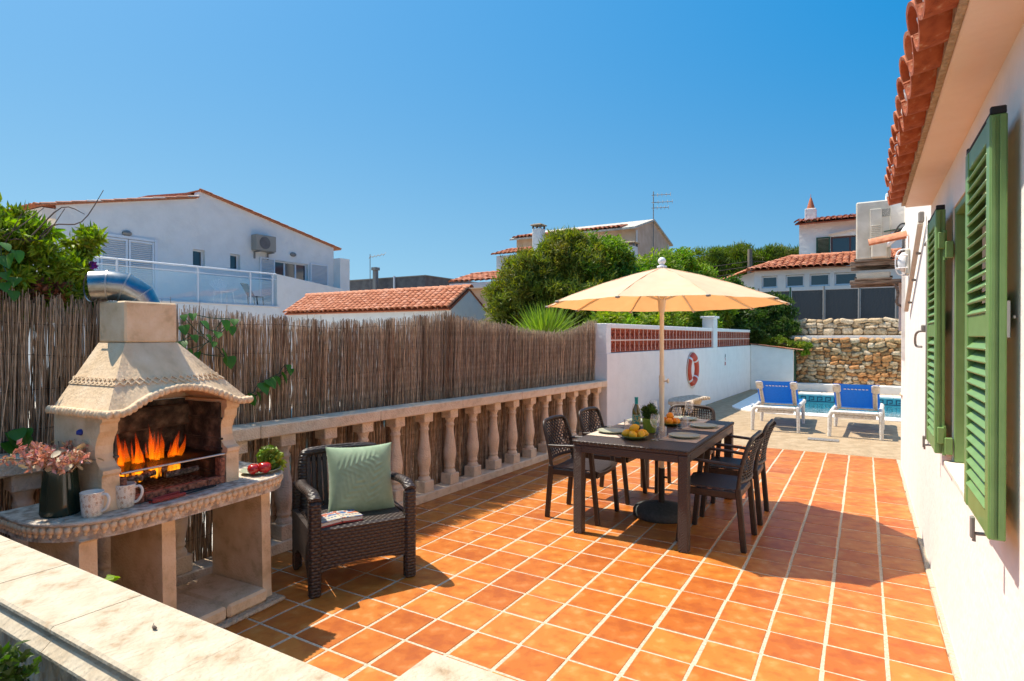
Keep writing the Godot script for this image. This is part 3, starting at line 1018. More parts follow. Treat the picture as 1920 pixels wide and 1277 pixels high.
func build_balustrade():
	var b := thing("stone_balustrade", "beige cast stone balustrade with turned balusters along the left edge of the terrace", "balustrade")
	var turn := -atan(0.0372)
	var d := -1.0
	var k := 0
	while d < 8.5:
		var e := minf(d + 0.97 + 0.03 * (k % 2), 8.5)
		var m := (d + e) * 0.5
		var len := (e - d) / cos(turn)
		var st := ST()
		box(st, Vector3.ZERO, Vector3(0.165, 0.085, len - 0.003), 0.008)
		put("kerb_block", fin(st), M.baluster, b, v(bx(m), 0.0375, m), Vector3(0, turn, 0))
		d = e
		k += 1
	d = -0.8
	k = 0
	while d < 8.5:
		var e := minf(d + 1.14, 8.5)
		var m := (d + e) * 0.5
		var st := ST()
		box(st, Vector3.ZERO, Vector3(0.20, 0.092, (e - d) / cos(turn) - 0.003), 0.009)
		put("handrail", fin(st), M.baluster, b, v(bx(m), rail_y(m) - 0.046, m), Vector3(-0.0085, turn, 0))
		d = e
		k += 1
	var mesh := baluster_mesh()
	for i in range(-7, 15):
		var dd := 2.87 + 0.388 * i
		var h := rail_y(dd) - 0.091 - 0.079
		var o := put("baluster", mesh, M.baluster, b, v(bx(dd), 0.079, dd), Vector3(0, turn + rng.randf_range(-0.03, 0.03), 0))
		o.scale.y = h / 0.77

func fence_top(d: float) -> float:
	var prof := [[-3.0, 1.86], [1.25, 1.80], [1.6, 1.78], [2.15, 1.76], [3.0, 1.70], [3.5, 1.68], [4.2, 1.72], [4.95, 1.79], [5.4, 1.755], [5.9, 1.715], [6.6, 1.65], [7.25, 1.61], [7.7, 1.64], [8.2, 1.73], [8.6, 1.83], [9.0, 1.86]]
	for i in prof.size() - 1:
		if d <= prof[i + 1][0]:
			return lerpf(prof[i][1], prof[i + 1][1], clampf((d - prof[i][0]) / (prof[i + 1][0] - prof[i][0]), 0, 1))
	return 1.86

func build_brushwood():
	var f := thing("brushwood_fence", "brown brushwood screen fence standing behind the stone balustrade", "fence")
	var sticks := []
	for s in 6:
		var pts := []; var rad := []
		var ax := rng.randf_range(0.6, 1.6); var ph := rng.randf() * TAU
		for i in 8:
			var t := float(i) / 7.0
			pts.append(Vector3(sin(t * 4.0 * ax + ph) * 0.010 + rng.randf_range(-0.004, 0.004), t, cos(t * 3.4 * ax + ph) * 0.016 + rng.randf_range(-0.005, 0.005)))
			rad.append(lerpf(0.0028, 0.0015, t * t))
		var st := ST(true)
		tube(st, pts, rad, 5, true)
		sticks.append(fin(st))
	# the screen comes in rolls: one part for each
	var rolls := [[-2.6, 1.1], [1.1, 2.2], [2.2, 3.5], [3.5, 4.9], [4.9, 6.3], [6.3, 7.6], [7.6, 8.56]]
	for r in rolls:
		for s in 6:
			var places := []; var cols := []
			var dense: float = 840.0 if r[0] < 1.0 else 880.0 if r[0] < 3.4 else 950.0 if r[0] < 4.8 else 1250.0
			var n := int((r[1] - r[0]) * dense / 6.0)
			for i in n:
				var d: float = rng.randf_range(r[0], r[1])
				# thin places
				if r[0] < 4.5 and rng.randf() < 0.28 * (0.5 + 0.5 * sin(d * 9.0 + sin(d * 23.0) * 1.5)):
					continue
				var y0 := -0.28 + rng.randf_range(-0.02, 0.05)
				var top := fence_top(d) + rng.randf_range(-0.10, 0.025)
				if rng.randf() < 0.06:
					top += rng.randf_range(0.0, 0.07)
				if rng.randf() < 0.35:
					y0 = rng.randf_range(-0.2, 0.9)
				var lean := Vector3(rng.randf_range(-0.03, 0.03), 0, rng.randf_range(-0.028, 0.028))
				if rng.randf() < 0.03:
					lean.z = rng.randf_range(-0.12, 0.12)
				var w := rng.randf_range(0.7, 1.45) * (1.9 if rng.randf() < 0.02 else 1.0)
				var bs := Basis.from_euler(Vector3(0, rng.randf() * TAU, 0))
				var lb := Basis.from_euler(Vector3(lean.z, 0, lean.x))
				places.append(Transform3D(lb * bs * Basis.from_scale(Vector3(w, top - y0, w)), v(bx(d) - 0.165 + rng.randf_range(-0.022, 0.022), y0, d)))
				var q := rng.randf_range(0.35, 1.55)
				var warm := rng.randf_range(0.9, 1.1)
				cols.append(Color(0.59 * q * warm, 0.435 * q, 0.30 * q / warm))
			stuff(multi("brushwood_roll", sticks[s], M.reed, places, cols, f))
	# thicker bundles where two rolls are tied together
	for bd in [[2.95, 0.03], [3.28, 0.02], [3.62, 0.04], [4.12, 0.03], [4.55, 0.03], [4.95, 0.06], [1.75, 0.05], [6.1, 0.02]]:
		var places := []; var cols := []
		for i in 46:
			var d: float = bd[0] + rng.randfn(0.0, 0.028)
			var top: float = fence_top(d) + rng.randf_range(-0.06, 1.0) * float(bd[1])
			var w := rng.randf_range(0.9, 1.6)
			places.append(Transform3D(Basis.from_euler(Vector3(rng.randf_range(-0.03, 0.03), rng.randf() * TAU, 0)) * Basis.from_scale(Vector3(w, top + 0.27, w)), v(bx(d) - 0.145 + rng.randf_range(-0.03, 0.02), -0.27, d)))
			var q := rng.randf_range(0.3, 0.9)
			cols.append(Color(0.56 * q, 0.36 * q, 0.22 * q))
		multi("brushwood_bundle", sticks[int(bd[0] * 10.0) % 6], M.reed, places, cols, f)
	for i in 9:
		var st := ST()
		var pts := []
		for k in 90:
			var d := -2.5 + k * 0.124
			pts.append(v(bx(d) - 0.140, 0.02 + i * 0.205 + 0.025 * sin(d * 1.7 + i) + 0.01 * sin(d * 5.0 + i * 2.0), d))
			if pts[-1].y > fence_top(d) - 0.05:
				pts[-1].y = fence_top(d) - 0.05
		tube(st, pts, 0.0016, 4, false)
		obj("binding_wire", st, M.wire, f)
	for d in [1.1, 3.4, 4.95, 6.9, 8.5]:
		var st := ST()
		tube(st, [v(bx(d) - 0.215, -0.3, d), v(bx(d) - 0.215, fence_top(d) - 0.1, d)], 0.02, 8)
		obj("post", st, M.dark_green, f)

# ---------------------------------------------------------------- walls round the pool
func stone_meshes(n: int) -> Array:
	var out := []
	for k in n:
		var st := ST(true)
		var rows := 5; var cols := 9
		var g := []
		var amp := []
		for j in cols:
			amp.append(rng.randf_range(0.82, 1.1))
		for i in rows + 1:
			var th := PI * i / rows
			var row := []
			for j in cols:
				var ph := TAU * j / cols
				# local z is the face of the stone; flattened like a dressed rubble face
				var cx := signf(cos(ph)) * pow(absf(cos(ph)), 0.45); var cy := signf(sin(ph)) * pow(absf(sin(ph)), 0.45)
				var rr = pow(absf(sin(th)), 0.32) * amp[j] * rng.randf_range(0.95, 1.05)
				row.append(Vector3(cx * rr * 0.5, cy * rr * 0.5, cos(th) * 0.5 * rng.randf_range(0.9, 1.1)))
			g.append(row)
		for i in rows:
			for j in cols:
				var q := (j + 1) % cols
				var mid: Vector3 = (g[i][j] + g[i + 1][q]) * 0.5
				if i == 0:
					tri(st, g[0][0], g[1][j], g[1][q], mid)
				elif i == rows - 1:
					tri(st, g[i][j], g[i][q], g[rows][0], mid)
				else:
					quad(st, g[i][j], g[i][q], g[i + 1][q], g[i + 1][j], mid)
		out.append(fin(st))
	return out

func rubble(parent: Node3D, meshes: Array, x0: float, x1: float, y0: float, y1: float, d: float, rh: float, sw: float, tones: Array):
	var y := y0
	while y < y1 - rh * 0.4:
		var h := minf(rng.randf_range(rh * 0.75, rh * 1.25), y1 - y)
		var x := x0 - rng.randf() * sw * 0.5
		while x < x1:
			var w := rng.randf_range(sw * 0.6, sw * 1.45)
			if rng.randf() < 0.22 and h > rh * 0.9:
				# two thin stones over each other
				for k in 2:
					put("stone", meshes[rng.randi() % meshes.size()], M["stone%d" % tones[rng.randi() % tones.size()]], parent, Vector3(x + w * 0.5, y + h * (0.27 + 0.48 * k), -d + rng.randf_range(-0.02, 0.02)), Vector3(0, rng.randf_range(-0.12, 0.12), rng.randf_range(-0.15, 0.15)), Vector3(w * 1.04, h * 0.56, 0.18))
			else:
				put("stone", meshes[rng.randi() % meshes.size()], M["stone%d" % tones[rng.randi() % tones.size()]], parent, Vector3(x + w * 0.5, y + h * 0.5 + rng.randf_range(-0.02, 0.02), -d + rng.randf_range(-0.03, 0.03)), Vector3(rng.randf_range(-0.1, 0.1), rng.randf_range(-0.15, 0.15), rng.randf_range(-0.42, 0.42)), Vector3(w * 1.07, h * 1.13, 0.20))
			x += w * 0.97
		y += h * 0.96

func build_pool_walls():
	# white garden wall with a screen of clay lattice blocks
	var wt := PI * 0.5 - 0.0458
	var w := thing("white_garden_wall", "white wall topped by red clay lattice blocks, carrying the lifebuoy beside the pool", "wall", v(-3.38, 0, 8.5), wt)
	var L := 10.26
	var st := ST()
	box(st, Vector3(L * 0.5, 0.61, -0.11), Vector3(L, 1.40, 0.22), 0.006)
	obj("wall", st, M.white, w)
	st = ST()
	box(st, Vector3(0.085, 1.54, -0.115), Vector3(0.17, 0.46, 0.205), 0.006)
	obj("end_post", st, M.white, w)
	st = ST()
	box(st, Vector3(0.17 + (6.05 - 0.17) * 0.5, 1.735, -0.115), Vector3(5.88, 0.075, 0.215), 0.008)
	box(st, Vector3(6.40 + (L - 6.40) * 0.5, 1.735, -0.115), Vector3(L - 6.40, 0.075, 0.215), 0.008)
	obj("capping", st, M.white, w)
	st = ST()
	box(st, Vector3(6.225, 1.665, -0.12), Vector3(0.35, 0.71, 0.27), 0.006)
	box(st, Vector3(6.225, 2.035, -0.12), Vector3(0.43, 0.05, 0.35), 0.008)
	obj("pillar", st, M.white, w)
	# lattice block: a frame with a lozenge and a cross inside
	st = ST()
	var bw := 0.190; var bh := 0.180; var bd := 0.085
	for s in [-1, 1]:
		box(st, Vector3(s * (bw * 0.5 - 0.009), 0, 0), Vector3(0.018, bh, bd))
		box(st, Vector3(0, s * (bh * 0.5 - 0.009), 0), Vector3(bw - 0.036, 0.018, bd))
	for s in [[-1, -1], [-1, 1], [1, -1], [1, 1]]:
		bar(st, Vector3(s[0] * (bw * 0.5 - 0.012), 0, 0.006), Vector3(0, s[1] * (bh * 0.5 - 0.012), 0.006), bd - 0.022, 0.015, Vector3(-s[0] * 0.0 + s[0], s[1], 0))
	bar(st, Vector3(0, -bh * 0.5 + 0.02, 0.004), Vector3(0, bh * 0.5 - 0.02, 0.004), bd - 0.03, 0.013, Vector3.RIGHT)
	var block := fin(st)
	var joints := ST()
	for sec in [[0.17, 6.05], [6.40, L]]:
		var n := int((sec[1] - sec[0]) / 0.2)
		var p: float = (sec[1] - sec[0]) / n
		for k in n:
			for r in 2:
				put("lattice_block", block, M.lattice, w, Vector3(sec[0] + p * (k + 0.5), 1.413 + r * 0.194, -0.075 + rng.randf_range(-0.003, 0.003)), Vector3.ZERO, Vector3(p / 0.2, 1, 1))
			if k > 0:
				box(joints, Vector3(sec[0] + p * k, 1.51, -0.066), Vector3(0.011, 0.374, 0.072))
		box(joints, Vector3((sec[0] + sec[1]) * 0.5, 1.510, -0.060), Vector3(sec[1] - sec[0] - 0.002, 0.015, 0.078))
	obj("mortar_joint", joints, M.soffit, w)
	st = ST()
	box(st, Vector3(L * 0.5, 1.50, -0.160), Vector3(L - 0.4, 0.38, 0.02))
	obj("backing_panel", st, M.lattice, w)
	# lifebuoy
	var lb := thing("lifebuoy", "orange lifebuoy ring with white bands hanging on the white wall", "lifebuoy", v(-3.262, 0.87, 12.85) + Vector3(0.075, 0, 0), wt)
	st = ST(true)
	var ring := []
	for k in 40:
		ring.append(Vector3(cos(TAU * k / 40.0), sin(TAU * k / 40.0), 0) * 0.285)
	tube(st, ring, 0.083, 14, false, true)
	obj("ring", st, M.orange_ring, lb)
	for q in 4:
		st = ST(true)
		var band := []
		for k in 4:
			var a := TAU * (q + 0.5) / 4.0 + (k - 1.5) * 0.055
			band.append(Vector3(cos(a), sin(a), 0) * 0.285)
		tube(st, band, 0.0855, 14, true)
		obj("band", st, M.white_paint, lb)
		st = ST(true)
		var rope := []
		for k in 9:
			var a := TAU * (q + 0.5 + k / 8.0) / 4.0
			rope.append(Vector3(cos(a), sin(a), 0.02) * (0.374 + 0.012 * sin(PI * k / 8.0)) + Vector3(0, -0.02 * sin(PI * k / 8.0), 0.02))
		tube(st, rope, 0.008, 6)
		obj("rope", st, M.cream_pole, lb)
	# small safety sign
	var sg := thing("safety_sign", "small white safety notice with a red figure on the pool wall", "sign", v(-3.08, 0.985, 15.7) + Vector3(0.03, 0, 0), wt)
	st = ST()
	box(st, Vector3.ZERO, Vector3(0.12, 0.34, 0.008), 0.001)
	obj("plate", st, M.white, sg)
	st = ST()
	box(st, Vector3(0, -0.10, 0.0065), Vector3(0.085, 0.09, 0.003))
	box(st, Vector3(0.01, 0.015, 0.0065), Vector3(0.04, 0.08, 0.003), 0.0, Basis(Vector3(0, 0, 1), 0.3))
	obj("red_figure", st, mat("red_print", lin(0.42, 0.04, 0.04), 0.6), sg)
	st = ST()
	tube(st, [Vector3(-0.03, 0.04, 0.006), Vector3(-0.02, 0.12, 0.006), Vector3(0.01, 0.14, 0.006), Vector3(0.025, 0.07, 0.006)], 0.007, 6)
	obj("grey_figure", st, M.dull_metal, sg)
	# the little pump house closing the corner
	var sh := thing("pump_house", "low white pump house with a tiled slope and green door beside the pool", "shed", v(0, 0, 0))
	st = ST()
	prism(st, PackedVector2Array([Vector2(-2.905, -0.2), Vector2(-1.76, -0.2), Vector2(-1.76, 1.19), Vector2(-2.905, 1.335)]), -18.75, -18.95)
	prism(st, PackedVector2Array([Vector2(-1.96, -0.2), Vector2(-1.765, -0.2), Vector2(-1.765, 1.185), Vector2(-1.96, 1.21)]), -18.951, -19.36)
	obj("wall", st, M.white, sh)
	st = ST()
	box(st, Vector3(-1.745, 0.60, -19.14), Vector3(0.03, 1.1, 0.36), 0.003)
	for k in 18:
		box(st, Vector3(-1.728, 0.12 + k * 0.056, -19.14), Vector3(0.014, 0.022, 0.30), 0.002)
	obj("door", st, M.dark_green, sh)
	var slopet := -atan2(0.145, 1.145)
	for k in 6:
		var x := -2.90 + k * 0.235
		var b := ST()
		box(b, Vector3.ZERO, Vector3(0.24, 0.022, 0.34), 0.004)
		put("capping_tile", fin(b), M["roof%d" % [1, 3, 3][k % 3]], sh, Vector3(x + 0.1, 1.362 - (x + 0.1 + 2.905) * 0.1266 + 0.003 * (k % 2), -18.86), Vector3(0, 0, slopet + 0.02))
	# rubble retaining walls behind the pool
	var sm := stone_meshes(10)
	var lo := thing("stone_retaining_wall", "ochre rubble stone wall rising behind the pool", "wall")
	st = ST()
	slab(st, -1.75, 4.0, 0.0, 1.50, 19.42, 19.7)
	obj("mortar_core", st, M.mortar, lo)
	rubble(lo, sm, -1.72, 1.25, 0.21, 1.53, 19.42, 0.135, 0.20, [0, 2, 0, 1, 2, 3])
	var up := thing("upper_stone_wall", "paler rubble stone wall on the upper terrace below the dark fence", "wall")
	st = ST()
	slab(st, -2.6, 4.0, 1.5, 2.10, 20.32, 20.6)
	obj("mortar_core", st, M.mortar, up)
	rubble(up, sm, -2.45, 1.3, 1.62, 2.10, 20.30, 0.165, 0.27, [3, 1, 3, 4])
	st = ST()
	slab(st, -2.2, 4.0, 1.505, 1.60, 19.72, 20.15, 0.01)
	tag(obj("white_ledge", st, M.white), "white painted ledge running between the two stone walls", "ledge")
	st = ST()
	slab(st, -1.75, 4.0, -0.2, 0.215, 18.97, 19.41, 0.012)
	tag(obj("white_plinth", st, M.white), "low white plinth at the foot of the stone wall behind the pool", "plinth")
	# ground behind the walls
	st = ST()
	slab(st, -30, 30, -1.7, 1.49, 19.71, 60)
	slab(st, -30, 30, 1.49, 2.06, 20.61, 60)
	structure("upper_terrace", st, M.earth)
	st = ST()
	slab(st, -9.0, -4.61, -1.7, 0.3, 8.95, 19.7)
	structure("planted_bed", st, M.earth)

func build_pool_furniture():
	# sun loungers, backs to the camera
	var l := make_lounger("white plastic sun lounger with blue sling, nearer the white wall", v(-1.265, 0, 10.62), 0.02)
	copy_of(l, "white plastic sun lounger with blue sling, nearer the house corner", v(-0.118, 0, 10.53), -0.035, "sun loungers by the pool")
	l.set_meta("group", "sun loungers by the pool")
	# curved stone bench
	var b := thing("stone_bench", "curved cast stone bench standing against the white wall", "bench", v(-2.93, 0, 10.75), PI * 0.5 - 0.05)
	var outer := arc(Vector2(0, 1.55), 1.62, -PI * 0.5 - 0.46, -PI * 0.5 + 0.46, 14)
	var inner := arc(Vector2(0, 1.55), 1.22, -PI * 0.5 + 0.43, -PI * 0.5 - 0.43, 14)
	var poly := PackedVector2Array()
	poly.append_array(outer); poly.append_array(inner)
	var flat := Basis(Vector3(1, 0, 0), Vector3(0, 0, 1), Vector3(0, 1, 0))
	var st := ST()
	prism(st, poly, 0.40, 0.455, Vector3.ZERO, flat)
	obj("seat", st, M.counter, b)
	st = ST(true)
	for p in inner:
		ellipsoid(st, Vector3(p.x, 0.425, p.y), Vector3(0.028, 0.030, 0.028), 5, 7)
	obj("beaded_edge", st, M.cast, b)
	for s in [-1, 1]:
		var a: float = -PI * 0.5 + s * 0.28
		var c := Vector2(0, 1.55) + Vector2(cos(a), sin(a)) * 1.43
		st = ST(true)
		lathe(st, [Vector2(0.0, 0.0), Vector2(0.15, 0.0), Vector2(0.15, 0.05), Vector2(0.10, 0.09), Vector2(0.085, 0.16), Vector2(0.105, 0.24), Vector2(0.14, 0.33), Vector2(0.16, 0.37), Vector2(0.16, 0.401)], 14, Vector3(c.x, 0, c.y))
		obj("leg", st, M.cast, b)

func make_lounger(label: String, at: Vector3, turn: float) -> Node3D:
	# origin: middle of the head end on the floor; the foot points to -z
	var l := thing("sun_lounger", label, "sun lounger", at, turn)
	var hw := 0.33
	var st: SurfaceTool
	for s in [-1, 1]:
		st = ST()
		tube(st, bez([Vector3(s * hw, 0.37, 0.02), Vector3(s * hw, 0.375, -0.6), Vector3(s * hw, 0.36, -1.2), Vector3(s * hw, 0.345, -1.8), Vector3(s * (hw - 0.05), 0.34, -1.9)], 5), 0.032, 10, true, false, 1.2)
		obj("side_rail", st, M.lounger, l)
		for z in [0.0, -1.22]:
			st = ST(true)
			tube(st, bez([Vector3(s * (hw - 0.02), 0.385, z), Vector3(s * (hw + 0.01), 0.33, z + 0.01), Vector3(s * (hw + 0.015), 0.18, z + 0.015), Vector3(s * (hw + 0.02), 0.0, z + 0.02)], 4), [0.036, 0.036, 0.036, 0.036, 0.034, 0.033, 0.033, 0.032, 0.031, 0.030, 0.029, 0.028, 0.027], 8)
			obj("leg", st, M.lounger, l)
	st = ST()
	box(st, Vector3(0, 0.385, 0.0), Vector3(hw * 2.0 - 0.02, 0.055, 0.085), 0.018)
	obj("head_bar", st, M.lounger, l)
	st = ST()
	box(st, Vector3(0, 0.325, -0.02), Vector3(hw * 2.0 - 0.10, 0.05, 0.04), 0.012)
	obj("under_bar", st, M.lounger, l)
	# seat sling
	st = ST(true)
	sheet(st, 8, 14, func(a, b): return Vector3((a - 0.5) * 0.60, 0.385 - 0.03 * sin(PI * a) - 0.025 * sin(PI * b), lerpf(-0.66, -1.88, b)), 0.0)
	obj("seat_sling", st, M.sling, l)
	# the raised back
	var back := Node3D.new()
	back.name = "backrest"
	l.add_child(back)
	back.position = Vector3(0, 0.385, -0.62)
	back.rotation.x = deg_to_rad(-40.0)   # leans back towards the head end
	for s in [-1, 1]:
		st = ST(true)
		tube(st, [Vector3(s * 0.265, 0, 0), Vector3(s * 0.265, 0, 0.62)], 0.022, 8)
		obj("back_rail", st, M.lounger, back)
		st = ST()
		box(st, Vector3(s * 0.265, -0.005, 0.565), Vector3(0.115, 0.055, 0.20), 0.024)
		obj("corner_cap", st, M.lounger, back)
	for z in [0.04]:
		st = ST()
		box(st, Vector3(0, -0.025, z), Vector3(0.50, 0.03, 0.035), 0.01)
		obj("cross_bar", st, M.lounger, back)
	st = ST(true)
	sheet(st, 8, 8, func(a, b): return Vector3((a - 0.5) * 0.63, 0.026 - 0.012 * sin(PI * a), lerpf(0.02, 0.655, b)), 0.0)
	obj("back_sling", st, M.sling, back)
	st = ST()
	for k in 7:
		box(st, Vector3(-0.15 + k * 0.05, -0.004, 0.55), Vector3(0.034, 0.004, 0.02), 0.0, Basis(Vector3.UP, 0.4 * (k % 2)))
	obj("lacing", st, M.white_paint, back)
	st = ST()
	for s in [-1, 1]:
		tube(st, [Vector3(s * 0.235, -0.01, 0.06), Vector3(s * 0.235, -0.028, 0.47)], 0.014, 6)
	obj("support_frame", st, M.lounger, back)
	return l

# ---------------------------------------------------------------- houses beyond
# a tiled slope: rows of barrel tiles between an eave edge (a to b) and a ridge edge (c to d)
func tiled_slope(parent: Node3D, a: Vector3, b: Vector3, up: Vector3, cols: int, rows: int, tones: Array, r := 0.10, hip := 0.0):
	var along := (b - a) / cols
	var step := up / rows
	var pitch := along.length()
	var mesh := barrel_mesh(step.length() * 1.32, r, r * 0.84, r * 0.72, 0.016, false, 5)
	var xa := up.normalized()
	var za := along.normalized()
	var ya := za.cross(xa).normalized()
	if ya.y < 0:
		ya = -ya
		za = -za
	var bs := Basis(xa, ya, za)
	for i in rows:
		for k in cols:
			var p := a + along * (k + 0.5) + step * i
			if hip > 0.0 and p.x < -4.05 + (-p.z - 25.75) * hip:
				continue
			var o := MeshInstance3D.new()
			o.mesh = mesh
			o.material_override = M["roof%d" % tones[rng.randi() % tones.size()]]
			o.name = "roof_tile"
			var jitter := Basis.from_euler(Vector3(rng.randf_range(-0.02, 0.02), rng.randf_range(-0.05, 0.05), rng.randf_range(-0.02, 0.02)))
			o.transform = Transform3D(bs * jitter * Basis.from_euler(Vector3(0, 0, -0.05)), p + ya * (0.012 + 0.010 * rng.randf()))
			parent.add_child(o, true)

func ridge_tiles(parent: Node3D, a: Vector3, b: Vector3, n: int, r: float, tones: Array):
	var d := (b - a) / n
	var mesh := barrel_mesh(d.length() * 1.08, r, r * 0.88, r * 0.75, 0.016, false, 6)
	var xa := d.normalized()
	var za := xa.cross(Vector3.UP).normalized()
	var bs := Basis(xa, za.cross(xa), za)
	for k in n:
		var o := MeshInstance3D.new()
		o.mesh = mesh
		o.material_override = M["roof%d" % tones[rng.randi() % tones.size()]]
		o.name = "ridge_tile"
		o.transform = Transform3D(bs * Basis.from_euler(Vector3(rng.randf_range(-0.05, 0.05), 0, -0.03)), a + d * k + Vector3(0, 0.006 * rng.randf(), 0))
		parent.add_child(o, true)

func node(called: String, parent: Node, at := Vector3.ZERO, turn := 0.0) -> Node3D:
	var n := Node3D.new()
	n.name = called
	parent.add_child(n, true)
	n.position = at
	n.rotation.y = turn
	return n

func antenna(label: String, at: Vector3, h: float, yagis: Array, turn: float):
	var t := thing("television_antenna", label, "antenna", at, turn)
	var st := ST()
	tube(st, [Vector3.ZERO, Vector3(0, h, 0)], 0.028, 6)
	obj("mast", st, M.dull_metal, t)
	for y in yagis:
		st = ST()
		tube(st, [Vector3(-0.1, y[0], 0), Vector3(y[1], y[0], 0)], 0.02, 5)
		for k in 5:
			var x: float = lerpf(0.0, y[1], k / 4.0)
			tube(st, [Vector3(x, y[0] - 0.12, 0.1), Vector3(x, y[0] + 0.12, -0.1)], 0.012, 4)
		obj("aerial", st, M.dull_metal, t)

func chimney(label: String, at: Vector3, w: float, h: float, cone: bool):
	var t := thing("chimney", label, "chimney", at)
	var st := ST()
	box(st, Vector3(0, h * 0.5, 0), Vector3(w, h, w), 0.02)
	obj("shaft", st, M.far_white, t)
	if cone:
		st = ST()
		lathe(st, [Vector2(w * 0.36, h), Vector2(w * 0.33, h + 0.10), Vector2(w * 0.20, h + 0.32), Vector2(w * 0.10, h + 0.48), Vector2(0.012, h + 0.56), Vector2(0.010, h + 0.68), Vector2(0, h + 0.69)], 10)
		obj("clay_cone", st, M.roof2, t)
	else:
		for s in [[-1, -1], [1, -1], [-1, 1], [1, 1]]:
			st = ST()
			box(st, Vector3(s[0] * w * 0.42, h + 0.06, s[1] * w * 0.42), Vector3(w * 0.16, 0.12, w * 0.16))
			obj("cap_pillar", st, M.grey_render, t)
		st = ST()
		box(st, Vector3(0, h + 0.145, 0), Vector3(w * 1.3, 0.05, w * 1.3), 0.015)
		box(st, Vector3(0, h + 0.185, 0), Vector3(w * 0.9, 0.035, w * 0.9), 0.012)
		obj("cap", st, M.mortar, t)

func shutter_far(parent: Node3D, at: Vector3, w: float, h: float, turn: float, m: Material):
	var s := node("shutter", parent, at, turn)
	var st := ST()
	for x in [0.03, w - 0.03]:
		box(st, Vector3(x, h * 0.5, 0), Vector3(0.06, h, 0.045), 0.004)
	for y in [0.03, h - 0.03]:
		box(st, Vector3(w * 0.5, y, 0), Vector3(w - 0.12, 0.06, 0.043), 0.004)
	obj("frame", st, m, s)
	st = ST()
	var n := int(h / 0.065)
	for k in n:
		box(st, Vector3(w * 0.5, 0.08 + (h - 0.16) * (k + 0.5) / n, 0), Vector3(w - 0.12, 0.012, 0.055), 0.0, Basis(Vector3.RIGHT, 0.7))
	obj("louvres", st, m, s)

func casement(parent: Node3D, at: Vector3, w: float, h: float, turn: float, m: Material, leaves := 1):
	# at = lower left corner on the wall face, facing local +z
	var s := node("window", parent, at, turn)
	var st := ST()
	var f := 0.055
	for x in [f * 0.5, w - f * 0.5]:
		box(st, Vector3(x, h * 0.5, -0.05), Vector3(f, h, 0.05), 0.004)
	for y in [f * 0.5, h - f * 0.5]:
		box(st, Vector3(w * 0.5, y, -0.05), Vector3(w - f * 2.0, f, 0.048), 0.004)
	for k in range(1, leaves):
		box(st, Vector3(w * k / leaves, h * 0.5, -0.05), Vector3(f * 1.3, h - f * 2.0, 0.046), 0.004)
	obj("frame", st, m, s)
	for k in leaves:
		st = ST()
		var x0 := f if k == 0 else w * k / leaves + f * 0.65
		var x1 := w - f if k == leaves - 1 else w * (k + 1) / leaves - f * 0.65
		box(st, Vector3((x0 + x1) * 0.5, h * 0.5, -0.055), Vector3(x1 - x0, h - f * 2.0, 0.008))
		obj("pane", st, M.window, s)

# a wall in the plane x = const (facing +x) with rectangular holes, each [d0, d1, y0, y1]
func holed_wall(st: SurfaceTool, outline: PackedVector2Array, holes: Array, x_front: float, thick: float):
	# cut the outline into vertical strips at the edges of the holes (x of the polygon = d)
	var cuts := []
	for p in outline: cuts.append(p.x)
	for h in holes:
		cuts.append(h[0]); cuts.append(h[1])
	cuts.sort()
	var basis := Basis(Vector3(0, 0, -1), Vector3(0, 1, 0), Vector3(1, 0, 0))
	for i in cuts.size() - 1:
		var a: float = cuts[i]; var b: float = cuts[i + 1]
		if b - a < 0.001:
			continue
		var strip := PackedVector2Array([Vector2(a, -50), Vector2(b, -50), Vector2(b, 50), Vector2(a, 50)])
		for piece in Geometry2D.intersect_polygons(outline, strip):
			var parts := [piece]
			for h in holes:
				if h[0] <= a + 0.001 and h[1] >= b - 0.001:
					var nxt := []
					for q in parts:
						for low in Geometry2D.intersect_polygons(q, PackedVector2Array([Vector2(a, -50), Vector2(b, -50), Vector2(b, h[2]), Vector2(a, h[2])])): nxt.append(low)
						for high in Geometry2D.intersect_polygons(q, PackedVector2Array([Vector2(a, h[3]), Vector2(b, h[3]), Vector2(b, 50), Vector2(a, 50)])): nxt.append(high)
					parts = nxt
			for q in parts:
				prism(st, q, -thick, 0.0, Vector3(x_front, 0, 0), basis)

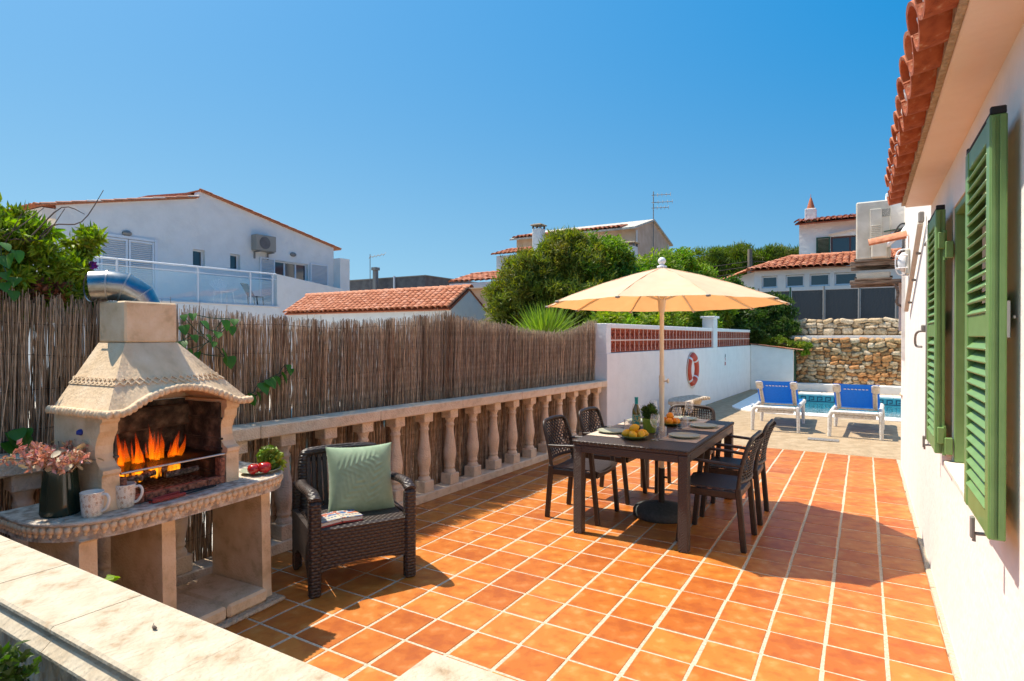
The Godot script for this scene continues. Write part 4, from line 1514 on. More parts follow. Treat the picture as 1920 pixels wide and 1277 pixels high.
func build_neighbours():
	var st: SurfaceTool
	# --- the gabled white house on the left
	var g := thing("gabled_house", "large white gabled house with a glass balcony beyond the brushwood fence", "house")
	var holes := [[11.88, 12.32, 4.02, 4.62], [13.28, 13.69, 4.05, 4.63], [15.2, 16.82, 3.4, 4.60]]
	st = ST()
	holed_wall(st, PackedVector2Array([Vector2(7.85, -0.4), Vector2(18.2, -0.4), Vector2(18.2, 5.47), Vector2(12.13, 6.66), Vector2(12.07, 6.40), Vector2(7.85, 5.37)]), holes, -20.0, 0.3)
	slab(st, -30.0, -20.301, -0.4, 5.0, 7.86, 18.19)
	obj("wall", st, M.far_white, g)
	st = ST()
	slab(st, -20.6, -19.6, -0.4, 5.0, 18.201, 18.75)
	obj("buttress", st, M.far_white, g)
	var roof := node("roof", g)
	st = ST()
	var bs := Basis(Vector3(0, 0, -1), Vector3(0, 1, 0), Vector3(1, 0, 0))
	prism(st, PackedVector2Array([Vector2(7.45, 5.26), Vector2(12.06, 6.41), Vector2(12.06, 6.45), Vector2(7.45, 5.30)]), -9.0, 0.10, Vector3(-20, 0, 0), bs)
	prism(st, PackedVector2Array([Vector2(12.10, 6.67), Vector2(18.55, 5.41), Vector2(18.55, 5.45), Vector2(12.10, 6.71)]), -9.0, 0.10, Vector3(-20, 0, 0), bs)
	obj("roof_slab", st, M.roof1, roof)
	ridge_tiles(roof, v(-19.93, 5.30, 7.45), v(-19.93, 6.45, 12.03), 12, 0.06, [9, 9, 3])
	ridge_tiles(roof, v(-19.93, 5.45, 18.55), v(-19.93, 6.71, 12.13), 16, 0.05, [0, 1, 2, 0])
	# the ends of the eave tiles on the left, seen under the overhang
	for k in 18:
		put("eave_tile", barrel_mesh(0.5, 0.11, 0.10, 0.08, 0.016, false, 5), M["roof%d" % (k % 3)], roof, Vector3(-20.1 - k * 0.24, 5.27, -7.35), Vector3(0, PI * 0.5, 0.0))
	st = ST()
	slab(st, -26, -19.98, 4.95, 5.24, 7.5, 7.84)
	obj("eave_soffit", st, M.soffit, roof)
	st = ST()
	prism(st, PackedVector2Array([Vector2(10.6, 6.26), Vector2(12.10, 6.68), Vector2(12.10, 6.60), Vector2(10.6, 6.16)]), -9.0, -0.45, Vector3(-20, 0, 0), bs)
	obj("rear_slab", st, M.roof3, roof)
	# windows and shutters
	shutter_far(g, v(-19.96, 2.78, 8.97), 0.78, 1.86, PI * 0.5, M.white_paint)
	shutter_far(g, v(-19.96, 2.78, 9.78), 0.78, 1.86, PI * 0.5, M.white_paint)
	st = ST()
	for d in [8.90, 10.62]:
		slab(st, -19.999, -19.92, 2.7, 4.74, d - 0.05, d + 0.03)
	slab(st, -19.999, -19.925, 4.66, 4.74, 8.94, 10.56)
	obj("door_frame", st, M.white_paint, g)
	casement(g, v(-20.12, 4.02, 11.88), 0.44, 0.60, PI * 0.5, M.white_paint)
	casement(g, v(-20.12, 4.05, 13.28), 0.41, 0.58, PI * 0.5, M.white_paint)
	casement(g, v(-20.10, 3.4, 15.2), 1.62, 1.20, PI * 0.5, M.white_paint, 3)
	shutter_far(g, v(-19.96, 2.75, 14.50), 0.66, 1.90, PI * 0.5, M.white_paint)
	shutter_far(g, v(-19.96, 3.70, 16.90), 0.95, 0.98, PI * 0.5, M.white_paint)
	for p in [[9.74, 4.83], [16.04, 4.92]]:
		st = ST(true)
		ellipsoid(st, v(-19.97, p[1], p[0]), Vector3(0.09, 0.09, 0.15), 6, 10)
		obj("wall_lamp", st, M.dull_metal, g)
	st = ST()
	box(st, v(-19.97, 2.52, 15.05), Vector3(0.06, 0.12, 0.20))
	obj("vent_grille", st, M.dull_metal, g)
	# balcony
	st = ST()
	slab(st, -19.999, -18.35, -0.4, 2.62, 7.6, 14.15)
	slab(st, -19.999, -18.40, 2.621, 2.70, 7.6, 14.1)
	obj("balcony_base", st, M.far_white, g)
	st = ST()
	holed_wall(st, PackedVector2Array([Vector2(14.151, -0.4), Vector2(18.1, -0.4), Vector2(18.1, 3.35), Vector2(17.2, 3.55), Vector2(14.151, 3.87)]), [], -18.5, 0.25)
	slab(st, -19.999, -18.751, -0.4, 2.62, 14.152, 18.1)
	obj("balcony_parapet", st, M.far_white, g)
	st = ST()
	slab(st, -18.80, -18.34, 2.621, 2.665, 7.6, 14.149)
	obj("balcony_edge", st, M.soffit, g)
	var bal := node("balcony_railing", g)
	st = ST()
	tube(st, [v(-19.95, 3.80, 7.95), v(-18.5, 3.80, 7.95), v(-18.5, 3.86, 14.1)], 0.028, 8)
	tube(st, [v(-18.5, 3.62, 7.95), v(-18.5, 3.67, 14.1)], 0.016, 6)
	obj("handrail", st, M.white_paint, bal)
	var ds := [7.95, 8.75, 11.15, 13.05, 13.95]
	for k in ds.size():
		st = ST()
		box(st, v(-18.5, 3.24, ds[k]), Vector3(0.05, 1.18, 0.05), 0.004)
		obj("post", st, M.white_paint, bal)
		if k > 0:
			st = ST()
			slab(st, -18.506, -18.494, 2.72, 3.60, ds[k - 1] + 0.05, ds[k] - 0.05)
			obj("glass_panel", st, M.pane, bal)
	# things on and beside the balcony
	var ac := thing("wall_air_conditioner", "grey outdoor air conditioning unit high on the gabled white house", "air conditioner", v(-19.998, 4.83, 14.12))
	st = ST()
	box(st, Vector3(0.19, 0.32, -0.44), Vector3(0.34, 0.60, 0.86), 0.02)
	obj("casing", st, M.ac_old, ac)
	st = ST(true)
	tube(st, [Vector3(0.355, 0.32, -0.36), Vector3(0.375, 0.32, -0.36)], 0.235, 18)
	obj("fan_grille", st, M.grey_render, ac)
	st = ST()
	for z in [-0.15, -0.73]:
		box(st, Vector3(0.2, -0.02, z), Vector3(0.4, 0.04, 0.05))
		box(st, Vector3(0.03, -0.15, z), Vector3(0.05, 0.24, 0.05))
	obj("bracket", st, M.dull_metal, ac)
	var ch := thing("balcony_chair", "white fan-backed garden chair behind the balcony glass", "chair", v(-18.95, 2.70, 12.35), PI * 0.5)
	st = ST(true)
	for k in 9:
		var a := lerpf(-0.9, 0.9, k / 8.0)
		bar(st, Vector3(sin(a) * 0.14, 0.42, -0.18), Vector3(sin(a) * 0.42, 0.42 + cos(a) * 0.46, -0.30), 0.045, 0.02, Vector3.BACK)
	obj("backrest", st, M.white_paint, ch)
	st = ST()
	box(st, Vector3(0, 0.42, 0), Vector3(0.5, 0.03, 0.46), 0.01)
	obj("seat", st, M.white_paint, ch)
	for s in [[-1, -1], [1, -1], [-1, 1], [1, 1]]:
		st = ST()
		bar(st, Vector3(s[0] * 0.21, 0.41, s[1] * 0.19), Vector3(s[0] * 0.25, 0.0, s[1] * 0.22), 0.04, 0.04)
		obj("leg", st, M.white_paint, ch)
	var lc := thing("balcony_lounge_chair", "dark folding lounge chair at the right end of the glass balcony", "chair", v(-18.9, 2.70, 13.35), PI * 0.15)
	st = ST()
	bar(st, Vector3(0.05, 0.30, 0), Vector3(0.35, 0.30, 0), 0.5, 0.03)
	obj("seat", st, M.rubber, lc)
	st = ST()
	bar(st, Vector3(0.03, 0.30, 0), Vector3(-0.25, 0.78, 0), 0.5, 0.03)
	obj("backrest", st, M.rubber, lc)
	for x in [0.0, 0.33]:
		st = ST()
		for z in [-0.22, 0.22]:
			bar(st, Vector3(x, 0.30, z), Vector3(x + 0.03, 0.0, z), 0.03, 0.03)
		obj("leg_frame", st, M.rubber, lc)
	# --- the low annex with the tiled roof
	var a := thing("tiled_annex", "low white annex with an orange barrel tile roof behind the brushwood fence", "annex")
	st = ST()
	var endbs := Basis(Vector3(0, 0, -1), Vector3(0, 1, 0), Vector3(1, 0, 0))
	prism(st, PackedVector2Array([Vector2(12.12, -0.4), Vector2(13.75, -0.4), Vector2(13.70, 2.30), Vector2(12.95, 2.80), Vector2(12.12, 2.27)]), -6.3, 0.0, Vector3(-9.05, 0, 0), endbs)
	obj("wall", st, M.white, a)
	var ar := node("roof", a)
	st = ST()
	prism(st, PackedVector2Array([Vector2(12.0, 2.27), Vector2(12.92, 2.86), Vector2(13.78, 2.31), Vector2(13.78, 2.25), Vector2(12.92, 2.801), Vector2(12.05, 2.24)]), -6.35, -0.005, Vector3(-9.03, 0, 0), endbs)
	obj("roof_slab", st, M.roof2, ar)
	tiled_slope(ar, v(-15.35, 2.285, 11.96), v(-9.03, 2.285, 11.96), v(0, 0.575, 0.93), 32, 8, [0, 1, 1, 3], 0.092)
	ridge_tiles(ar, v(-15.4, 2.88, 12.92), v(-9.0, 2.88, 12.92), 25, 0.10, [3, 1, 3])
	# --- the porch behind it
	var po := thing("tiled_porch", "beige walled porch with a clay tiled roof beside the big shrub", "house")
	st = ST()
	slab(st, -11.6, -8.0, 2.1, 3.15, 16.0, 19.0)
	slab(st, -11.6, -10.9, -0.4, 2.099, 16.0, 19.0)
	slab(st, -10.899, -8.0, -0.4, 0.9, 16.3, 19.0)
	slab(st, -10.2, -9.98, 0.901, 2.099, 16.05, 16.3)
	obj("wall", st, M.peach_wall, po)
	st = ST()
	slab(st, -11.8, -7.8, 3.151, 3.32, 15.7, 19.2)
	obj("fascia", st, M.far_white, po)
	tiled_slope(node("roof", po), v(-11.8, 3.34, 15.65), v(-7.8, 3.34, 15.65), v(0, 0.42, 1.5), 19, 5, [0, 1, 1, 3], 0.10)
	# --- the flat dark building
	var db := thing("flat_roofed_building", "dark grey flat-roofed building far behind the tiled annex", "building")
	st = ST()
	slab(st, -34.0, -24.3, -0.4, 5.5, 29.75, 36.0)
	obj("wall", st, M.grey_render, db)
	st = ST()
	slab(st, -34.05, -24.25, 5.501, 5.56, 29.7, 36.05)
	obj("roof_edge", st, M.dull_metal, db)
	st = ST()
	slab(st, -26.9, -26.8, 4.4, 5.62, 29.60, 29.70)
	obj("down_pipe", st, M.white_paint, db)
	st = ST()
	box(st, v(-28.1, 5.0, 29.2), Vector3(0.28, 2.0, 0.28), 0.02)
	box(st, v(-28.1, 6.12, 29.2), Vector3(0.42, 0.2, 0.42), 0.02)
	tag(obj("flue_stack", st, M.dull_metal), "short dark flue in front of the flat-roofed building", "chimney")
	antenna("slim television antenna over the flat-roofed grey building", v(-28.4, 4.4, 29.0), 2.7, [[2.5, 1.9]], -0.3)
	# --- the ochre house above the shrubs
	var oc := thing("ochre_house", "ochre gabled house above the shrubs in the middle distance", "house")
	st = ST()
	prism(st, PackedVector2Array([Vector2(28.95, 1.0), Vector2(35.0, 1.0), Vector2(35.0, 7.15), Vector2(31.75, 7.92), Vector2(28.95, 7.15)]), -7.0, 0.0, Vector3(-10, 0, 0), endbs)
	obj("wall", st, M.peach_wall, oc)
	var orf := node("roof", oc)
	st = ST()
	prism(st, PackedVector2Array([Vector2(28.5, 7.10), Vector2(31.75, 8.02), Vector2(35.4, 7.12), Vector2(35.4, 7.02), Vector2(31.75, 7.925), Vector2(28.5, 7.0)]), -7.2, 0.12, Vector3(-10, 0, 0), endbs)
	obj("roof_slab", st, M.paving, orf)
	tiled_slope(orf, v(-17.0, 7.10, 28.45), v(-10.6, 7.10, 28.45), v(0, 0.28, 1.0), 26, 2, [0, 2, 1], 0.12)
	casement(oc, v(-12.45, 5.5, 28.9), 1.25, 1.15, 0.0, M.dull_metal, 2)
	st = ST()
	slab(st, -9.99, -9.94, 1.0, 7.0, 29.0, 29.1)
	slab(st, -9.99, -9.94, 1.0, 7.0, 34.6, 34.7)
	obj("down_pipe", st, M.far_white, oc)
	antenna("tall television antenna on the gable of the ochre house", v(-9.90, 6.0, 31.6), 3.5, [[3.3, 0.9], [2.9, 1.0], [2.6, 0.8]], 0.3)
	chimney("grey chimney rising out of the big shrub, left of the ochre house", v(-12.05, 3.5, 22.4), 0.42, 2.72, false)
	chimney("short white chimney with a flat cap in front of the ochre house", v(-8.35, 3.6, 23.6), 0.46, 1.72, false)
	var ob := thing("tiled_roof_corner", "corner of a clay tiled roof just showing left of the big shrub", "roof")
	st = ST()
	slab(st, -15.6, -11.8, 1.0, 5.55, 24.6, 28.0)
	obj("wall", st, M.far_white, ob)
	tiled_slope(ob, v(-15.8, 5.58, 24.4), v(-11.8, 5.58, 24.4), v(0, 0.5, 1.8), 17, 4, [0, 1, 2], 0.12)
	# --- the white house behind the stone walls
	var r := thing("white_hillside_house", "white house with orange tiled roofs and a window band above the stone walls", "house")
	st = ST()
	slab(st, -3.90, 3.0, 2.0, 3.55, 26.0, 29.0)
	slab(st, -3.90, 3.0, 4.05, 4.26, 26.0, 29.0)
	var wins := [[-3.62, -3.02], [-2.72, -2.05], [-1.86, -1.16], [-1.00, -0.20]]
	var x0 := -3.90
	for w in wins:
		slab(st, x0, w[0], 3.551, 4.049, 26.0, 26.3)
		x0 = w[1]
	slab(st, x0, 3.0, 3.551, 4.049, 26.0, 26.3)
	slab(st, -3.7, 3.0, 3.551, 4.049, 26.6, 26.7)
	prism(st, PackedVector2Array([Vector2(-3.9, -26.0), Vector2(-5.6, -29.0), Vector2(-5.6, -29.3), Vector2(-3.9, -29.0)]), 2.0, 4.24, Vector3.ZERO, Basis(Vector3(1, 0, 0), Vector3(0, 0, 1), Vector3(0, 1, 0)))
	obj("wall", st, M.far_white, r)
	for i in wins.size():
		casement(r, v(wins[i][0], 3.56, 26.06), wins[i][1] - wins[i][0], 0.48, 0.0, M.white_paint)
	var rr := node("roof", r)
	st = ST()
	quad(st, v(-4.05, 4.27, 25.75), v(3.0, 4.27, 25.75), v(3.0, 4.98, 28.2), v(-2.75, 4.98, 28.2), Vector3.UP)
	quad(st, v(-4.05, 4.27, 25.75), v(-2.75, 4.98, 28.2), v(-5.75, 4.30, 29.2), v(-5.75, 4.25, 29.1), Vector3.UP)
	quad(st, v(-4.05, 4.262, 25.75), v(3.0, 4.262, 25.75), v(3.0, 4.262, 28.2), v(-4.05, 4.262, 28.2), Vector3.DOWN)
	obj("roof_slab", st, M.roof2, rr)
	tiled_slope(rr, v(-4.10, 4.29, 25.70), v(1.9, 4.29, 25.70), v(0, 0.71, 2.45), 25, 7, [0, 1, 1, 3, 0], 0.115, 0.53)
	ridge_tiles(rr, v(-4.1, 4.29, 25.7), v(-2.75, 5.02, 28.2), 8, 0.12, [1, 3])
	ridge_tiles(rr, v(-2.75, 5.02, 28.2), v(1.9, 5.02, 28.2), 12, 0.12, [3, 3, 1])
	ridge_tiles(rr, v(-5.8, 4.26, 29.2), v(-4.1, 4.29, 25.7), 9, 0.08, [3, 1])
	# upper storey
	var us := node("upper_storey", r)
	st = ST()
	slab(st, -2.58, -1.30, 4.8, 6.72, 30.0, 34.0)
	slab(st, -1.30, 0.20, 4.8, 5.0, 30.0, 30.4)
	slab(st, -1.30, 0.20, 6.05, 6.72, 30.0, 30.4)
	slab(st, -1.30, 0.20, 5.0, 6.05, 30.35, 30.4)
	slab(st, 0.20, 4.0, 4.8, 6.72, 30.0, 34.0)
	obj("wall", st, M.far_white, us)
	casement(us, v(-1.29, 5.01, 30.10), 1.48, 1.03, 0.0, M.dark_frame, 2)
	shutter_far(us, v(-1.88, 5.0, 29.96), 0.56, 1.05, 0.0, M.dark_green)
	shutter_far(us, v(0.22, 5.0, 29.96), 0.56, 1.05, 0.0, M.dark_green)
	st = ST()
	box(st, v(-0.9, 6.22, 29.93), Vector3(1.0, 0.05, 0.14), 0.0, Basis(Vector3.BACK, 0.16))
	box(st, v(0.05, 6.22, 29.93), Vector3(1.0, 0.05, 0.14), 0.0, Basis(Vector3.BACK, -0.16))
	obj("window_hood", st, M.soffit, us)
	st = ST()
	prism(st, PackedVector2Array([Vector2(29.55, 6.68), Vector2(33.0, 7.5), Vector2(33.0, 7.3), Vector2(29.55, 6.62)]), -0.0, 6.6, Vector3(-2.72, 0, 0), endbs)
	obj("roof_slab", st, M.roof2, us)
	tiled_slope(us, v(-2.75, 6.70, 29.45), v(2.2, 6.70, 29.45), v(0, 0.42, 1.75), 21, 4, [0, 1, 2, 0], 0.12)
	chimney("white chimney with a pointed clay cone on the hillside house", v(-2.12, 6.75, 30.2), 0.46, 0.66, true)
	# the netted fence on the upper terrace
	var nf := thing("netted_fence", "dark grey netting fence on posts above the upper stone wall", "fence")
	var fx := [-3.3, -2.25, -1.2, -0.15, 0.9, 1.9]
	for k in fx.size():
		st = ST()
		tube(st, [v(fx[k], 2.05, 22.95), v(fx[k], 3.32, 22.95)], 0.03, 8)
		obj("post", st, M.dark_green if k == 1 else M.dull_metal, nf)
		if k > 0:
			st = ST(true)
			var off: float = fx[k - 1] + 0.04; var wid: float = fx[k] - fx[k - 1] - 0.08
			sheet(st, 24, 20, func(p, q): return v(off + wid * p, 2.07 + 1.13 * q, 23.02 + 0.012 * sin(p * 61.0 + q * 17.0) * cos(q * 43.0 - p * 9.0)), 0.006)
			obj("netting", st, M.screen_net, nf)
			st = ST()
			for y in [2.1, 3.19]:
				tube(st, [v(fx[k - 1], y, 22.98), v(fx[k], y, 22.98)], 0.006, 4)
			obj("wire", st, M.dull_metal, nf)
	# the timber pole with its wires
	var tp := thing("utility_pole", "weathered timber utility pole among the pines", "utility pole", v(-6.67, 2.0, 42.6))
	st = ST()
	tube(st, [Vector3.ZERO, Vector3(0, 5.5, 0)], [0.18, 0.15], 10)
	obj("pole", st, M.old_wood, tp)
	for k in 3:
		st = ST()
		tube(st, bez([Vector3(0, 4.0 + k * 0.35, 0), Vector3(-6, 3.1 + k * 0.35, 3), Vector3(-13, 2.6 + k * 0.3, 6)], 5), 0.022, 4)
		tube(st, bez([Vector3(0, 4.0 + k * 0.35, 0), Vector3(3, 3.9 + k * 0.35, -2), Vector3(6, 4.0 + k * 0.35, -5)], 5), 0.022, 4)
		obj("wire", st, M.wire, tp)

# ---------------------------------------------------------------- plants
# a sprig: leaves set round a short twig; vertex colours vary the tone from leaf to leaf
func sprig_mesh(n: int, length: float, width: float, spread: float, droop := 0.0, upright := 0.0) -> ArrayMesh:
	var st := ST()
	for i in n:
		var base := Vector3(rng.randf_range(-1, 1), rng.randf_range(-1, 1), rng.randf_range(-1, 1)) * spread
		var dir := (rand_dir() + Vector3(0, upright, 0)).normalized()
		var side := dir.cross(rand_dir()).normalized()
		var nrm := side.cross(dir).normalized()
		var l := length * rng.randf_range(0.7, 1.2)
		var w := width * rng.randf_range(0.75, 1.2)
		var q := rng.randf_range(0.6, 1.45)
		var c := Color(q * rng.randf_range(0.85, 1.25), q, q * rng.randf_range(0.7, 1.2))
		st.set_smooth_group(-1)
		st.set_color(c)
		var a := base
		var m1 := base + dir * l * 0.45 + side * w * 0.5 - Vector3(0, droop * 0.3, 0)
		var m2 := base + dir * l * 0.45 - side * w * 0.5 - Vector3(0, droop * 0.3, 0)
		var mid := base + dir * l * 0.5 + nrm * w * 0.22 - Vector3(0, droop * 0.3, 0)
		var tip := base + dir * l - Vector3(0, droop, 0)
		tri(st, a, m1, mid, nrm)
		tri(st, m1, tip, mid, nrm)
		tri(st, tip, m2, mid, nrm)
		tri(st, m2, a, mid, nrm)
	return fin(st)

# lobes: [centre, radii]; every lobe carries clumps, and the sprigs sit round the clumps, so that gaps stay between them
func crown(parent: Node, called: String, meshes: Array, m: Material, lobes: Array, per_m2: float, size: float, tint := 0.25) -> void:
	var sets := []
	for i in meshes.size():
		sets.append([[], []])
	for l in lobes:
		var c: Vector3 = l[0]; var r: Vector3 = l[1]
		var area := 4.0 * PI * pow((pow(r.x * r.y, 1.6) + pow(r.x * r.z, 1.6) + pow(r.y * r.z, 1.6)) / 3.0, 1.0 / 1.6)
		var n := int(area * per_m2)
		var clumps := []
		for i in clampi(int(n / 16.0), 6, 46):
			var dir := rand_dir()
			clumps.append([c + dir * r * rng.randf_range(0.62, 1.06), rng.randf_range(0.16, 0.36), rng.randf_range(0.72, 1.30), rng.randf_range(0.85, 1.2)])
		for i in n:
			var p: Vector3
			var q := 1.0 + rng.randf_range(-tint, tint)
			var warm := rng.randf_range(0.88, 1.15)
			if rng.randf() < 0.80:
				var k: Array = clumps[rng.randi() % clumps.size()]
				var dir := rand_dir()
				dir.y = absf(dir.y) * 0.9 + dir.y * 0.1
				p = k[0] + dir * r * k[1] * sqrt(rng.randf())
				q *= k[2]
				warm *= k[3]
			else:
				p = c + rand_dir() * r * rng.randf_range(0.45, 0.9)
			var s := size * rng.randf_range(0.7, 1.35)
			var g := rng.randi() % meshes.size()
			sets[g][0].append(Transform3D(Basis.from_euler(Vector3(rng.randf_range(-0.6, 0.6), rng.randf() * TAU, rng.randf_range(-0.6, 0.6))) * Basis.from_scale(Vector3.ONE * s), p))
			sets[g][1].append(Color(q * warm, q, q))
	for k in meshes.size():
		multi(called, meshes[k], m, sets[k][0], sets[k][1], parent)

func stems(parent: Node, base: Vector3, tops: Array, r: float):
	var st := ST(true)
	for t in tops:
		var mid: Vector3 = base.lerp(t, 0.5) + Vector3(rng.randf_range(-0.1, 0.1), 0.0, rng.randf_range(-0.1, 0.1))
		tube(st, bez([base, mid, t], 4), [r, r * 0.9, r * 0.8, r * 0.72, r * 0.64, r * 0.55, r * 0.46, r * 0.36, r * 0.25], 7)
	obj("trunk", st, M.bark, parent)

func shrub(called: String, label: String, category: String, base: Vector3, lobes: Array, meshes: Array, m: Material, per_m2: float, size: float, group := "") -> Node3D:
	var t := thing(called, label, category, base, 0.0, group)
	var local := []; var tops := []
	for l in lobes:
		local.append([l[0] - base, l[1]])
		tops.append(l[0] - base)
	crown(t, "crown", meshes, m, local, per_m2, size)
	stems(t, Vector3.ZERO, tops, 0.07)
	return t

func heart_leaf(w: float, fold: float) -> ArrayMesh:
	var st := ST(true)
	var half := [Vector2(0, 0.12), Vector2(0.16, 0.0), Vector2(0.36, 0.02), Vector2(0.50, 0.20), Vector2(0.48, 0.42), Vector2(0.34, 0.70), Vector2(0.14, 0.95), Vector2(0, 1.1)]
	st.set_color(Color(1, 1, 1))
	for s in [-1.0, 1.0]:
		for i in range(0, half.size() - 1):
			var a: Vector2 = half[i]; var b: Vector2 = half[i + 1]
			var y := func(p: Vector2): return absf(p.x) * fold - p.y * p.y * 0.16
			var A := Vector3(s * a.x, y.call(a), a.y) * w; var B := Vector3(s * b.x, y.call(b), b.y) * w
			var ca := Vector3(0, -a.y * a.y * 0.16, a.y) * w; var cb := Vector3(0, -b.y * b.y * 0.16, b.y) * w
			if i == 0: ca = Vector3(0, -0.0023, 0.12) * w
			st.set_smooth_group(0 if s < 0 else 1)
			quad(st, A, B, cb, ca, Vector3.UP)
	return fin(st)

func build_vegetation():
	var sprig_s := [sprig_mesh(9, 0.075, 0.030, 0.05), sprig_mesh(9, 0.085, 0.034, 0.055), sprig_mesh(8, 0.07, 0.028, 0.05, 0.0, 0.5)]
	var sprig_m := [sprig_mesh(10, 0.11, 0.040, 0.09, 0.0, 0.35), sprig_mesh(10, 0.12, 0.042, 0.09, 0.0, 0.5), sprig_mesh(9, 0.10, 0.038, 0.08)]
	var sprig_n := [sprig_mesh(12, 0.15, 0.024, 0.08, 0.0, 0.7), sprig_mesh(12, 0.14, 0.022, 0.09, 0.0, 0.8)]
	# the big shrubs behind the fence
	shrub("large_shrub", "tall olive green shrub left of the parasol, in front of the grey chimney", "shrub", v(-7.0, 0.0, 12.6), [
		[v(-6.85, 1.7, 12.3), Vector3(0.75, 1.2, 0.8)], [v(-6.45, 2.55, 12.7), Vector3(0.85, 0.95, 0.8)], [v(-5.95, 3.0, 12.95), Vector3(0.75, 0.85, 0.75)], [v(-6.9, 2.65, 12.5), Vector3(0.5, 0.6, 0.5)], [v(-5.9, 1.9, 12.5), Vector3(0.9, 1.1, 0.7)], [v(-7.25, 1.2, 12.2), Vector3(0.5, 0.8, 0.5)], [v(-6.05, 3.55, 12.9), Vector3(0.3, 0.5, 0.3)], [v(-6.75, 3.15, 12.6), Vector3(0.26, 0.38, 0.26)], [v(-6.95, 2.75, 11.9), Vector3(0.55, 0.75, 0.5)], [v(-6.6, 3.15, 12.3), Vector3(0.6, 0.6, 0.5)], [v(-6.1, 3.45, 12.6), Vector3(0.55, 0.55, 0.5)], [v(-7.3, 2.0, 11.8), Vector3(0.45, 0.8, 0.45)]], sprig_n + [sprig_m[2]], M.leaf_olive, 150, 1.0)
	shrub("broad_shrub", "bright green rounded shrub rising behind the parasol canopy", "shrub", v(-5.2, 0.0, 13.7), [
		[v(-5.62, 3.0, 13.3), Vector3(0.85, 0.98, 0.85)], [v(-4.95, 2.5, 13.8), Vector3(0.85, 0.85, 0.8)], [v(-5.2, 1.8, 13.3), Vector3(1.1, 1.1, 0.8)], [v(-5.25, 3.25, 13.4), Vector3(0.5, 0.55, 0.45)], [v(-4.4, 2.3, 14.3), Vector3(0.75, 0.85, 0.7)]], sprig_m, M.leaf_bush, 150, 1.0)
	shrub("clipped_hedge", "leafy green hedge growing above the red lattice screen behind the parasol", "hedge", v(-4.6, 0.0, 16.0), [
		[v(-4.6, 2.7, 15.2), Vector3(0.9, 0.95, 0.9)], [v(-4.75, 3.05, 16.2), Vector3(0.75, 0.85, 0.9)], [v(-4.3, 2.75, 17.0), Vector3(0.8, 0.95, 0.9)], [v(-4.1, 2.55, 18.0), Vector3(0.8, 0.95, 0.9)], [v(-4.35, 3.65, 16.4), Vector3(0.34, 0.42, 0.34)], [v(-4.0, 3.3, 17.3), Vector3(0.4, 0.4, 0.4)], [v(-4.3, 1.8, 16.5), Vector3(0.7, 0.9, 2.0)], [v(-3.85, 1.75, 13.4), Vector3(0.38, 0.5, 1.5)], [v(-3.8, 1.75, 16.0), Vector3(0.38, 0.55, 1.6)], [v(-4.3, 1.6, 11.2), Vector3(0.5, 0.5, 1.0)]], sprig_m, M.leaf_bright, 130, 1.05)
	shrub("hedge_end", "darker green bush at the far end of the lattice screen", "bush", v(-3.6, 0.3, 19.8), [
		[v(-3.5, 2.0, 19.3), Vector3(0.8, 0.75, 0.7)], [v(-3.1, 2.3, 20.2), Vector3(0.8, 0.7, 0.6)], [v(-4.2, 2.6, 20.2), Vector3(0.9, 0.9, 0.7)], [v(-3.0, 1.75, 19.2), Vector3(0.5, 0.45, 0.4)]], sprig_m, M.leaf_deep, 150, 1.0)
	shrub("flowering_bush", "dark speckled bush beside the upper stone wall near the pump house", "bush", v(-2.5, 1.0, 19.9), [
		[v(-2.5, 2.0, 19.9), Vector3(0.55, 0.75, 0.4)], [v(-2.15, 1.75, 19.8), Vector3(0.45, 0.5, 0.35)], [v(-2.25, 2.45, 20.1), Vector3(0.40, 0.40, 0.3)], [v(-2.75, 1.6, 19.5), Vector3(0.35, 0.35, 0.3)]], sprig_s, M.leaf_deep, 260, 1.15)
	shrub("ivy", "green ivy trailing over the tiles of the pump house", "ivy", v(-1.9, 1.3, 19.3), [
		[v(-2.35, 1.40, 19.22), Vector3(0.5, 0.12, 0.2)], [v(-1.80, 1.33, 19.25), Vector3(0.45, 0.11, 0.2)], [v(-1.52, 1.22, 19.22), Vector3(0.14, 0.2, 0.12)]], sprig_s, M.leaf_bush, 300, 1.0)
	# pines on the skyline
	for p in [["pine_tree", "rounded green pine left of the utility pole on the skyline", v(-10.6, 2.0, 52.0), [[v(-10.9, 7.2, 51.5), Vector3(2.6, 1.5, 2.0)], [v(-9.4, 8.0, 52.2), Vector3(1.9, 1.0, 1.6)], [v(-9.2, 6.4, 52.5), Vector3(2.0, 1.4, 1.6)], [v(-12.6, 6.0, 51.0), Vector3(1.6, 1.2, 1.4)]]], ["pine_tree", "dark spreading pine between the utility pole and the hillside house", v(-5.6, 2.0, 54.5), [[v(-6.2, 7.9, 54.2), Vector3(2.1, 1.15, 1.6)], [v(-4.3, 8.0, 55.2), Vector3(1.9, 1.0, 1.6)], [v(-5.2, 6.8, 55.0), Vector3(2.6, 1.2, 1.6)], [v(-3.0, 7.3, 56.0), Vector3(1.6, 1.1, 1.4)]]]]:
		shrub(p[0], p[1], "tree", p[2], p[3], sprig_n, M.leaf_pine, 30, 2.6, "pines on the skyline")
	shrub("distant_tree", "small distant tree crown left of the big olive green shrub", "tree", v(-13.0, 0.0, 24.0), [
		[v(-12.85, 4.05, 23.6), Vector3(0.5, 0.4, 0.4)], [v(-12.3, 3.9, 24.0), Vector3(0.5, 0.45, 0.4)]], sprig_m, M.leaf_olive, 60, 1.4)
	# fan palm
	var fp := thing("fan_palm", "spiky bright green fan palm standing behind the brushwood fence", "palm", v(-5.15, 0.45, 9.85))
	var st := ST()
	tube(st, [Vector3.ZERO, Vector3(0, 0.9, 0)], 0.10, 9)
	obj("trunk", st, M.bark, fp)
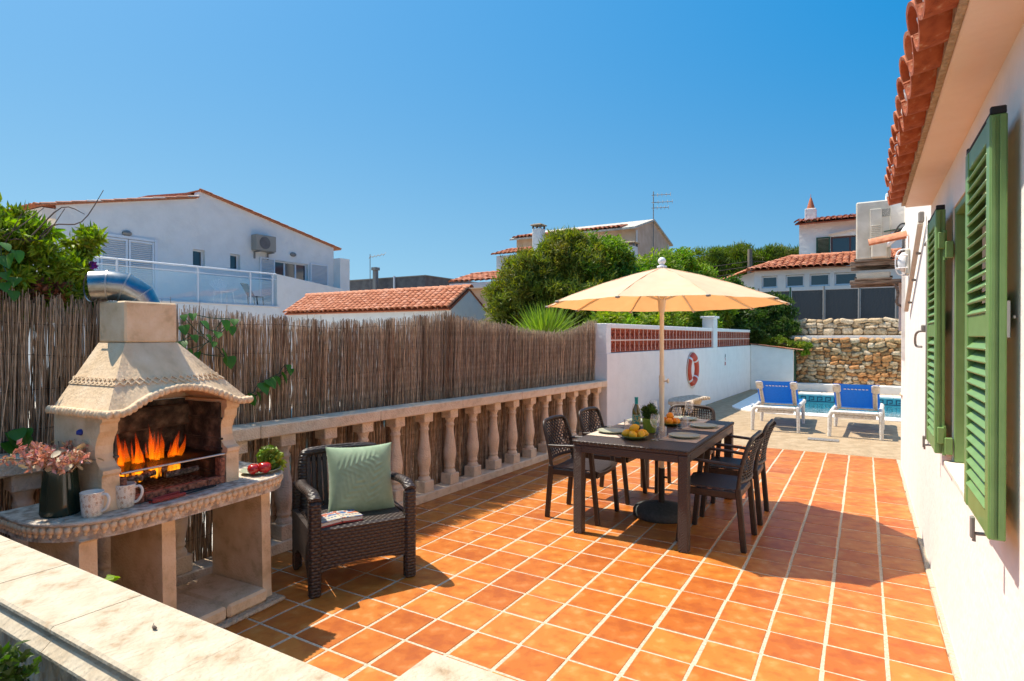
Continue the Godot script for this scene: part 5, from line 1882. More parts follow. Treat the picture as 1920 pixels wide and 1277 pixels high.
	for f in 13:
		var a := f * 2.39996
		var tilt := rng.randf_range(0.15, 0.75)
		var out := Vector3(cos(a) * tilt, 1.0, sin(a) * tilt).normalized()
		var hub := Vector3(0, 0.72, 0) + out * rng.randf_range(0.22, 0.42)
		st = ST()
		st.set_color(Color(0.8, 0.8, 0.8))
		tube(st, [Vector3(0, 0.7, 0), hub], 0.012, 5)
		# the blade lies across the stalk, most of them turned towards the terrace
		var face := (Vector3(0.35, 0.25, 0.9) + rand_dir() * 0.55).normalized()
		var across := out.cross(face).normalized()
		var up := across.cross(out).normalized()
		for k in 21:
			var b := lerpf(-1.55, 1.55, k / 20.0)
			var dir := (out * cos(b) + across * sin(b) + up * 0.10 * sin(k * 2.3)).normalized()
			var l := rng.randf_range(0.70, 0.92) * (0.72 + 0.28 * cos(b))
			var w := dir.cross(up).normalized() * 0.017
			var q := rng.randf_range(0.65, 1.35)
			st.set_color(Color(q * 1.05, q, q))
			var m := hub + dir * l * 0.45
			var ridge := up * 0.009
			var tip := hub + dir * l + Vector3(0, -0.02 - 0.03 * absf(sin(b)), 0)
			st.set_smooth_group(-1)
			tri(st, hub, m + w, m + ridge, up); tri(st, hub, m + ridge, m - w, up)
			tri(st, m + w, tip, m + ridge, up); tri(st, m + ridge, tip, m - w, up)
		obj("fan_leaf", st, M.leaf_palm, fp)
	# the creeper piled over the fence on the left
	var bo := shrub("flowering_creeper", "leafy green creeper with a purple flower spilling over the brushwood fence at left", "creeper", v(-4.1, 0.2, 1.3), [
		[v(-4.12, 2.02, 1.18), Vector3(0.20, 0.28, 0.26)], [v(-4.10, 1.92, 1.50), Vector3(0.18, 0.24, 0.24)], [v(-4.15, 2.10, 1.42), Vector3(0.16, 0.16, 0.20)], [v(-4.2, 2.05, 0.85), Vector3(0.22, 0.34, 0.3)], [v(-4.08, 1.80, 1.74), Vector3(0.10, 0.13, 0.10)], [v(-4.08, 1.78, 1.2), Vector3(0.13, 0.14, 0.5)], [v(-4.10, 2.12, 1.78), Vector3(0.07, 0.10, 0.07)]], sprig_s, M.leaf_bright, 1100, 0.62)
	crown(bo, "dry_leaves", [sprig_s[0]], M.dry_leaf, [[v(-4.0, 2.05, 1.02) - bo.position, Vector3(0.10, 0.16, 0.14)], [v(-4.0, 1.84, 1.18) - bo.position, Vector3(0.07, 0.08, 0.16)], [v(-3.97, 1.80, 1.52) - bo.position, Vector3(0.05, 0.05, 0.08)]], 1500, 0.6)
	crown(bo, "blossom", [sprig_mesh(12, 0.03, 0.02, 0.012)], M.flower, [[v(-4.02, 1.985, 1.755) - bo.position, Vector3(0.022, 0.022, 0.022)]], 1500, 0.8)
	st = ST(true)
	for k in 7:
		var a := v(-4.0, 1.75 + 0.05 * k, 0.85 + 0.10 * k) - bo.position
		tube(st, bez([a, a + Vector3(0.05, rng.randf_range(0.08, 0.16), -0.08), a + Vector3(0.07, rng.randf_range(0.12, 0.32), -0.22), a + Vector3(0.06, rng.randf_range(0.14, 0.42), -0.34)], 4), [0.006, 0.006, 0.005, 0.005, 0.005, 0.004, 0.004, 0.004, 0.003, 0.003, 0.003, 0.002, 0.002], 5)
	obj("bare_twig", st, M.bark, bo)
	# vines with heart leaves climbing through the brushwood
	var leaf := [heart_leaf(1.0, 0.25), heart_leaf(1.0, 0.45), heart_leaf(1.0, 0.1)]
	# each leaf: [metres into the picture, height, size]
	var vine_sets := [
		["climbing_vine", "green heart-leaved vine climbing the brushwood right of the barbecue chimney", [[2.176, 1.636, 0.07], [2.234, 1.574, 0.06], [2.159, 1.533, 0.08], [2.316, 1.574, 0.06], [2.291, 1.666, 0.075], [2.396, 1.596, 0.07], [2.446, 1.677, 0.08], [2.492, 1.634, 0.07], [2.363, 1.531, 0.06], [2.2, 1.481, 0.06], [2.176, 1.704, 0.05], [2.427, 1.477, 0.105], [2.484, 1.428, 0.09], [2.269, 1.462, 0.05], [2.523, 1.686, 0.06], [2.234, 1.713, 0.055]]],
		["climbing_vine", "diagonal spray of dark heart-shaped leaves on the brushwood above the balustrade", [[2.624, 1.152, 0.085], [2.686, 1.166, 0.07], [2.728, 1.228, 0.1], [2.784, 1.248, 0.09], [2.837, 1.272, 0.085], [2.892, 1.289, 0.09], [2.942, 1.351, 0.06], [2.975, 1.317, 0.055], [2.652, 1.112, 0.06], [2.86, 1.22, 0.07]]],
		["climbing_vine", "low green vine on the brushwood behind the vase of dried leaves", [[1.271, 1.065, 0.08], [1.31, 1.079, 0.085], [1.293, 1.026, 0.07], [1.351, 1.079, 0.07], [1.344, 1.038, 0.07], [1.262, 1.017, 0.08], [1.324, 0.996, 0.06]]],
		["climbing_vine", "large striped heart leaves at the left edge above the brushwood", [[1.271, 1.978, 0.085], [1.306, 2.01, 0.07], [1.256, 2.045, 0.065], [1.277, 1.896, 0.07], [1.31, 1.871, 0.065], [1.262, 1.84, 0.065], [1.297, 1.801, 0.06]]]]
	for s in vine_sets:
		var vt := thing(s[0], s[1], "vine", Vector3.ZERO, 0.0, "vines in the brushwood")
		var pts := []
		for l in s[2]:
			var p := v(bx(l[0]) - 0.055, l[1], l[0])
			pts.append(p)
			put("leaf", leaf[rng.randi() % 3], M.leaf_vine, vt, p, Vector3(rng.randf_range(0.5, 1.15), PI * 0.5 + rng.randf_range(-0.7, 0.7), rng.randf_range(-0.5, 0.5)), Vector3.ONE * l[2] * 0.95)
		st = ST(true)
		for k in pts.size() - 1:
			if pts[k].distance_to(pts[k + 1]) < 0.6:
				tube(st, bez([pts[k] - Vector3(0.02, 0, 0), (pts[k] + pts[k + 1]) * 0.5 - Vector3(0.04, 0.01, 0), pts[k + 1] - Vector3(0.02, 0, 0)], 3), 0.003, 5)
		obj("stem", st, M.dark_green, vt)
	# a seedling behind the front wall and the plants at the lower left corner
	var sd := thing("seedling", "small yellow green seedling peeping over the front wall beside the barbecue", "plant", v(-1.87, 0.0, 0.862))
	for k in 7:
		put("leaf", leaf[k % 3], M.leaf_palm, sd, Vector3(0.012 * cos(k * 2.4), 0.842 + 0.004 * k, 0.012 * sin(k * 2.4)), Vector3(rng.randf_range(-0.2, 0.5), k * 2.4, 0), Vector3.ONE * rng.randf_range(0.026, 0.036))
	st = ST()
	tube(st, [Vector3.ZERO, Vector3(0.0, 0.85, 0)], 0.003, 6)
	obj("stem", st, M.dark_green, sd)

func build_parapet():
	# the front wall with its moulded limestone slabs, between camera and barbecue
	var w := thing("front_wall", "low wall with pale limestone coping slabs across the lower left foreground", "wall")
	var st := ST()
	slab(st, -4.2, -0.30, -1.2, 0.866, 0.625, 0.755)
	obj("wall", st, M.mortar, w)
	st = ST()
	slab(st, -4.2, -0.30, 0.10, 0.864, 0.588, 0.624)
	obj("grey_render", st, mat("grey_stone_render", Color.WHITE, 0.95, {tex = ntex(0.012, 6, 98, [[0.2, lin(0.15, 0.13, 0.105)], [0.5, lin(0.26, 0.235, 0.19)], [0.8, lin(0.38, 0.345, 0.28)]]), nrm = nnrm(0.05, 4, 99, 8.0), scale = Vector3(2.2, 0.9, 2.2)}), w)
	var xs := [-4.1, -3.5, -3.09, -2.69, -2.30, -1.92, -1.535, -1.122, -0.775]
	var along := Basis(Vector3(0, 0, -1), Vector3(0, 1, 0), Vector3(1, 0, 0))
	for k in xs.size() - 1:
		st = ST()
		var up := 0.0015 * rng.randf()
		# lip, cove and sloping fascia on the near side
		prism(st, PackedVector2Array([Vector2(0.780, 0.867), Vector2(0.785, 0.872), Vector2(0.785, 0.916), Vector2(0.780, 0.921 + up), Vector2(0.594, 0.921 + up), Vector2(0.588, 0.916), Vector2(0.588, 0.909), Vector2(0.598, 0.905), Vector2(0.606, 0.900), Vector2(0.604, 0.895), Vector2(0.592, 0.893), Vector2(0.571, 0.874), Vector2(0.571, 0.867)]), xs[k] + 0.0012, xs[k + 1] - 0.0012, Vector3.ZERO, along)
		obj("coping_slab", st, M.coping, w)
	# the pier at the opening
	var p := thing("gate_pier", "flat pale limestone cap of the pier at the bottom edge of the terrace", "pier", v(-0.555, 0, 0.75))
	st = ST()
	box(st, Vector3(0, 0.23, 0), Vector3(0.36, 1.26, 0.36), 0.01)
	obj("shaft", st, M.coping, p)
	st = ST()
	box(st, Vector3(0, 0.885, 0), Vector3(0.43, 0.05, 0.43), 0.008)
	obj("cap", st, M.coping, p)
	# plant below the wall, nearest the camera
	var pl := thing("leafy_plant", "dark leafy plant with a pink bud in the bottom left corner", "plant", v(-1.50, 0.2, 0.50))
	var sp := [sprig_mesh(7, 0.05, 0.030, 0.03), sprig_mesh(7, 0.045, 0.028, 0.03)]
	crown(pl, "leaves", sp, M.leaf_deep, [[Vector3(-0.05, 0.66, 0.0), Vector3(0.09, 0.06, 0.04)], [Vector3(0.04, 0.60, 0.0), Vector3(0.09, 0.06, 0.04)], [Vector3(-0.02, 0.48, 0.02), Vector3(0.2, 0.1, 0.05)]], 420, 0.55)
	st = ST(true)
	for k in 5:
		tube(st, bez([Vector3(-0.05, -0.4, 0), Vector3(-0.12 + 0.05 * k, 0.2, 0.02), Vector3(-0.12 + 0.05 * k, 0.66, 0.01)], 4), 0.004, 5)
	obj("stem", st, M.bark, pl)
	st = ST(true)
	ellipsoid(st, Vector3(0.175, 0.665, 0.02), Vector3(0.010, 0.014, 0.010), 6, 8)
	obj("bud", st, mat("pink_bud", lin(0.52, 0.06, 0.20), 0.6), pl)
	# a beetle-sized dead leaf on the coping
	st = ST(true)
	ellipsoid(st, v(-1.327, 0.926, 0.70), Vector3(0.008, 0.0035, 0.004), 5, 7, 0.1)
	tube(st, [v(-1.335, 0.926, 0.70), v(-1.352, 0.925, 0.712)], 0.0008, 4)
	tag(obj("dry_seed", st, M.bark), "tiny dark dry seed lying on the pale coping slab", "seed")

# ---------------------------------------------------------------- barbecue
const BBQ_TURN := PI * 0.5 + 0.06

func bbq_at(x: float, y: float, z: float) -> Vector3:
	return v(-2.95, 0, 1.79) + Basis(Vector3.UP, BBQ_TURN) * Vector3(x, y, z)

func counter_outline() -> PackedVector2Array:
	# x to the right, y = forward of the back
	var p := PackedVector2Array()
	p.append(Vector2(-0.63, -0.56))
	p.append_array(arc(Vector2(-0.33, -0.31), 0.31, PI, PI * 0.5, 9))
	for k in range(1, 8):
		var t := k / 8.0
		p.append(Vector2(lerpf(-0.33, 0.40, t), 0.012 * sin(PI * t)))
	p.append_array(arc(Vector2(0.40, -0.25), 0.25, PI * 0.5, 0.0, 9))
	p.append(Vector2(0.65, -0.56))
	return p

func build_barbecue():
	var b := thing("stone_barbecue", "cast stone barbecue with a tapered hood and beaded counter, fire burning inside", "barbecue", v(-2.95, 0, 1.79), BBQ_TURN)
	var flat := Basis(Vector3(1, 0, 0), Vector3(0, 0, 1), Vector3(0, 1, 0))
	var st := ST()
	# legs
	for k in [[-0.50, 0.075, -0.05], [-0.135, 0.07, -0.045], [0.455, 0.062, -0.05]]:
		st = ST()
		var t := 0.5 * float(k[1])
		# piers a little wider at the foot
		var poly := PackedVector2Array([Vector2(-0.50, 0.0), Vector2(k[2] + 0.012, 0.0), Vector2(k[2], 0.06), Vector2(k[2] - 0.012, 0.64), Vector2(k[2] + 0.01, 0.655), Vector2(-0.50, 0.655)])
		prism(st, poly, -t, t, Vector3(k[0], 0, 0), Basis(Vector3(0, 0, 1), Vector3(0, 1, 0), Vector3(-1, 0, 0)))
		obj("pier", st, M.cast, b)
	# floor slabs under the counter
	for s in [[-0.46, -0.175], [-0.097, 0.155], [0.161, 0.420]]:
		st = ST()
		box(st, Vector3((s[0] + s[1]) * 0.5, 0.0625, -0.25), Vector3(s[1] - s[0], 0.075, 0.50), 0.014)
		obj("floor_slab", st, M.cast, b)
	st = ST()
	box(st, Vector3(0.0, 0.012, -0.24), Vector3(1.04, 0.026, 0.56), 0.01)
	obj("plinth", st, M.mortar, b)
	# counter
	st = ST()
	var o := counter_outline()
	prism(st, o, 0.653, 0.742, Vector3.ZERO, flat)
	obj("counter", st, M.counter, b)
	# its row of beads
	var bead := ST(true)
	ellipsoid(bead, Vector3.ZERO, Vector3(0.0165, 0.0185, 0.017), 6, 8)
	ellipsoid(bead, Vector3(0, -0.022, -0.004), Vector3(0.009, 0.011, 0.010), 5, 7)
	var bead_mesh := fin(bead)
	var run := []
	for i in range(0, o.size() - 1):
		run.append(o[i])
	run.append(o[o.size() - 1])
	var beads := node("beaded_edge", b)
	var acc := 0.0
	for i in run.size() - 1:
		var a: Vector2 = run[i]; var c: Vector2 = run[i + 1]
		var len := a.distance_to(c)
		while acc < len:
			var p := a.lerp(c, acc / len)
			put("bead", bead_mesh, M.cast, beads, Vector3(p.x, 0.704, p.y), Vector3(0, rng.randf() * 0.4, 0), Vector3.ONE * rng.randf_range(0.95, 1.06))
			acc += 0.034
		acc -= len
	st = ST(true)
	var lip := []
	for p in run: lip.append(Vector3(p.x * 1.003, 0.731, p.y + 0.002))
	tube(st, lip, 0.011, 7)
	obj("counter_lip", st, M.counter, b)
	# fire box: side piers with scrolls, back wall, floor
	var side := PackedVector2Array([Vector2(-0.50, 0.742), Vector2(-0.085, 0.742), Vector2(-0.085, 0.905), Vector2(-0.075, 0.918), Vector2(-0.075, 0.935), Vector2(-0.10, 0.945), Vector2(-0.125, 0.97), Vector2(-0.14, 1.005), Vector2(-0.138, 1.045), Vector2(-0.122, 1.085), Vector2(-0.10, 1.115), Vector2(-0.098, 1.15), Vector2(-0.08, 1.165), Vector2(-0.08, 1.205), Vector2(-0.50, 1.205)])
	for s in [[-0.355, -0.275], [0.295, 0.375]]:
		st = ST()
		prism(st, side, -s[1], -s[0], Vector3(0, 0, -0.085), Basis(Vector3(0, 0, 1), Vector3(0, 1, 0), Vector3(-1, 0, 0)))
		obj("scroll_pier", st, M.cast, b)
		st = ST()
		var inner: float = s[1] + 0.006 if s[0] < 0 else s[0] - 0.006
		for y in [0.80, 0.86, 0.93, 0.985, 1.10]:
			box(st, Vector3(inner, y, -0.39), Vector3(0.022, 0.012, 0.38), 0.003)
		box(st, Vector3(inner, 0.97, -0.40), Vector3(0.008, 0.44, 0.38), 0.002)
		obj("fire_liner", st, M.soot, b)
	st = ST()
	box(st, Vector3(0.01, 0.972, -0.56), Vector3(0.568, 0.458, 0.05))
	box(st, Vector3(0.01, 1.11, -0.51), Vector3(0.566, 0.12, 0.05), 0.01)
	box(st, Vector3(-0.24, 0.90, -0.51), Vector3(0.05, 0.30, 0.05), 0.008)
	obj("back_wall", st, M.soot, b)
	st = ST()
	box(st, Vector3(0.01, 0.750, -0.36), Vector3(0.566, 0.014, 0.36))
	obj("hearth", st, M.ash, b)
	for k in 5:
		st = ST()
		box(st, Vector3(-0.214 + k * 0.112, 0.764, -0.185), Vector3(0.108, 0.040, 0.04), 0.004)
		obj("hearth_brick", st, M.firebrick, b)
	for s in [-1, 1]:
		st = ST()
		box(st, Vector3(0.01 + s * 0.265, 0.835, -0.195), Vector3(0.03, 0.10, 0.05), 0.004)
		obj("hearth_brick", st, M.firebrick, b)
	# grill
	var gr := node("grill", b, Vector3(0.01, 0.905, -0.355))
	st = ST()
	for s in [-1, 1]:
		st = ST()
		tube(st, [Vector3(-0.278, 0, s * 0.18), Vector3(0.278, 0, s * 0.18)], 0.0065, 7)
		obj("grill_frame", st, M.bar_metal, gr)
	for k in 37:
		st = ST()
		var x := -0.270 + k * 0.015
		tube(st, [Vector3(x, 0.004, -0.18), Vector3(x, 0.004, 0.18)], 0.0026, 5)
		obj("grill_rod", st, M.black_metal, gr)
	# hood
	var hood := node("hood", b)
	var cx := 0.0
	var r0 := [-0.375, 0.385, -0.565, -0.085]   # x0 x1 z0 z1 at the rim
	var y_rim := 1.205
	var top := [-0.165, 0.110, -0.555, -0.320]
	var y_top := 1.53
	# the front face, its lower edge arched
	var N := 22
	st = ST()
	var rim := []; var crest := []
	for i in N + 1:
		var t := float(i) / N
		var x := lerpf(r0[0], r0[1], t)
		var u := clampf((t - 0.12) / 0.76, 0.0, 1.0)
		var lift := 0.098 * pow(sin(PI * u), 0.75)
		# the arch is cut into the sloping front: a higher point sits further back
		var f := lift / (y_top - y_rim)
		rim.append(Vector3(lerpf(x, lerpf(top[0], top[1], t), f * 0.3), y_rim + lift, lerpf(r0[3], top[3], f * 0.35)))
		crest.append(Vector3(lerpf(top[0], top[1], t), y_top, top[3]))
	for i in N:
		var fwd := Vector3(0, 0.4, 1)
		for k in 6:
			var a0 := k / 6.0; var a1 := (k + 1) / 6.0
			quad(st, rim[i].lerp(crest[i], a0), rim[i + 1].lerp(crest[i + 1], a0), rim[i + 1].lerp(crest[i + 1], a1), rim[i].lerp(crest[i], a1), fwd)
		# thickness at the arch and the inner face
		var din := Vector3(0, -0.012, -0.05)
		quad(st, rim[i], rim[i + 1], rim[i + 1] + din, rim[i] + din, Vector3.DOWN)
		quad(st, rim[i] + din, rim[i + 1] + din, crest[i + 1] + Vector3(0, -0.02, -0.05), crest[i] + Vector3(0, -0.02, -0.05), -fwd)
	var c := [Vector3(r0[0], y_rim, r0[3]), Vector3(r0[1], y_rim, r0[3]), Vector3(r0[1], y_rim, r0[2]), Vector3(r0[0], y_rim, r0[2])]
	var d := [Vector3(top[0], y_top, top[3]), Vector3(top[1], y_top, top[3]), Vector3(top[1], y_top, top[2]), Vector3(top[0], y_top, top[2])]
	quad(st, c[0], c[3], d[3], d[0], Vector3(-1, 0.5, 0))
	quad(st, c[1], c[2], d[2], d[1], Vector3(1, 0.5, 0))
	quad(st, c[2], c[3], d[3], d[2], Vector3(0, 0.5, -1))
	quad(st, d[0], d[1], d[2], d[3], Vector3.UP)
	# inner sides
	var e := Vector3(0.04, -0.02, 0)
	quad(st, c[0] + e, c[3] + e, d[3] + e, d[0] + e, Vector3(1, 0, 0))
	e.x = -0.04
	quad(st, c[1] + e, c[2] + e, d[2] + e, d[1] + e, Vector3(-1, 0, 0))
	obj("hood_shell", st, M.cast, hood)
	# rim roll with beads
	var edge := [c[3] + Vector3(0, 0.0, 0), c[0]]
	var path := [c[3], c[3].lerp(c[0], 0.33), c[3].lerp(c[0], 0.66)]
	for p in rim: path.append(p)
	path.append_array([c[1].lerp(c[2], 0.33), c[1].lerp(c[2], 0.66), c[2]])
	st = ST(true)
	tube(st, path, 0.019, 8)
	obj("rim_roll", st, M.cast, hood)
	var bb := ST(true)
	ellipsoid(bb, Vector3.ZERO, Vector3(0.014, 0.020, 0.015), 6, 8)
	var hb := fin(bb)
	acc = 0.0
	for i in path.size() - 1:
		var a: Vector3 = path[i]; var q: Vector3 = path[i + 1]
		var len := a.distance_to(q)
		while acc < len:
			var p := a.lerp(q, acc / len)
			var out := Vector3(0, 0, 0.013) if i >= 3 and i < path.size() - 4 else Vector3(-0.013 if i < 3 else 0.013, 0, 0)
			put("bead", hb, M.cast, hood, p + out, Vector3(0, 0, rng.randf_range(-0.3, 0.3)), Vector3.ONE * rng.randf_range(0.92, 1.08))
			acc += 0.030
		acc -= len
	# carved lattice band: raised strips in crosses on the three sloping faces
	st = ST()
	for face in 3:
		var A: Vector3; var B: Vector3; var C: Vector3; var D: Vector3
		if face == 0: A = c[0]; B = c[1]; C = d[1]; D = d[0]
		elif face == 1: A = c[3]; B = c[0]; C = d[0]; D = d[3]
		else: A = c[1]; B = c[2]; C = d[2]; D = d[1]
		var nrm := (B - A).cross(D - A).normalized()
		if nrm.y < 0: nrm = -nrm
		var lo := 0.375; var hi := 0.475
		var n := 15 if face == 0 else 10
		for k in n:
			var t0 := float(k) / n; var t1 := float(k + 1) / n
			var p00 := A.lerp(D, lo).lerp(B.lerp(C, lo), t0); var p10 := A.lerp(D, lo).lerp(B.lerp(C, lo), t1)
			var p01 := A.lerp(D, hi).lerp(B.lerp(C, hi), t0); var p11 := A.lerp(D, hi).lerp(B.lerp(C, hi), t1)
			if face == 0:
				# the front swells over the arch: follow it
				p00 = on_front(rim, crest, t0, lerpf(y_rim, y_top, lo)); p10 = on_front(rim, crest, t1, lerpf(y_rim, y_top, lo))
				p01 = on_front(rim, crest, t0, lerpf(y_rim, y_top, hi)); p11 = on_front(rim, crest, t1, lerpf(y_rim, y_top, hi))
			bar(st, p00 + nrm * 0.002, p11 + nrm * 0.002, 0.007, 0.009, nrm)
			bar(st, p10 + nrm * 0.002, p01 + nrm * 0.002, 0.007, 0.009, nrm)
		if face == 0:
			continue
		bar(st, A.lerp(D, lo) + nrm * 0.001, B.lerp(C, lo) + nrm * 0.001, 0.006, 0.007, nrm)
		bar(st, A.lerp(D, hi) + nrm * 0.001, B.lerp(C, hi) + nrm * 0.001, 0.006, 0.007, nrm)
	obj("carved_band", st, M.cast, hood)
	# chimney block and flue
	st = ST()
	box(st, Vector3(-0.0275, y_top + 0.108, -0.4375), Vector3(0.272, 0.212, 0.236), 0.008)
	obj("chimney_block", st, M.cast, b)
	var fl := node("flue", b, Vector3(-0.02, y_top + 0.212, -0.44))
	var fp := [Vector3(0.030, -0.03, 0), Vector3(0.005, 0.035, -0.01), Vector3(-0.055, 0.082, -0.045), Vector3(-0.115, 0.090, -0.085), Vector3(-0.170, 0.082, -0.130)]
	st = ST(true)
	tube(st, fp, 0.078, 24, false)
	obj("pipe", st, M.flue, fl)
	st = ST(true)
	tube(st, fp, 0.074, 24, false)
	obj("pipe_lining", st, M.soot, fl)
	for k in [1, 2, 3]:
		st = ST(true)
		var t: Vector3 = (fp[k + 1] - fp[k - 1]).normalized()
		tube(st, [fp[k] - t * 0.004, fp[k] + t * 0.004], 0.0805, 24, false)
		obj("seam", st, M.steel, fl)
	st = ST(true)
	tube(st, [fp[4] + Vector3(0.006, 0, 0), fp[4] - Vector3(0.001, 0, 0)], 0.0805, 24, false)
	obj("rim", st, M.steel, fl)

	# the fire box and hood stand a little to the left of the counter's middle
	for part in b.get_children():
		var nm := String(part.name)
		for key in ["scroll_pier", "fire_liner", "back_wall", "hearth", "grill", "hood", "chimney_block", "flue"]:
			if nm.begins_with(key):
				part.position += Vector3(-0.06, 0, 0.055)
				break

func on_front(rim: Array, crest: Array, t: float, y: float) -> Vector3:
	var n := rim.size() - 1
	var i := mini(int(t * n), n - 1)
	var f := t * n - i
	var a: Vector3 = rim[i].lerp(rim[i + 1], f); var b: Vector3 = crest[i].lerp(crest[i + 1], f)
	return a.lerp(b, (y - a.y) / (b.y - a.y))

func flame_mesh(h: float, w: float, s: float) -> ArrayMesh:
	# a tongue of fire: a leaning, twisting flat spindle; uv.y runs from foot to tip
	var st := ST(true)
	var rings := []
	var n := 16
	for i in n + 1:
		var t := float(i) / n
		var c := Vector3(sin(t * 4.6 + s) * w * 0.42 * t + 0.35 * w * t, t * h, cos(t * 3.1 + s * 1.7) * w * 0.25 * t)
		var r := w * 0.5 * pow(sin(PI * (0.20 + 0.80 * t)), 1.15) * (1.0 + 0.22 * sin(t * 13.0 + s * 3.0)) + 0.0004
		var tw := s + t * 1.6
		var ring := []
		for j in 10:
			var a := TAU * j / 10.0
			var p := Vector3(cos(a) * r, 0, sin(a) * r * 0.45)
			ring.append(c + Basis(Vector3.UP, sin(tw) * 0.7) * p)
		rings.append(ring)
	for i in n:
		for j in 10:
			var k := (j + 1) % 10
			var q := [[rings[i][j], i], [rings[i][k], i], [rings[i + 1][k], i + 1], [rings[i + 1][j], i + 1]]
			for idx in [0, 1, 2, 0, 2, 3]:
				st.set_uv(Vector2(0.5, float(q[idx][1]) / n))
				st.add_vertex(q[idx][0])
	return fin(st)

func build_barbecue_things():
	# the fire
	var f := thing("wood_fire", "orange flames and glowing logs burning under the barbecue grill", "fire", bbq_at(-0.10, 0.800, -0.315), BBQ_TURN)
	# flame: see-through gas, yellow at the foot and thinning to red tips
	var fmats := []
	for layer in 2:
		var grad := Gradient.new()
		grad.offsets = PackedFloat32Array([0.0, 0.12, 0.40, 0.70, 1.0])
		var al: float = [0.19, 0.36][layer]
		grad.colors = PackedColorArray([Color(1.0, 0.60, 0.10, al * 0.4), Color(1.0, 0.70, 0.14, al), Color(1.0, 0.58, 0.07, al), Color(0.98, 0.38, 0.03, al * 0.75), Color(0.75, 0.18, 0.01, al * 0.25)])
		var gt := GradientTexture2D.new()
		gt.gradient = grad
		gt.width = 8
		gt.height = 64
		gt.fill_from = Vector2(0, 0)
		gt.fill_to = Vector2(0, 1)
		var fm := StandardMaterial3D.new()
		fm.resource_name = "flame"
		fm.transparency = BaseMaterial3D.TRANSPARENCY_ALPHA
		fm.roughness = 1.0
		fm.metallic_specular = 0.0
		fm.albedo_texture = gt
		fm.emission_enabled = true
		fm.emission_texture = gt
		fm.emission_operator = BaseMaterial3D.EMISSION_OP_MULTIPLY
		fm.emission = Color.WHITE
		fm.emission_energy_multiplier = [1.0, 1.35][layer]
		fm.cull_mode = BaseMaterial3D.CULL_DISABLED
		fmats.append(fm)
	# four fires of many thin tongues
	var tongues := []
	for t in 10:
		tongues.append([flame_mesh(1.0, [0.075, 0.10, 0.13, 0.16, 0.11][t % 5], t * 1.37), flame_mesh(0.6, [0.04, 0.055, 0.07, 0.085, 0.06][t % 5], t * 1.37)])
	for g in [[-0.125, 0.33, 13, 0.026], [-0.05, 0.29, 9, 0.017], [0.045, 0.31, 9, 0.020], [0.15, 0.27, 11, 0.026], [-0.02, 0.15, 8, 0.06]]:
		for t in int(g[2]):
			var off := rng.randfn(0.0, g[3])
			var h: float = g[1] * rng.randf_range(0.35, 1.0) * (1.0 - minf(0.6, absf(off) * 9.0))
			var pick: Array = tongues[rng.randi() % 10]
			var fl := put("flame", pick[0], fmats[0], f, Vector3(g[0] + off, 0.01, rng.randf_range(-0.05, 0.05)), Vector3(0, rng.randf() * TAU, rng.randf_range(-0.12, 0.12)), Vector3(h * 1.15, h, h * 1.15))
			if t % 2 == 0:
				put("flame_core", pick[1], fmats[1], fl)
	for k in 5:
		var st := ST(true)
		var a := Vector3(-0.2 + k * 0.07, 0.02 + 0.012 * (k % 2), 0.05 * sin(k * 2.0))
		tube(st, [a, a + Vector3(0.16, 0.012, 0.05 * cos(k * 1.7))], [0.018, 0.015], 8)
		obj("log", st, M.ash, f)
	var lamp := OmniLight3D.new()
	lamp.name = "fire_glow"
	lamp.light_color = Color(1.0, 0.45, 0.12)
	lamp.light_energy = 0.006
	lamp.light_size = 0.05
	lamp.omni_range = 3.0
	lamp.shadow_enabled = true
	f.add_child(lamp)
	lamp.position = Vector3(0, 0.13, 0.10)
	# vase of dried eucalyptus
	var vs := thing("ribbed_vase", "dark green ribbed glass vase holding dried leaves on the barbecue counter", "vase", v(-3.19, 0.743, 1.265))
	vs.scale = Vector3(1.15, 1.08, 1.15)
	var st := ST(true)
	var ribs := 36
	var prof := [[0.062, 0.0], [0.066, 0.01], [0.064, 0.06], [0.059, 0.12], [0.054, 0.18], [0.052, 0.208]]
	for i in prof.size() - 1:
		for j in ribs * 2:
			var f0 := TAU * j / (ribs * 2.0); var f1 := TAU * (j + 1) / (ribs * 2.0)
			var k0 := 1.0 + (0.045 if j % 2 == 0 else -0.035); var k1 := 1.0 + (0.045 if (j + 1) % 2 == 0 else -0.035)
			var ra: float = prof[i][0]; var rb: float = prof[i + 1][0]
			quad(st, Vector3(cos(f0) * ra * k0, prof[i][1], sin(f0) * ra * k0), Vector3(cos(f1) * ra * k1, prof[i][1], sin(f1) * ra * k1), Vector3(cos(f1) * rb * k1, prof[i + 1][1], sin(f1) * rb * k1), Vector3(cos(f0) * rb * k0, prof[i + 1][1], sin(f0) * rb * k0), Vector3(cos(f0), 0, sin(f0)))
	obj("body", st, mat("dark_green_glass", lin(0.022, 0.034, 0.020), 0.12, {spec = 0.6}), vs)
	st = ST(true)
	lathe(st, [Vector2(0.047, 0.207), Vector2(0.047, 0.04), Vector2(0.0, 0.04)], 24)
	obj("inside", st, M.rubber, vs)
	var eu := thing("dried_leaf_bouquet", "dried eucalyptus and pink leaf bouquet standing in the ribbed vase", "bouquet", v(-3.19, 0.93, 1.265))
	var pinks := mat("dried_pink_leaf", lin(0.72, 0.44, 0.31), 0.8, {vcol = true, backlight = lin(0.35, 0.18, 0.11)})
	var creams := mat("dried_cream_leaf", lin(0.56, 0.47, 0.33), 0.8, {vcol = true, backlight = lin(0.25, 0.2, 0.1)})
	var disc := ST(true)
	disc.set_color(Color(1, 1, 1))
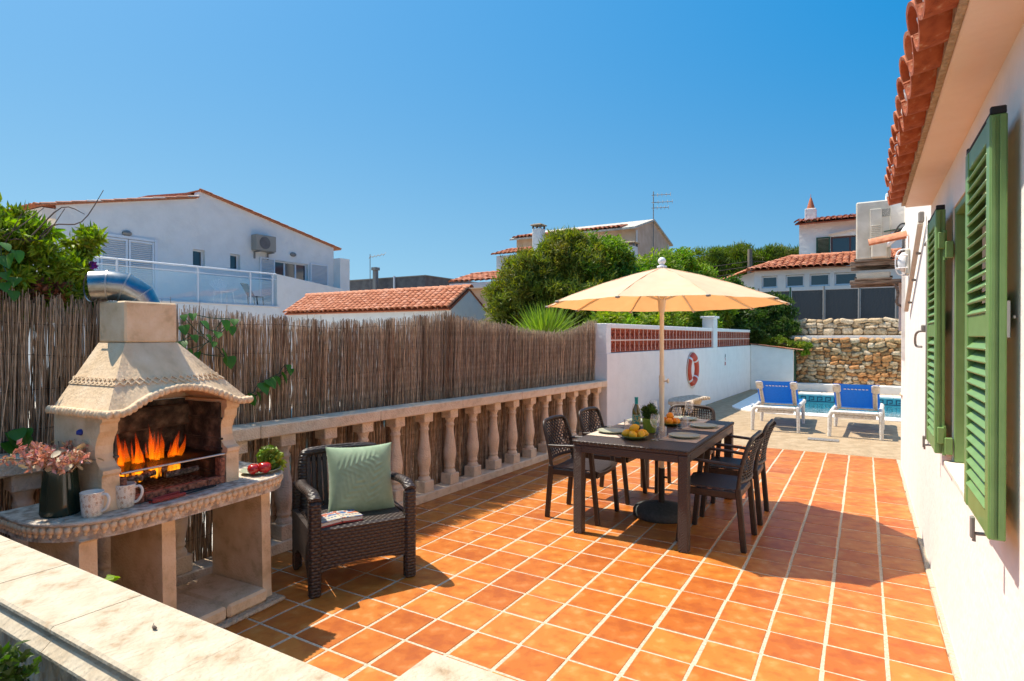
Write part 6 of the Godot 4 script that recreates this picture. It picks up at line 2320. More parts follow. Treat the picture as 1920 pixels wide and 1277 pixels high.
	for j in 8:
		var a0 := TAU * j / 8.0; var a1 := TAU * (j + 1) / 8.0
		tri(disc, Vector3(0, -0.1, 0), Vector3(cos(a0) * 0.42, 0.05 * cos(a0 * 2.0), sin(a0) * 0.5), Vector3(cos(a1) * 0.42, 0.05 * cos(a1 * 2.0), sin(a1) * 0.5), Vector3.UP)
	var dm := fin(disc)
	var small := sprig_mesh(8, 0.035, 0.020, 0.016)
	for k in 36:
		var a := k * 2.39996
		var lean := 0.35 + 0.75 * rng.randf()
		var l := rng.randf_range(0.08, 0.19)
		var dir := Vector3(cos(a) * lean, 0.75, sin(a) * lean).normalized()
		var tip := dir * l + Vector3(cos(a), -0.25, sin(a)) * 0.05 * lean
		var pink := k % 5 > 1
		var sn := node("pink_stem" if pink else "eucalyptus_stem", eu)
		st = ST(true)
		tube(st, bez([Vector3(cos(a) * 0.02, -0.12, sin(a) * 0.02), dir * l * 0.5, tip], 3), 0.0018, 4)
		obj("stem", st, M.bark, sn)
		if pink:
			var pl := []; var cl := []
			for i in 7:
				var t := 0.4 + 0.6 * i / 6.0
				pl.append(Transform3D(Basis.from_euler(Vector3(rng.randf() * TAU, rng.randf() * TAU, 0)) * Basis.from_scale(Vector3.ONE * rng.randf_range(0.6, 1.0)), (dir * l).lerp(tip, t) * t + rand_dir() * 0.012))
				var q := rng.randf_range(0.75, 1.3)
				cl.append(Color(q, q * rng.randf_range(0.85, 1.15), q))
			multi("leaves", small, pinks, pl, cl, sn)
		else:
			for i in 5:
				var t := 0.45 + 0.6 * i / 4.0
				put("leaf", dm, creams, sn, (dir * l).lerp(tip, t) * t + Vector3(cos(a + 1.6), 0.2, sin(a + 1.6)) * 0.016 * (1 if i % 2 else -1), Vector3(rng.randf_range(-0.9, 0.9), rng.randf() * TAU, rng.randf_range(-0.9, 0.9)), Vector3.ONE * rng.randf_range(0.032, 0.048))
	st = ST(true)
	ellipsoid(st, Vector3(-0.02, 0.175, -0.09), Vector3(0.018, 0.015, 0.018), 6, 9, 0.15)
	obj("blue_bloom", st, mat("blue_bloom", lin(0.01, 0.03, 0.25), 0.7), eu)
	# two patterned mugs
	var print_tex := mug_print()
	var mm := mat("printed_mug", Color.WHITE, 0.25, {tex = print_tex, spec = 0.5})
	var mw := mat("mug_glaze", lin(0.74, 0.70, 0.62), 0.25)
	var mg := make_mug(mm, mw)
	mg.position = v(-3.03, 0.742, 1.325)
	mg.rotation.y = 0.55
	mg.scale = Vector3.ONE * 1.2
	copy_of(mg, "cream mug printed with brown flowers, nearer the barbecue opening", v(-3.055, 0.742, 1.475), 0.75, "mugs on the barbecue counter")
	# tongs
	var tg := thing("barbecue_tongs", "red handled barbecue tongs lying on the counter edge", "tongs", v(-3.015, 0.745, 1.76), BBQ_TURN + 0.05)
	var red := mat("red_handle", lin(0.26, 0.02, 0.014), 0.45)
	for s in [-1, 1]:
		st = ST()
		bar(st, Vector3(-0.20, 0.010, 0.012 * s), Vector3(-0.03, 0.012, 0.024 * s), 0.014, 0.018, Vector3.UP, 0.004)
		obj("handle", st, red, tg)
		st = ST()
		bar(st, Vector3(-0.03, 0.010, 0.024 * s), Vector3(0.16, 0.008, 0.010 * s), 0.012, 0.006, Vector3.UP, 0.002)
		obj("arm", st, M.black_metal, tg)
	st = ST(true)
	tube(st, bez([Vector3(-0.19, 0.012, -0.012), Vector3(-0.212, 0.02, -0.006), Vector3(-0.212, 0.024, 0.008), Vector3(-0.19, 0.014, 0.012)], 4), 0.004, 6)
	obj("hanging_ring", st, M.black_metal, tg)
	# plate with tomatoes and lettuce
	var plate := make_plate("oval_plate", "pale green plate of vegetables at the right end of the barbecue counter", 0.122, M.plate)
	plate.position = v(-3.13, 0.743, 2.275)
	plate.scale = Vector3(0.85, 1, 1)
	var tomato := mat("tomato", lin(0.42, 0.012, 0.008), 0.18, {spec = 0.6})
	for k in [["ripe red tomato at the left of the vegetable plate", -3.085, 2.195, 0.036], ["ripe red tomato in front of the lettuce on the vegetable plate", -3.055, 2.245, 0.040]]:
		var t := thing("tomato", k[0], "tomato", v(k[1], 0.752, k[2]))
		st = ST(true)
		lathe(st, [Vector2(0, 0.0), Vector2(k[3] * 0.5, 0.002), Vector2(k[3] * 0.92, k[3] * 0.5), Vector2(k[3], k[3] * 0.9), Vector2(k[3] * 0.85, k[3] * 1.4), Vector2(k[3] * 0.45, k[3] * 1.62), Vector2(0, k[3] * 1.5)], 18)
		obj("flesh", st, tomato, t)
		st = ST()
		for j in 5:
			bar(st, Vector3(0, k[3] * 1.55, 0), Vector3(cos(j * 1.256) * k[3] * 0.6, k[3] * 1.5, sin(j * 1.256) * k[3] * 0.6), 0.005, 0.0025)
		obj("calyx", st, M.dark_green, t)
	var le := thing("lettuce", "curly green lettuce head at the back of the vegetable plate", "lettuce", v(-3.115, 0.752, 2.335))
	le.scale = Vector3.ONE * 1.45
	var lm := mat("lettuce_leaf", lin(0.20, 0.28, 0.022), 0.6, {vcol = true, backlight = lin(0.16, 0.2, 0.01)})
	st = ST(true)
	ellipsoid(st, Vector3(0, 0.03, 0), Vector3(0.022, 0.03, 0.022), 7, 9, 0.1)
	obj("heart", st, lm, le)
	crown(le, "leaves", [sprig_mesh(9, 0.026, 0.030, 0.012, 0.0, 0.5), sprig_mesh(9, 0.030, 0.028, 0.012, 0.0, 0.3)], lm, [[Vector3(0, 0.042, 0), Vector3(0.036, 0.038, 0.036)], [Vector3(0.01, 0.062, 0.008), Vector3(0.02, 0.02, 0.02)]], 7000, 0.85, 0.35)

func mug_print() -> ImageTexture:
	var im := Image.create(512, 256, false, Image.FORMAT_RGB8)
	im.fill(lin(0.74, 0.68, 0.58))
	var r2 := RandomNumberGenerator.new()
	r2.seed = 11
	var inks := [lin(0.30, 0.10, 0.05), lin(0.45, 0.20, 0.09), lin(0.24, 0.22, 0.20), lin(0.50, 0.30, 0.14)]
	for k in 520:
		var c: Color = inks[r2.randi() % 4]
		var x := r2.randi() % 512; var y := r2.randi() % 256
		var s := 2 + r2.randi() % 3
		im.fill_rect(Rect2i(x, y, s + 1, s + 1), c)
	for k in 34:
		var c: Color = inks[r2.randi() % 4]
		var cx := r2.randi() % 512; var cy := r2.randi() % 256
		var R := 12.0 + r2.randf() * 12.0
		for y in range(-26, 27):
			for x in range(-26, 27):
				var d := sqrt(x * x + y * y)
				var petal := R * (0.78 + 0.22 * cos(atan2(y, x) * 6.0))
				if d < petal and (d > R * 0.55 or d < R * 0.25) and cy + y >= 0 and cy + y < 256:
					im.set_pixel((cx + x + 512) % 512, cy + y, c)
	return ImageTexture.create_from_image(im)

func make_mug(outer: Material, inner: Material) -> Node3D:
	var m := thing("patterned_mug", "cream mug printed with brown flowers, nearer the vase", "mug", Vector3.ZERO, 0.0, "mugs on the barbecue counter")
	var st := ST(true)
	var prof := [[0.0, 0.0], [0.030, 0.0], [0.033, 0.004], [0.036, 0.03], [0.0385, 0.07], [0.040, 0.092]]
	for i in prof.size() - 1:
		for j in 28:
			var f0 := TAU * j / 28.0; var f1 := TAU * (j + 1) / 28.0
			var p := []
			for q in [[f0, prof[i], j / 28.0], [f1, prof[i], (j + 1) / 28.0], [f1, prof[i + 1], (j + 1) / 28.0], [f0, prof[i + 1], j / 28.0]]:
				p.append([Vector3(cos(q[0]) * q[1][0], q[1][1], sin(q[0]) * q[1][0]), Vector2(q[2] * 2.0, 1.0 - q[1][1] / 0.092)])
			for idx in [0, 1, 2, 0, 2, 3]:
				st.set_uv(p[idx][1])
				st.add_vertex(p[idx][0])
	obj("body", st, outer, m)
	st = ST(true)
	lathe(st, [Vector2(0.040, 0.092), Vector2(0.0385, 0.0935), Vector2(0.0365, 0.092), Vector2(0.034, 0.05), Vector2(0.030, 0.008), Vector2(0.0, 0.006)], 28)
	obj("inside", st, inner, m)
	st = ST(true)
	tube(st, bez([Vector3(0.036, 0.078, 0), Vector3(0.054, 0.082, 0), Vector3(0.064, 0.066, 0), Vector3(0.060, 0.042, 0), Vector3(0.046, 0.022, 0), Vector3(0.034, 0.018, 0)], 4), 0.0055, 8)
	obj("handle", st, inner, m)
	return m

func make_plate(called: String, label: String, r: float, m: Material) -> Node3D:
	var t := thing(called, label, "plate")
	var st := ST(true)
	lathe(st, [Vector2(0, 0.003), Vector2(r * 0.55, 0.003), Vector2(r * 0.60, 0.0), Vector2(r * 0.66, 0.003), Vector2(r * 0.95, 0.016), Vector2(r, 0.020), Vector2(r * 0.985, 0.022), Vector2(r * 0.93, 0.019), Vector2(r * 0.66, 0.008), Vector2(0, 0.007)], 32)
	obj("dish", st, m, t)
	return t

# ---------------------------------------------------------------- furniture
func build_armchair():
	var turn := 1.07
	var a := thing("wicker_armchair", "dark brown resin wicker armchair beside the barbecue", "armchair", v(-2.915, 0, 2.81), turn)
	var st: SurfaceTool
	for s in [-1, 1]:
		# front post with arm
		st = ST()
		box(st, Vector3(s * 0.30, 0.285, 0.265), Vector3(0.072, 0.57, 0.062), 0.012)
		obj("front_leg", st, M.wicker, a)
		st = ST(true)
		tube(st, bez([Vector3(s * 0.30, 0.575, 0.28), Vector3(s * 0.302, 0.605, 0.20), Vector3(s * 0.305, 0.600, 0.05), Vector3(s * 0.30, 0.585, -0.12), Vector3(s * 0.285, 0.58, -0.22)], 5), 0.039, 12, true, false, 0.62)
		obj("armrest", st, M.wicker, a)
		# side panel, cut up towards the front
		st = ST()
		prism(st, PackedVector2Array([Vector2(-0.27, 0.0), Vector2(-0.22, 0.0), Vector2(-0.18, 0.13), Vector2(-0.10, 0.175), Vector2(0.10, 0.175), Vector2(0.18, 0.13), Vector2(0.225, 0.05), Vector2(0.235, 0.05), Vector2(0.235, 0.40), Vector2(-0.27, 0.40)]), -0.014, 0.014, Vector3(s * 0.315, 0, 0), Basis(Vector3(0, 0, 1), Vector3(0, 1, 0), Vector3(-1, 0, 0)))
		obj("side_panel", st, M.wicker_fine, a)
		st = ST()
		box(st, Vector3(s * 0.30, 0.29, -0.275), Vector3(0.06, 0.58, 0.05), 0.01)
		obj("back_leg", st, M.wicker, a)
	# apron in front
	st = ST(true)
	sheet(st, 16, 6, func(p, q): return Vector3((p - 0.5) * 0.53, lerpf(0.150 + 0.030 * sin(PI * p), 0.395, q), 0.262 + 0.006 * sin(PI * p)), 0.018)
	obj("front_apron", st, M.wicker, a)
	st = ST()
	box(st, Vector3(0, 0.385, 0.0), Vector3(0.585, 0.035, 0.545), 0.012)
	obj("seat", st, M.wicker, a)
	# back: frame and upright canes
	var back := node("backrest", a, Vector3(0, 0.39, -0.245))
	back.rotation.x = -0.20
	st = ST(true)
	tube(st, bez([Vector3(-0.255, -0.02, 0), Vector3(-0.262, 0.20, 0), Vector3(-0.255, 0.34, 0), Vector3(-0.215, 0.382, 0), Vector3(0, 0.392, -0.006), Vector3(0.215, 0.382, 0), Vector3(0.255, 0.34, 0), Vector3(0.262, 0.20, 0), Vector3(0.255, -0.02, 0)], 4), 0.030, 10)
	obj("back_frame", st, M.wicker, back)
	for k in 13:
		var x := -0.222 + k * 0.037
		st = ST()
		box(st, Vector3(x, 0.18, 0.0), Vector3(0.027 if k % 3 else 0.030, 0.40, 0.014), 0.004)
		obj("cane", st, M.wicker_fine, back)
	for y in [0.03, 0.33]:
		st = ST()
		box(st, Vector3(0, y, -0.010), Vector3(0.49, 0.024, 0.012), 0.003)
		obj("back_rail", st, M.wicker, back)
	# cushion
	var cu := thing("sage_cushion", "sage green velvet cushion with a stitched leaf pattern on the wicker armchair", "cushion", v(-2.915, 0.395, 2.81) + Basis(Vector3.UP, turn) * Vector3(0.06, 0.0, 0.015), turn - 0.10)
	var cm := mat("sage_velvet", Color.WHITE, 0.85, {tex = ntex(0.01, 4, 110, [[0.2, lin(0.235, 0.325, 0.195)], [0.8, lin(0.29, 0.385, 0.24)]]), scale = 3.0, world = false})
	cm.rim_enabled = true
	cm.rim = 0.5
	cm.rim_tint = 0.6
	st = ST(true)
	var lean := -0.24
	var half := 0.222
	var cush := func(p: float, q: float, side: float) -> Vector3:
		var u := p * 2.0 - 1.0; var w := q * 2.0 - 1.0
		var pinch := 1.0 - 0.055 * (1.0 - u * u * u * u) * absf(w) * absf(w) * 0.0
		var ex := u * half * (1.0 - 0.075 * (1.0 - w * w) * absf(u)) * pinch
		var ey := w * half * (1.0 - 0.075 * (1.0 - u * u) * absf(w))
		var puff := 0.088 * pow(maxf(0.0, (1.0 - pow(absf(u), 2.6)) * (1.0 - pow(absf(w), 2.6))), 0.55)
		# stitched palm fronds: fine quilted ridges along branching veins
		var g := 0.0
		if side > 0:
			for br in [[-0.55, -0.5, 0.9], [0.25, -0.2, 1.25], [-0.2, 0.45, 0.35]]:
				var dx: float = u - float(br[0]); var dy: float = w - float(br[1])
				var along: float = dx * cos(br[2]) + dy * sin(br[2]); var across: float = -dx * sin(br[2]) + dy * cos(br[2])
				if along > -0.5 and along < 0.75 and absf(across) < 0.45:
					g += 0.0026 * sin((along * 1.0 - absf(across) * 0.9) * 34.0) * (1.0 - absf(across) / 0.45)
		puff += g * (1.0 - u * u) * (1.0 - w * w) * 2.2
		# a slouch where it rests on the seat
		var sag := -0.012 * (1.0 - w) * cos(u * 1.4)
		return Basis(Vector3.RIGHT, lean) * (Vector3(ex, ey + half + sag, side * puff)) + Vector3(0, 0.0, 0.005)
	var n := 56
	for side in [1.0, -1.0]:
		var nn := n if side > 0 else 16
		st.set_smooth_group(0)
		for i in nn:
			for j in nn:
				var A: Vector3 = cush.call(float(i) / nn, float(j) / nn, side); var B: Vector3 = cush.call(float(i + 1) / nn, float(j) / nn, side)
				var C: Vector3 = cush.call(float(i + 1) / nn, float(j + 1) / nn, side); var D: Vector3 = cush.call(float(i) / nn, float(j + 1) / nn, side)
				quad(st, A, B, C, D, Basis(Vector3.RIGHT, lean) * Vector3(0, 0, side))
	obj("cover", st, cm, cu)
	# paperback book, face down
	var bk := thing("open_book", "red covered paperback lying open on the armchair seat", "book", v(-2.915, 0.404, 2.81) + Basis(Vector3.UP, turn) * Vector3(-0.135, 0, 0.155), turn + 0.12)
	for s in [-1, 1]:
		st = ST()
		box(st, Vector3(s * 0.068, 0.013 + 0.004, 0), Vector3(0.130, 0.020, 0.155), 0.003, Basis(Vector3.BACK, -s * 0.07))
		obj("pages", st, mat("paper", lin(0.62, 0.58, 0.50), 0.9), bk)
		st = ST()
		box(st, Vector3(s * 0.068, 0.0325, 0), Vector3(0.134, 0.0025, 0.160), 0.0, Basis(Vector3.BACK, -s * 0.07))
		obj("cover", st, M.book_print if s > 0 else M.book_print2, bk)
		st = ST()
		box(st, Vector3(s * 0.068, 0.005, 0.0785), Vector3(0.132, 0.009, 0.004), 0.0, Basis(Vector3.BACK, -s * 0.07))
		obj("edge", st, mat("red_cover", lin(0.36, 0.035, 0.03), 0.5), bk)

func make_chair() -> Node3D:
	# front = +z, origin on the floor in the middle
	var c := thing("resin_chair", "", "chair", Vector3.ZERO, 0.0, "brown resin chairs round the table")
	var st: SurfaceTool
	for s in [-1, 1]:
		# front leg runs up into the arm
		st = ST()
		bar(st, Vector3(s * 0.235, 0.0, 0.225), Vector3(s * 0.245, 0.625, 0.165), 0.034, 0.040, Vector3.BACK, 0.007)
		obj("front_leg", st, M.resin, c)
		st = ST()
		bar(st, Vector3(s * 0.225, 0.0, -0.245), Vector3(s * 0.228, 0.46, -0.205), 0.034, 0.042, Vector3.BACK, 0.007)
		obj("rear_leg", st, M.resin, c)
		st = ST(true)
		tube(st, bez([Vector3(s * 0.228, 0.45, -0.205), Vector3(s * 0.232, 0.60, -0.225), Vector3(s * 0.226, 0.75, -0.265), Vector3(s * 0.205, 0.805, -0.285), Vector3(s * 0.15, 0.825, -0.295), Vector3(0, 0.832, -0.302)], 4), 0.0175, 8, true, false, 0.9)
		obj("back_frame", st, M.resin, c)
		st = ST(true)
		tube(st, bez([Vector3(s * 0.245, 0.620, 0.180), Vector3(s * 0.247, 0.642, 0.13), Vector3(s * 0.250, 0.640, 0.0), Vector3(s * 0.245, 0.63, -0.14), Vector3(s * 0.232, 0.625, -0.228)], 4), 0.021, 8, true, false, 0.6)
		obj("armrest", st, M.resin, c)
		st = ST()
		box(st, Vector3(s * 0.222, 0.405, 0.0), Vector3(0.028, 0.055, 0.40), 0.006)
		obj("side_rail", st, M.resin, c)
	for z in [0.205, -0.205]:
		st = ST()
		box(st, Vector3(0, 0.406, z), Vector3(0.43, 0.05, 0.03), 0.008)
		obj("cross_rail", st, M.resin, c)
	st = ST(true)
	sheet(st, 12, 12, func(p, q):
		var u: float = p * 2.0 - 1.0; var w: float = q * 2.0 - 1.0
		return Vector3(u * 0.225, 0.445 - 0.016 * (1.0 - u * u) + (-0.012 if w > 0.9 else 0.0) + (0.004 if absf(u) > 0.9 else 0.0), w * 0.225 + 0.008), 0.012)
	obj("seat", st, M.wicker_fine, c)
	# woven back: flat strands over and under
	st = ST(true)
	var bp := func(p: float, q: float, lift: float) -> Vector3:
		var u := p * 2.0 - 1.0
		var y := lerpf(0.50, 0.818, q)
		var wd := 0.218 * (1.0 - 0.14 * pow(q, 6.0))
		return Vector3(u * wd, y, -0.215 - 0.085 * q * q - 0.035 * (1.0 - u * u) + lift)
	for k in 17:
		var pts := []
		for i in 15:
			pts.append(bp.call((k + 0.5) / 17.0, i / 14.0, 0.004 * cos(PI * (i + k))))
		tube(st, pts, 0.0062, 5, false, false, 0.6)
	for k in 14:
		var pts := []
		for i in 18:
			pts.append(bp.call(i / 17.0, (k + 0.5) / 14.0, -0.004 * cos(PI * (i + k))))
		tube(st, pts, 0.0068, 5, false, false, 0.6)
	obj("woven_back", st, M.resin, c)
	st = ST(true)
	tube(st, [bp.call(0.0, 0.0, 0.0), bp.call(0.25, 0.0, 0.0), bp.call(0.5, 0.0, 0.0), bp.call(0.75, 0.0, 0.0), bp.call(1.0, 0.0, 0.0)], 0.013, 7)
	obj("lower_back_rail", st, M.resin, c)
	return c

func build_dining():
	# table
	var t := thing("wicker_dining_table", "dark brown wicker look dining table under the cream parasol", "table", v(-1.535, 0, 5.13))
	var W := 0.91; var L := 1.72
	var st := ST()
	box(st, Vector3(0, 0.722, 0), Vector3(W, 0.036, L), 0.006)
	obj("tabletop", st, M.wicker_fine, t)
	for s in [-1, 1]:
		st = ST()
		box(st, Vector3(s * (W * 0.5 - 0.016), 0.676, 0), Vector3(0.028, 0.057, L - 0.15), 0.004)
		obj("apron", st, M.wicker_fine, t)
		st = ST()
		box(st, Vector3(0, 0.676, s * (L * 0.5 - 0.016)), Vector3(W - 0.15, 0.057, 0.028), 0.004)
		obj("apron", st, M.wicker_fine, t)
		for q in [-1, 1]:
			st = ST()
			box(st, Vector3(s * (W * 0.5 - 0.040), 0.352, q * (L * 0.5 - 0.040)), Vector3(0.076, 0.704, 0.076), 0.008)
			obj("leg", st, M.wicker_fine, t)
	# braided edge
	st = ST(true)
	var n := 46
	for k in n:
		for s in [-1, 1]:
			ellipsoid(st, Vector3(s * (W * 0.5 + 0.001), 0.731, -L * 0.5 + L * (k + 0.5) / n), Vector3(0.007, 0.010, 0.017), 4, 6)
	for k in 26:
		for s in [-1, 1]:
			ellipsoid(st, Vector3(-W * 0.5 + W * (k + 0.5) / 26.0, 0.731, s * (L * 0.5 + 0.001)), Vector3(0.016, 0.010, 0.007), 4, 6)
	obj("braided_edge", st, M.resin, t)
	# chairs
	var c := make_chair()
	c.set_meta("label", "brown resin chair on the balustrade side of the table, nearest the camera")
	c.position = v(-2.115, 0, 4.765)
	c.rotation.y = PI * 0.5 + 0.02
	var grp := "brown resin chairs round the table"
	copy_of(c, "brown resin chair on the balustrade side of the table, farther one", v(-2.105, 0, 5.50), PI * 0.5 - 0.03, grp)
	copy_of(c, "brown resin chair on the house side of the table, nearest the camera", v(-0.985, 0, 4.735), -PI * 0.5 - 0.01, grp)
	copy_of(c, "brown resin chair on the house side of the table, farther one", v(-0.985, 0, 5.465), -PI * 0.5 + 0.02, grp)
	copy_of(c, "brown resin chair at the far end of the table, its back to the pool", v(-1.55, 0, 6.02), 0.03, grp)
	# parasol
	var p := thing("parasol", "cream canvas parasol with a white ball finial standing through the dining table", "parasol", v(-1.515, 0, 5.08))
	st = ST(true)
	lathe(st, [Vector2(0, 0.0), Vector2(0.235, 0.0), Vector2(0.245, 0.012), Vector2(0.245, 0.055), Vector2(0.225, 0.078), Vector2(0.12, 0.105), Vector2(0.05, 0.12), Vector2(0.0, 0.122)], 36)
	obj("base", st, M.base_grey, p)
	st = ST(true)
	tube(st, [Vector3(0, 0.11, 0), Vector3(0, 0.42, 0)], 0.027, 14)
	tube(st, [Vector3(0.02, 0.34, 0), Vector3(0.05, 0.34, 0)], 0.010, 8)
	obj("base_tube", st, M.black_metal, p)
	st = ST(true)
	tube(st, [Vector3(0, 0.25, 0), Vector3(0, 1.20, 0)], 0.0215, 14)
	tube(st, [Vector3(0, 1.12, 0), Vector3(0, 1.225, 0)], 0.0245, 14)
	tube(st, [Vector3(0, 1.225, 0), Vector3(0, 2.15, 0)], 0.0185, 14)
	obj("pole", st, M.cream_pole, p)
	st = ST(true)
	tube(st, [Vector3(0.02, 1.175, 0.01), Vector3(0.05, 1.18, 0.012)], 0.007, 8)
	ellipsoid(st, Vector3(0.058, 1.18, 0.012), Vector3(0.012, 0.022, 0.02), 6, 8)
	obj("locking_knob", st, M.cream_pole, p)
	st = ST(true)
	lathe(st, [Vector2(0.019, 1.77), Vector2(0.028, 1.79), Vector2(0.034, 1.86), Vector2(0.040, 1.885), Vector2(0.040, 1.90), Vector2(0.02, 1.905)], 16)
	obj("runner", st, M.cream_pole, p)
	st = ST(true)
	lathe(st, [Vector2(0.030, 2.150), Vector2(0.042, 2.165), Vector2(0.042, 2.178), Vector2(0.020, 2.185), Vector2(0.018, 2.195)], 16)
	ellipsoid(st, Vector3(0, 2.222, 0), Vector3(0.034, 0.034, 0.034), 10, 16)
	obj("finial", st, M.white_paint, p)
	var N := 10
	var R := 1.02
	var tilt := Basis(Vector3(0.858, 0, -0.513).normalized(), 0.0)
	# canopy: panels sag a little between the ribs
	var rim := []
	for k in N:
		# one pair of ribs lies either side of the line from the camera
		var a := PI * 1.5 - (deg_to_rad(106.7) - PI * 0.5) + PI / N + TAU * k / N
		rim.append(Vector3(cos(a), 0, sin(a)))
	var ydrop := func(t: float) -> float: return 2.165 - 0.325 * (0.72 * t + 0.28 * t * t)
	var away := Vector3(-0.287, 0, -0.958)
	for k in N:
		var A: Vector3 = rim[k]; var B: Vector3 = rim[(k + 1) % N]
		st = ST(true)
		sheet(st, 14, 14, func(q, t):
			var tt: float = 0.02 + 0.98 * t
			var dir: Vector3 = A.lerp(B, q)
			var sag: float = 0.026 * sin(PI * q) * sin(PI * minf(tt, 0.98)) * tt + 0.0022 * sin(q * 17.0 + k * 2.0 + tt * 5.0) * tt * (1.0 - absf(q - 0.5)) + 0.0025 * sin(tt * 21.0 + k) * pow(absf(q - 0.5) * 2.0, 3.0)
			var inn: float = 1.0 - 0.030 * sin(PI * q) * pow(tt, 4.0)
			var pos: Vector3 = dir * R * tt * inn
			return Vector3(pos.x, ydrop.call(tt) - sag - 0.017 * pos.dot(away), pos.z), 0.0)
		obj("canopy_panel", st, M.canvas, p)
		# the stitched seam over the rib
		st = ST()
		var sm := []
		for i in 9:
			var ts := 0.03 + 0.97 * i / 8.0
			var ws := A * R * ts
			sm.append(Vector3(ws.x, ydrop.call(ts) + 0.0012 - 0.017 * ws.dot(away), ws.z))
		tube(st, sm, 0.0045, 5, true, false, 0.45)
		obj("seam", st, M.canvas, p)
		# rib and strut
		st = ST()
		var pr := []
		for i in 6:
			var ti := 0.03 + 0.965 * i / 5.0
			var w := A * R * ti
			pr.append(Vector3(w.x, ydrop.call(ti) - 0.013 - 0.017 * w.dot(away), w.z))
		tube(st, pr, 0.0075, 6)
		var rb := obj("rib", st, M.cream_pole, p)
		st = ST()
		tube(st, [A * 0.036 + Vector3(0, 1.885, 0), pr[2] + Vector3(0, -0.006, 0)], 0.006, 6)
		obj("strut", st, M.cream_pole, rb)
		st = ST()
		box(st, pr[5] + Vector3(0, 0.006, 0), Vector3(0.03, 0.016, 0.03), 0.004)
		obj("tip_pocket", st, M.dull_metal, rb)

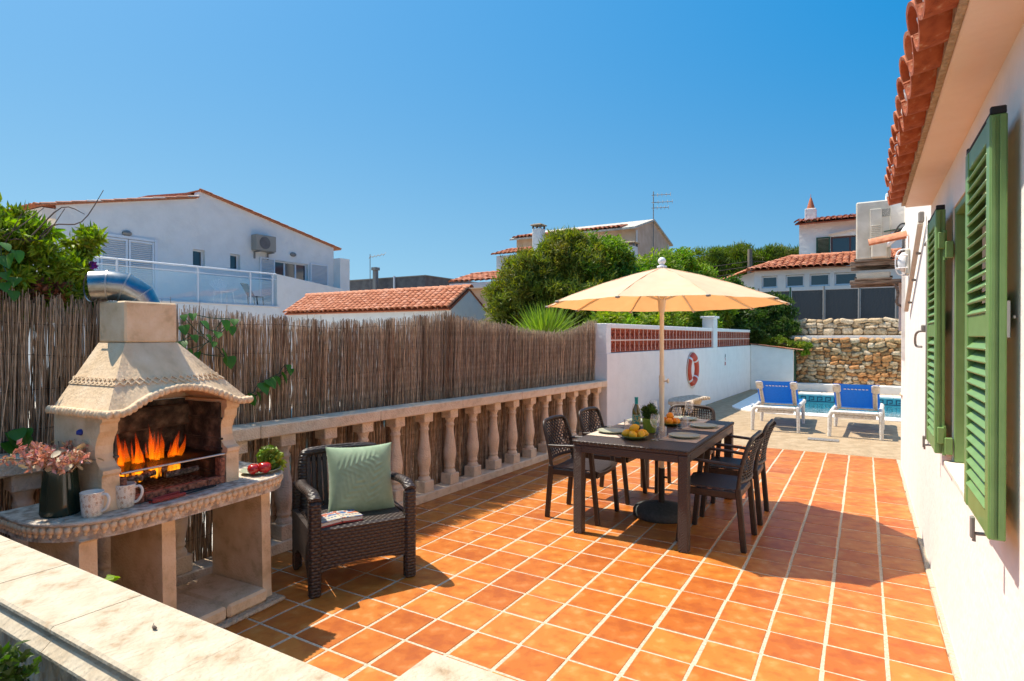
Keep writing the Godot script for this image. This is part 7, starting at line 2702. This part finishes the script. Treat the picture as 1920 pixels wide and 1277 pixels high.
func build_table_things():
	var y := 0.741
	M.mat_weave = mat("placemat_weave", Color.WHITE, 0.9, {tex = ntex(0.05, 3, 120, [[0.2, lin(0.56, 0.47, 0.38)], [0.8, lin(0.68, 0.59, 0.49)]]), nrm = nnrm(0.08, 2, 121, 8.0), scale = 4.0, world = false})
	var spots := [
		[-1.845, 4.755, 0.0, "on the balustrade side nearest the camera"], [-1.835, 5.45, 0.0, "on the balustrade side farther down the table"],
		[-1.255, 4.83, 0.0, "on the house side nearest the camera"], [-1.245, 5.46, 0.0, "on the house side farther down the table"], [-1.52, 5.84, 1.57, "at the far end of the table"]]
	var pm: Node3D; var pl: Node3D
	for s in spots:
		if pm == null:
			var st := ST()
			box(st, Vector3(0, 0.002, 0), Vector3(0.29, 0.003, 0.42), 0.0008)
			for k in 30:
				for e in [-1, 1]:
					box(st, Vector3(-0.14 + k * 0.00965, 0.0022, e * 0.2135), Vector3(0.0035, 0.0018, 0.009))
			pm = obj("placemat", st, M.mat_weave)
			tag(pm, "beige woven placemat " + s[3], "placemat", "placemats on the dining table")
			pm.position = v(s[0], y, s[1])
			pl = make_plate("dinner_plate", "sage green dinner plate " + s[3], 0.128, M.plate)
			pl.set_meta("group", "dinner plates on the dining table")
			pl.position = v(s[0], y + 0.004, s[1])
		else:
			copy_of(pm, "beige woven placemat " + s[3], v(s[0], y, s[1]), s[2], "placemats on the dining table")
			copy_of(pl, "sage green dinner plate " + s[3], v(s[0], y + 0.004, s[1]), 0.0, "dinner plates on the dining table")
	# cutlery beside three of the plates
	var fork: Node3D
	for s in [[-1.36, 4.70, 0.1, "tucked beside the plate on the house side nearest the camera"], [-1.355, 5.34, 0.05, "tucked beside the plate on the house side farther down"]]:
		if fork == null:
			fork = thing("steel_fork", "steel fork " + s[3], "fork", v(s[0] + 0.01, y + 0.005, s[1] - 0.06), PI * 0.5, "forks on the placemats")
			var st := ST()
			bar(st, Vector3(0, 0.002, 0.09), Vector3(0, 0.004, -0.03), 0.008, 0.0025)
			for k in 4:
				bar(st, Vector3(-0.009 + k * 0.006, 0.004, -0.03), Vector3(-0.009 + k * 0.006, 0.003, -0.09), 0.0025, 0.002)
			obj("fork_metal", st, M.bar_metal, fork)
		else:
			copy_of(fork, "steel fork " + s[3], v(s[0] + 0.01, y + 0.005, s[1] - 0.06), PI * 0.5, "forks on the placemats")
	# two bowls of fruit
	var lemon := mat("lemon_peel", Color.WHITE, 0.45, {tex = ntex(0.02, 4, 122, [[0.2, lin(0.78, 0.36, 0.006)], [0.8, lin(0.84, 0.46, 0.012)]]), nrm = nnrm(0.12, 2, 123, 5.0), nscale = 0.5, scale = 8.0})
	var orange := mat("orange_peel", Color.WHITE, 0.45, {tex = ntex(0.02, 4, 124, [[0.2, lin(0.76, 0.26, 0.005)], [0.8, lin(0.82, 0.34, 0.012)]]), nrm = nnrm(0.12, 2, 125, 5.0), nscale = 0.5, scale = 8.0})
	var st2 := ST(true)
	lathe(st2, [Vector2(0, -0.040), Vector2(0.006, -0.038), Vector2(0.012, -0.033), Vector2(0.025, -0.020), Vector2(0.029, 0.0), Vector2(0.025, 0.020), Vector2(0.012, 0.033), Vector2(0.007, 0.038), Vector2(0.003, 0.042), Vector2(0, 0.042)], 16)
	var lemon_mesh := fin(st2)
	for b in [[-1.59, 4.575, "shallow green dish piled with lemons nearest the camera", lemon, "lemon", "lemons"], [-1.545, 5.44, "shallow green dish of oranges behind the plant pot", orange, "orange", "oranges"]]:
		var d := make_plate("fruit_dish", b[2], 0.105, M.dish)
		d.set_meta("category", "dish")
		d.position = v(b[0], y, b[1])
		d.scale = Vector3(1, 1.35, 1)
		var at := [[-0.058, 0.044, 0.0], [0.010, 0.043, 0.052], [0.062, 0.044, 0.0], [-0.01, 0.043, -0.054], [0.002, 0.093, 0.0], [0.058, 0.043, -0.052]]
		var where := ["at the left rim", "at the front", "at the right rim", "at the back", "on top", "behind on the right"]
		for k in (6 if b[4] == "lemon" else 5):
			var o := put(b[4], lemon_mesh, b[3], self, v(b[0] + at[k][0] * 0.95, y + at[k][1] * 0.92, b[1] - at[k][2]), Vector3(PI * 0.5 + rng.randf_range(-0.4, 0.4), rng.randf() * TAU, 0), Vector3.ONE * rng.randf_range(1.12, 1.22) * (Vector3(1.08, 0.82, 1.08) if b[4] == "orange" else Vector3.ONE))
			tag(o, ("yellow lemon %s of the near fruit dish" if b[4] == "lemon" else "ripe orange %s of the far fruit dish") % where[k], b[4], b[5] + " in the dish")
	# plant pot
	var pp := thing("herb_pot", "lime green pot of fine leaved herb in the middle of the table", "potted plant", v(-1.585, y, 4.965))
	var st := ST(true)
	lathe(st, [Vector2(0, 0), Vector2(0.050, 0), Vector2(0.053, 0.004), Vector2(0.064, 0.112), Vector2(0.066, 0.118), Vector2(0.062, 0.120), Vector2(0.058, 0.105), Vector2(0.0, 0.100)], 28)
	obj("pot", st, mat("lime_glaze", lin(0.22, 0.30, 0.03), 0.35), pp)
	var hs := [sprig_mesh(14, 0.026, 0.006, 0.016, 0.0, 0.6), sprig_mesh(14, 0.024, 0.006, 0.016, 0.0, 0.4)]
	crown(pp, "foliage", hs, M.leaf_deep, [[Vector3(0, 0.155, 0), Vector3(0.066, 0.05, 0.066)], [Vector3(0.02, 0.18, 0.01), Vector3(0.04, 0.04, 0.04)], [Vector3(-0.03, 0.17, 0), Vector3(0.035, 0.04, 0.035)]], 2600, 1.0, 0.35)
	# wine bottle
	var wb := thing("wine_bottle", "white wine bottle with a teal capsule and teal and yellow label", "bottle", v(-1.745, y, 5.085))
	wb.scale = Vector3(1.0, 0.92, 1.0)
	st = ST(true)
	lathe(st, [Vector2(0, 0.0), Vector2(0.034, 0.0), Vector2(0.037, 0.006), Vector2(0.037, 0.165), Vector2(0.034, 0.185), Vector2(0.022, 0.215), Vector2(0.0155, 0.235), Vector2(0.0145, 0.245)], 28)
	obj("glass", st, mat("olive_bottle_glass", lin(0.12, 0.10, 0.015), 0.06, {spec = 0.7}), wb)
	st = ST(true)
	lathe(st, [Vector2(0.0150, 0.232), Vector2(0.0150, 0.296), Vector2(0.0165, 0.297), Vector2(0.0165, 0.306), Vector2(0.0, 0.307)], 20)
	obj("capsule", st, mat("teal_foil", lin(0.012, 0.34, 0.36), 0.35), wb)
	st = ST(true)
	for j in 24:
		var f0 := lerpf(-2.2, 2.2, j / 24.0); var f1 := lerpf(-2.2, 2.2, (j + 1) / 24.0)
		var p := []
		for q in [[f0, 0.030, j / 24.0, 1.0], [f1, 0.030, (j + 1) / 24.0, 1.0], [f1, 0.140, (j + 1) / 24.0, 0.0], [f0, 0.140, j / 24.0, 0.0]]:
			p.append([Vector3(sin(q[0]) * 0.0375, q[1], cos(q[0]) * 0.0375), Vector2(q[2], q[3])])
		for idx in [0, 1, 2, 0, 2, 3]:
			st.set_uv(p[idx][1])
			st.add_vertex(p[idx][0])
	obj("label", st, mat("wine_label", Color.WHITE, 0.6, {tex = label_print()}), wb)
	# wine glasses and tumblers
	var wg := thing("wine_glass", "", "wine glass")
	st = ST(true)
	lathe(st, [Vector2(0.0, 0.003), Vector2(0.032, 0.001), Vector2(0.033, 0.003), Vector2(0.012, 0.007), Vector2(0.004, 0.016), Vector2(0.0035, 0.085), Vector2(0.006, 0.094), Vector2(0.022, 0.105), Vector2(0.036, 0.128), Vector2(0.040, 0.152), Vector2(0.036, 0.185), Vector2(0.031, 0.205)], 24)
	lathe(st, [Vector2(0.0303, 0.205), Vector2(0.0352, 0.185), Vector2(0.0392, 0.152), Vector2(0.0352, 0.129), Vector2(0.0215, 0.1065), Vector2(0.0, 0.0985)], 24)
	obj("bowl_and_stem", st, M.clear, wg)
	var tm := thing("tumbler", "", "tumbler")
	st = ST(true)
	lathe(st, [Vector2(0, 0.001), Vector2(0.030, 0.0), Vector2(0.032, 0.004), Vector2(0.034, 0.098), Vector2(0.0330, 0.099), Vector2(0.0306, 0.010), Vector2(0, 0.008)], 24)
	obj("cup", st, M.clear, tm)
	var gl := [[-1.425, 4.605, "in front of the lime pot, nearest the camera"], [-1.415, 5.205, "right of the lime pot beside the oranges"], [-1.425, 5.66, "near the far end of the table"], [-1.80, 5.245, "just behind the wine bottle"], [-1.76, 5.62, "on the balustrade side behind the herb pot"]]
	for k in gl.size():
		if k == 0:
			wg.set_meta("label", "clear stemmed wine glass " + gl[k][2])
			wg.set_meta("group", "wine glasses on the dining table")
			wg.position = v(gl[k][0], y, gl[k][1])
		else:
			copy_of(wg, "clear stemmed wine glass " + gl[k][2], v(gl[k][0], y, gl[k][1]), 0.0, "wine glasses on the dining table")
	var tl := [[-1.395, 4.70, "beside the nearest wine glass"], [-1.38, 5.325, "right of the oranges"], [-1.77, 4.93, "left of the wine bottle"], [-1.80, 5.72, "at the far end on the balustrade side"]]
	for k in tl.size():
		if k == 0:
			tm.set_meta("label", "clear straight tumbler " + tl[k][2])
			tm.set_meta("group", "tumblers on the dining table")
			tm.position = v(tl[k][0], y, tl[k][1])
		else:
			copy_of(tm, "clear straight tumbler " + tl[k][2], v(tl[k][0], y, tl[k][1]), 0.0, "tumblers on the dining table")

func label_print() -> ImageTexture:
	var im := Image.create(192, 128, false, Image.FORMAT_RGB8)
	var n := noise(0.022, 3, 131)
	for y in 128:
		for x in 192:
			var k := n.get_noise_2d(x, y * 1.4 + x * 0.5)
			im.set_pixel(x, y, lin(0.02, 0.30, 0.30) if k > 0.08 else lin(0.62, 0.50, 0.10) if k > -0.10 else lin(0.10, 0.12, 0.03) if k < -0.28 else lin(0.56, 0.54, 0.40))
	return ImageTexture.create_from_image(im)

func book_art(s: int) -> ImageTexture:
	var im := Image.create(128, 128, false, Image.FORMAT_RGB8)
	im.fill(lin(0.52, 0.46, 0.34))
	var n := noise(0.03, 3, s)
	for y in 128:
		for x in 128:
			var k := n.get_noise_2d(x * 0.6, y * 0.6)
			if y > 52:
				im.set_pixel(x, y, lin(0.04, 0.12, 0.30) if k > 0.1 else lin(0.42, 0.10, 0.05) if k < -0.15 else lin(0.55, 0.50, 0.42))
	for k in 6:
		im.fill_rect(Rect2i(16 + k * 17, 14, 11, 16), lin(0.06, 0.10, 0.22))
	return ImageTexture.create_from_image(im)
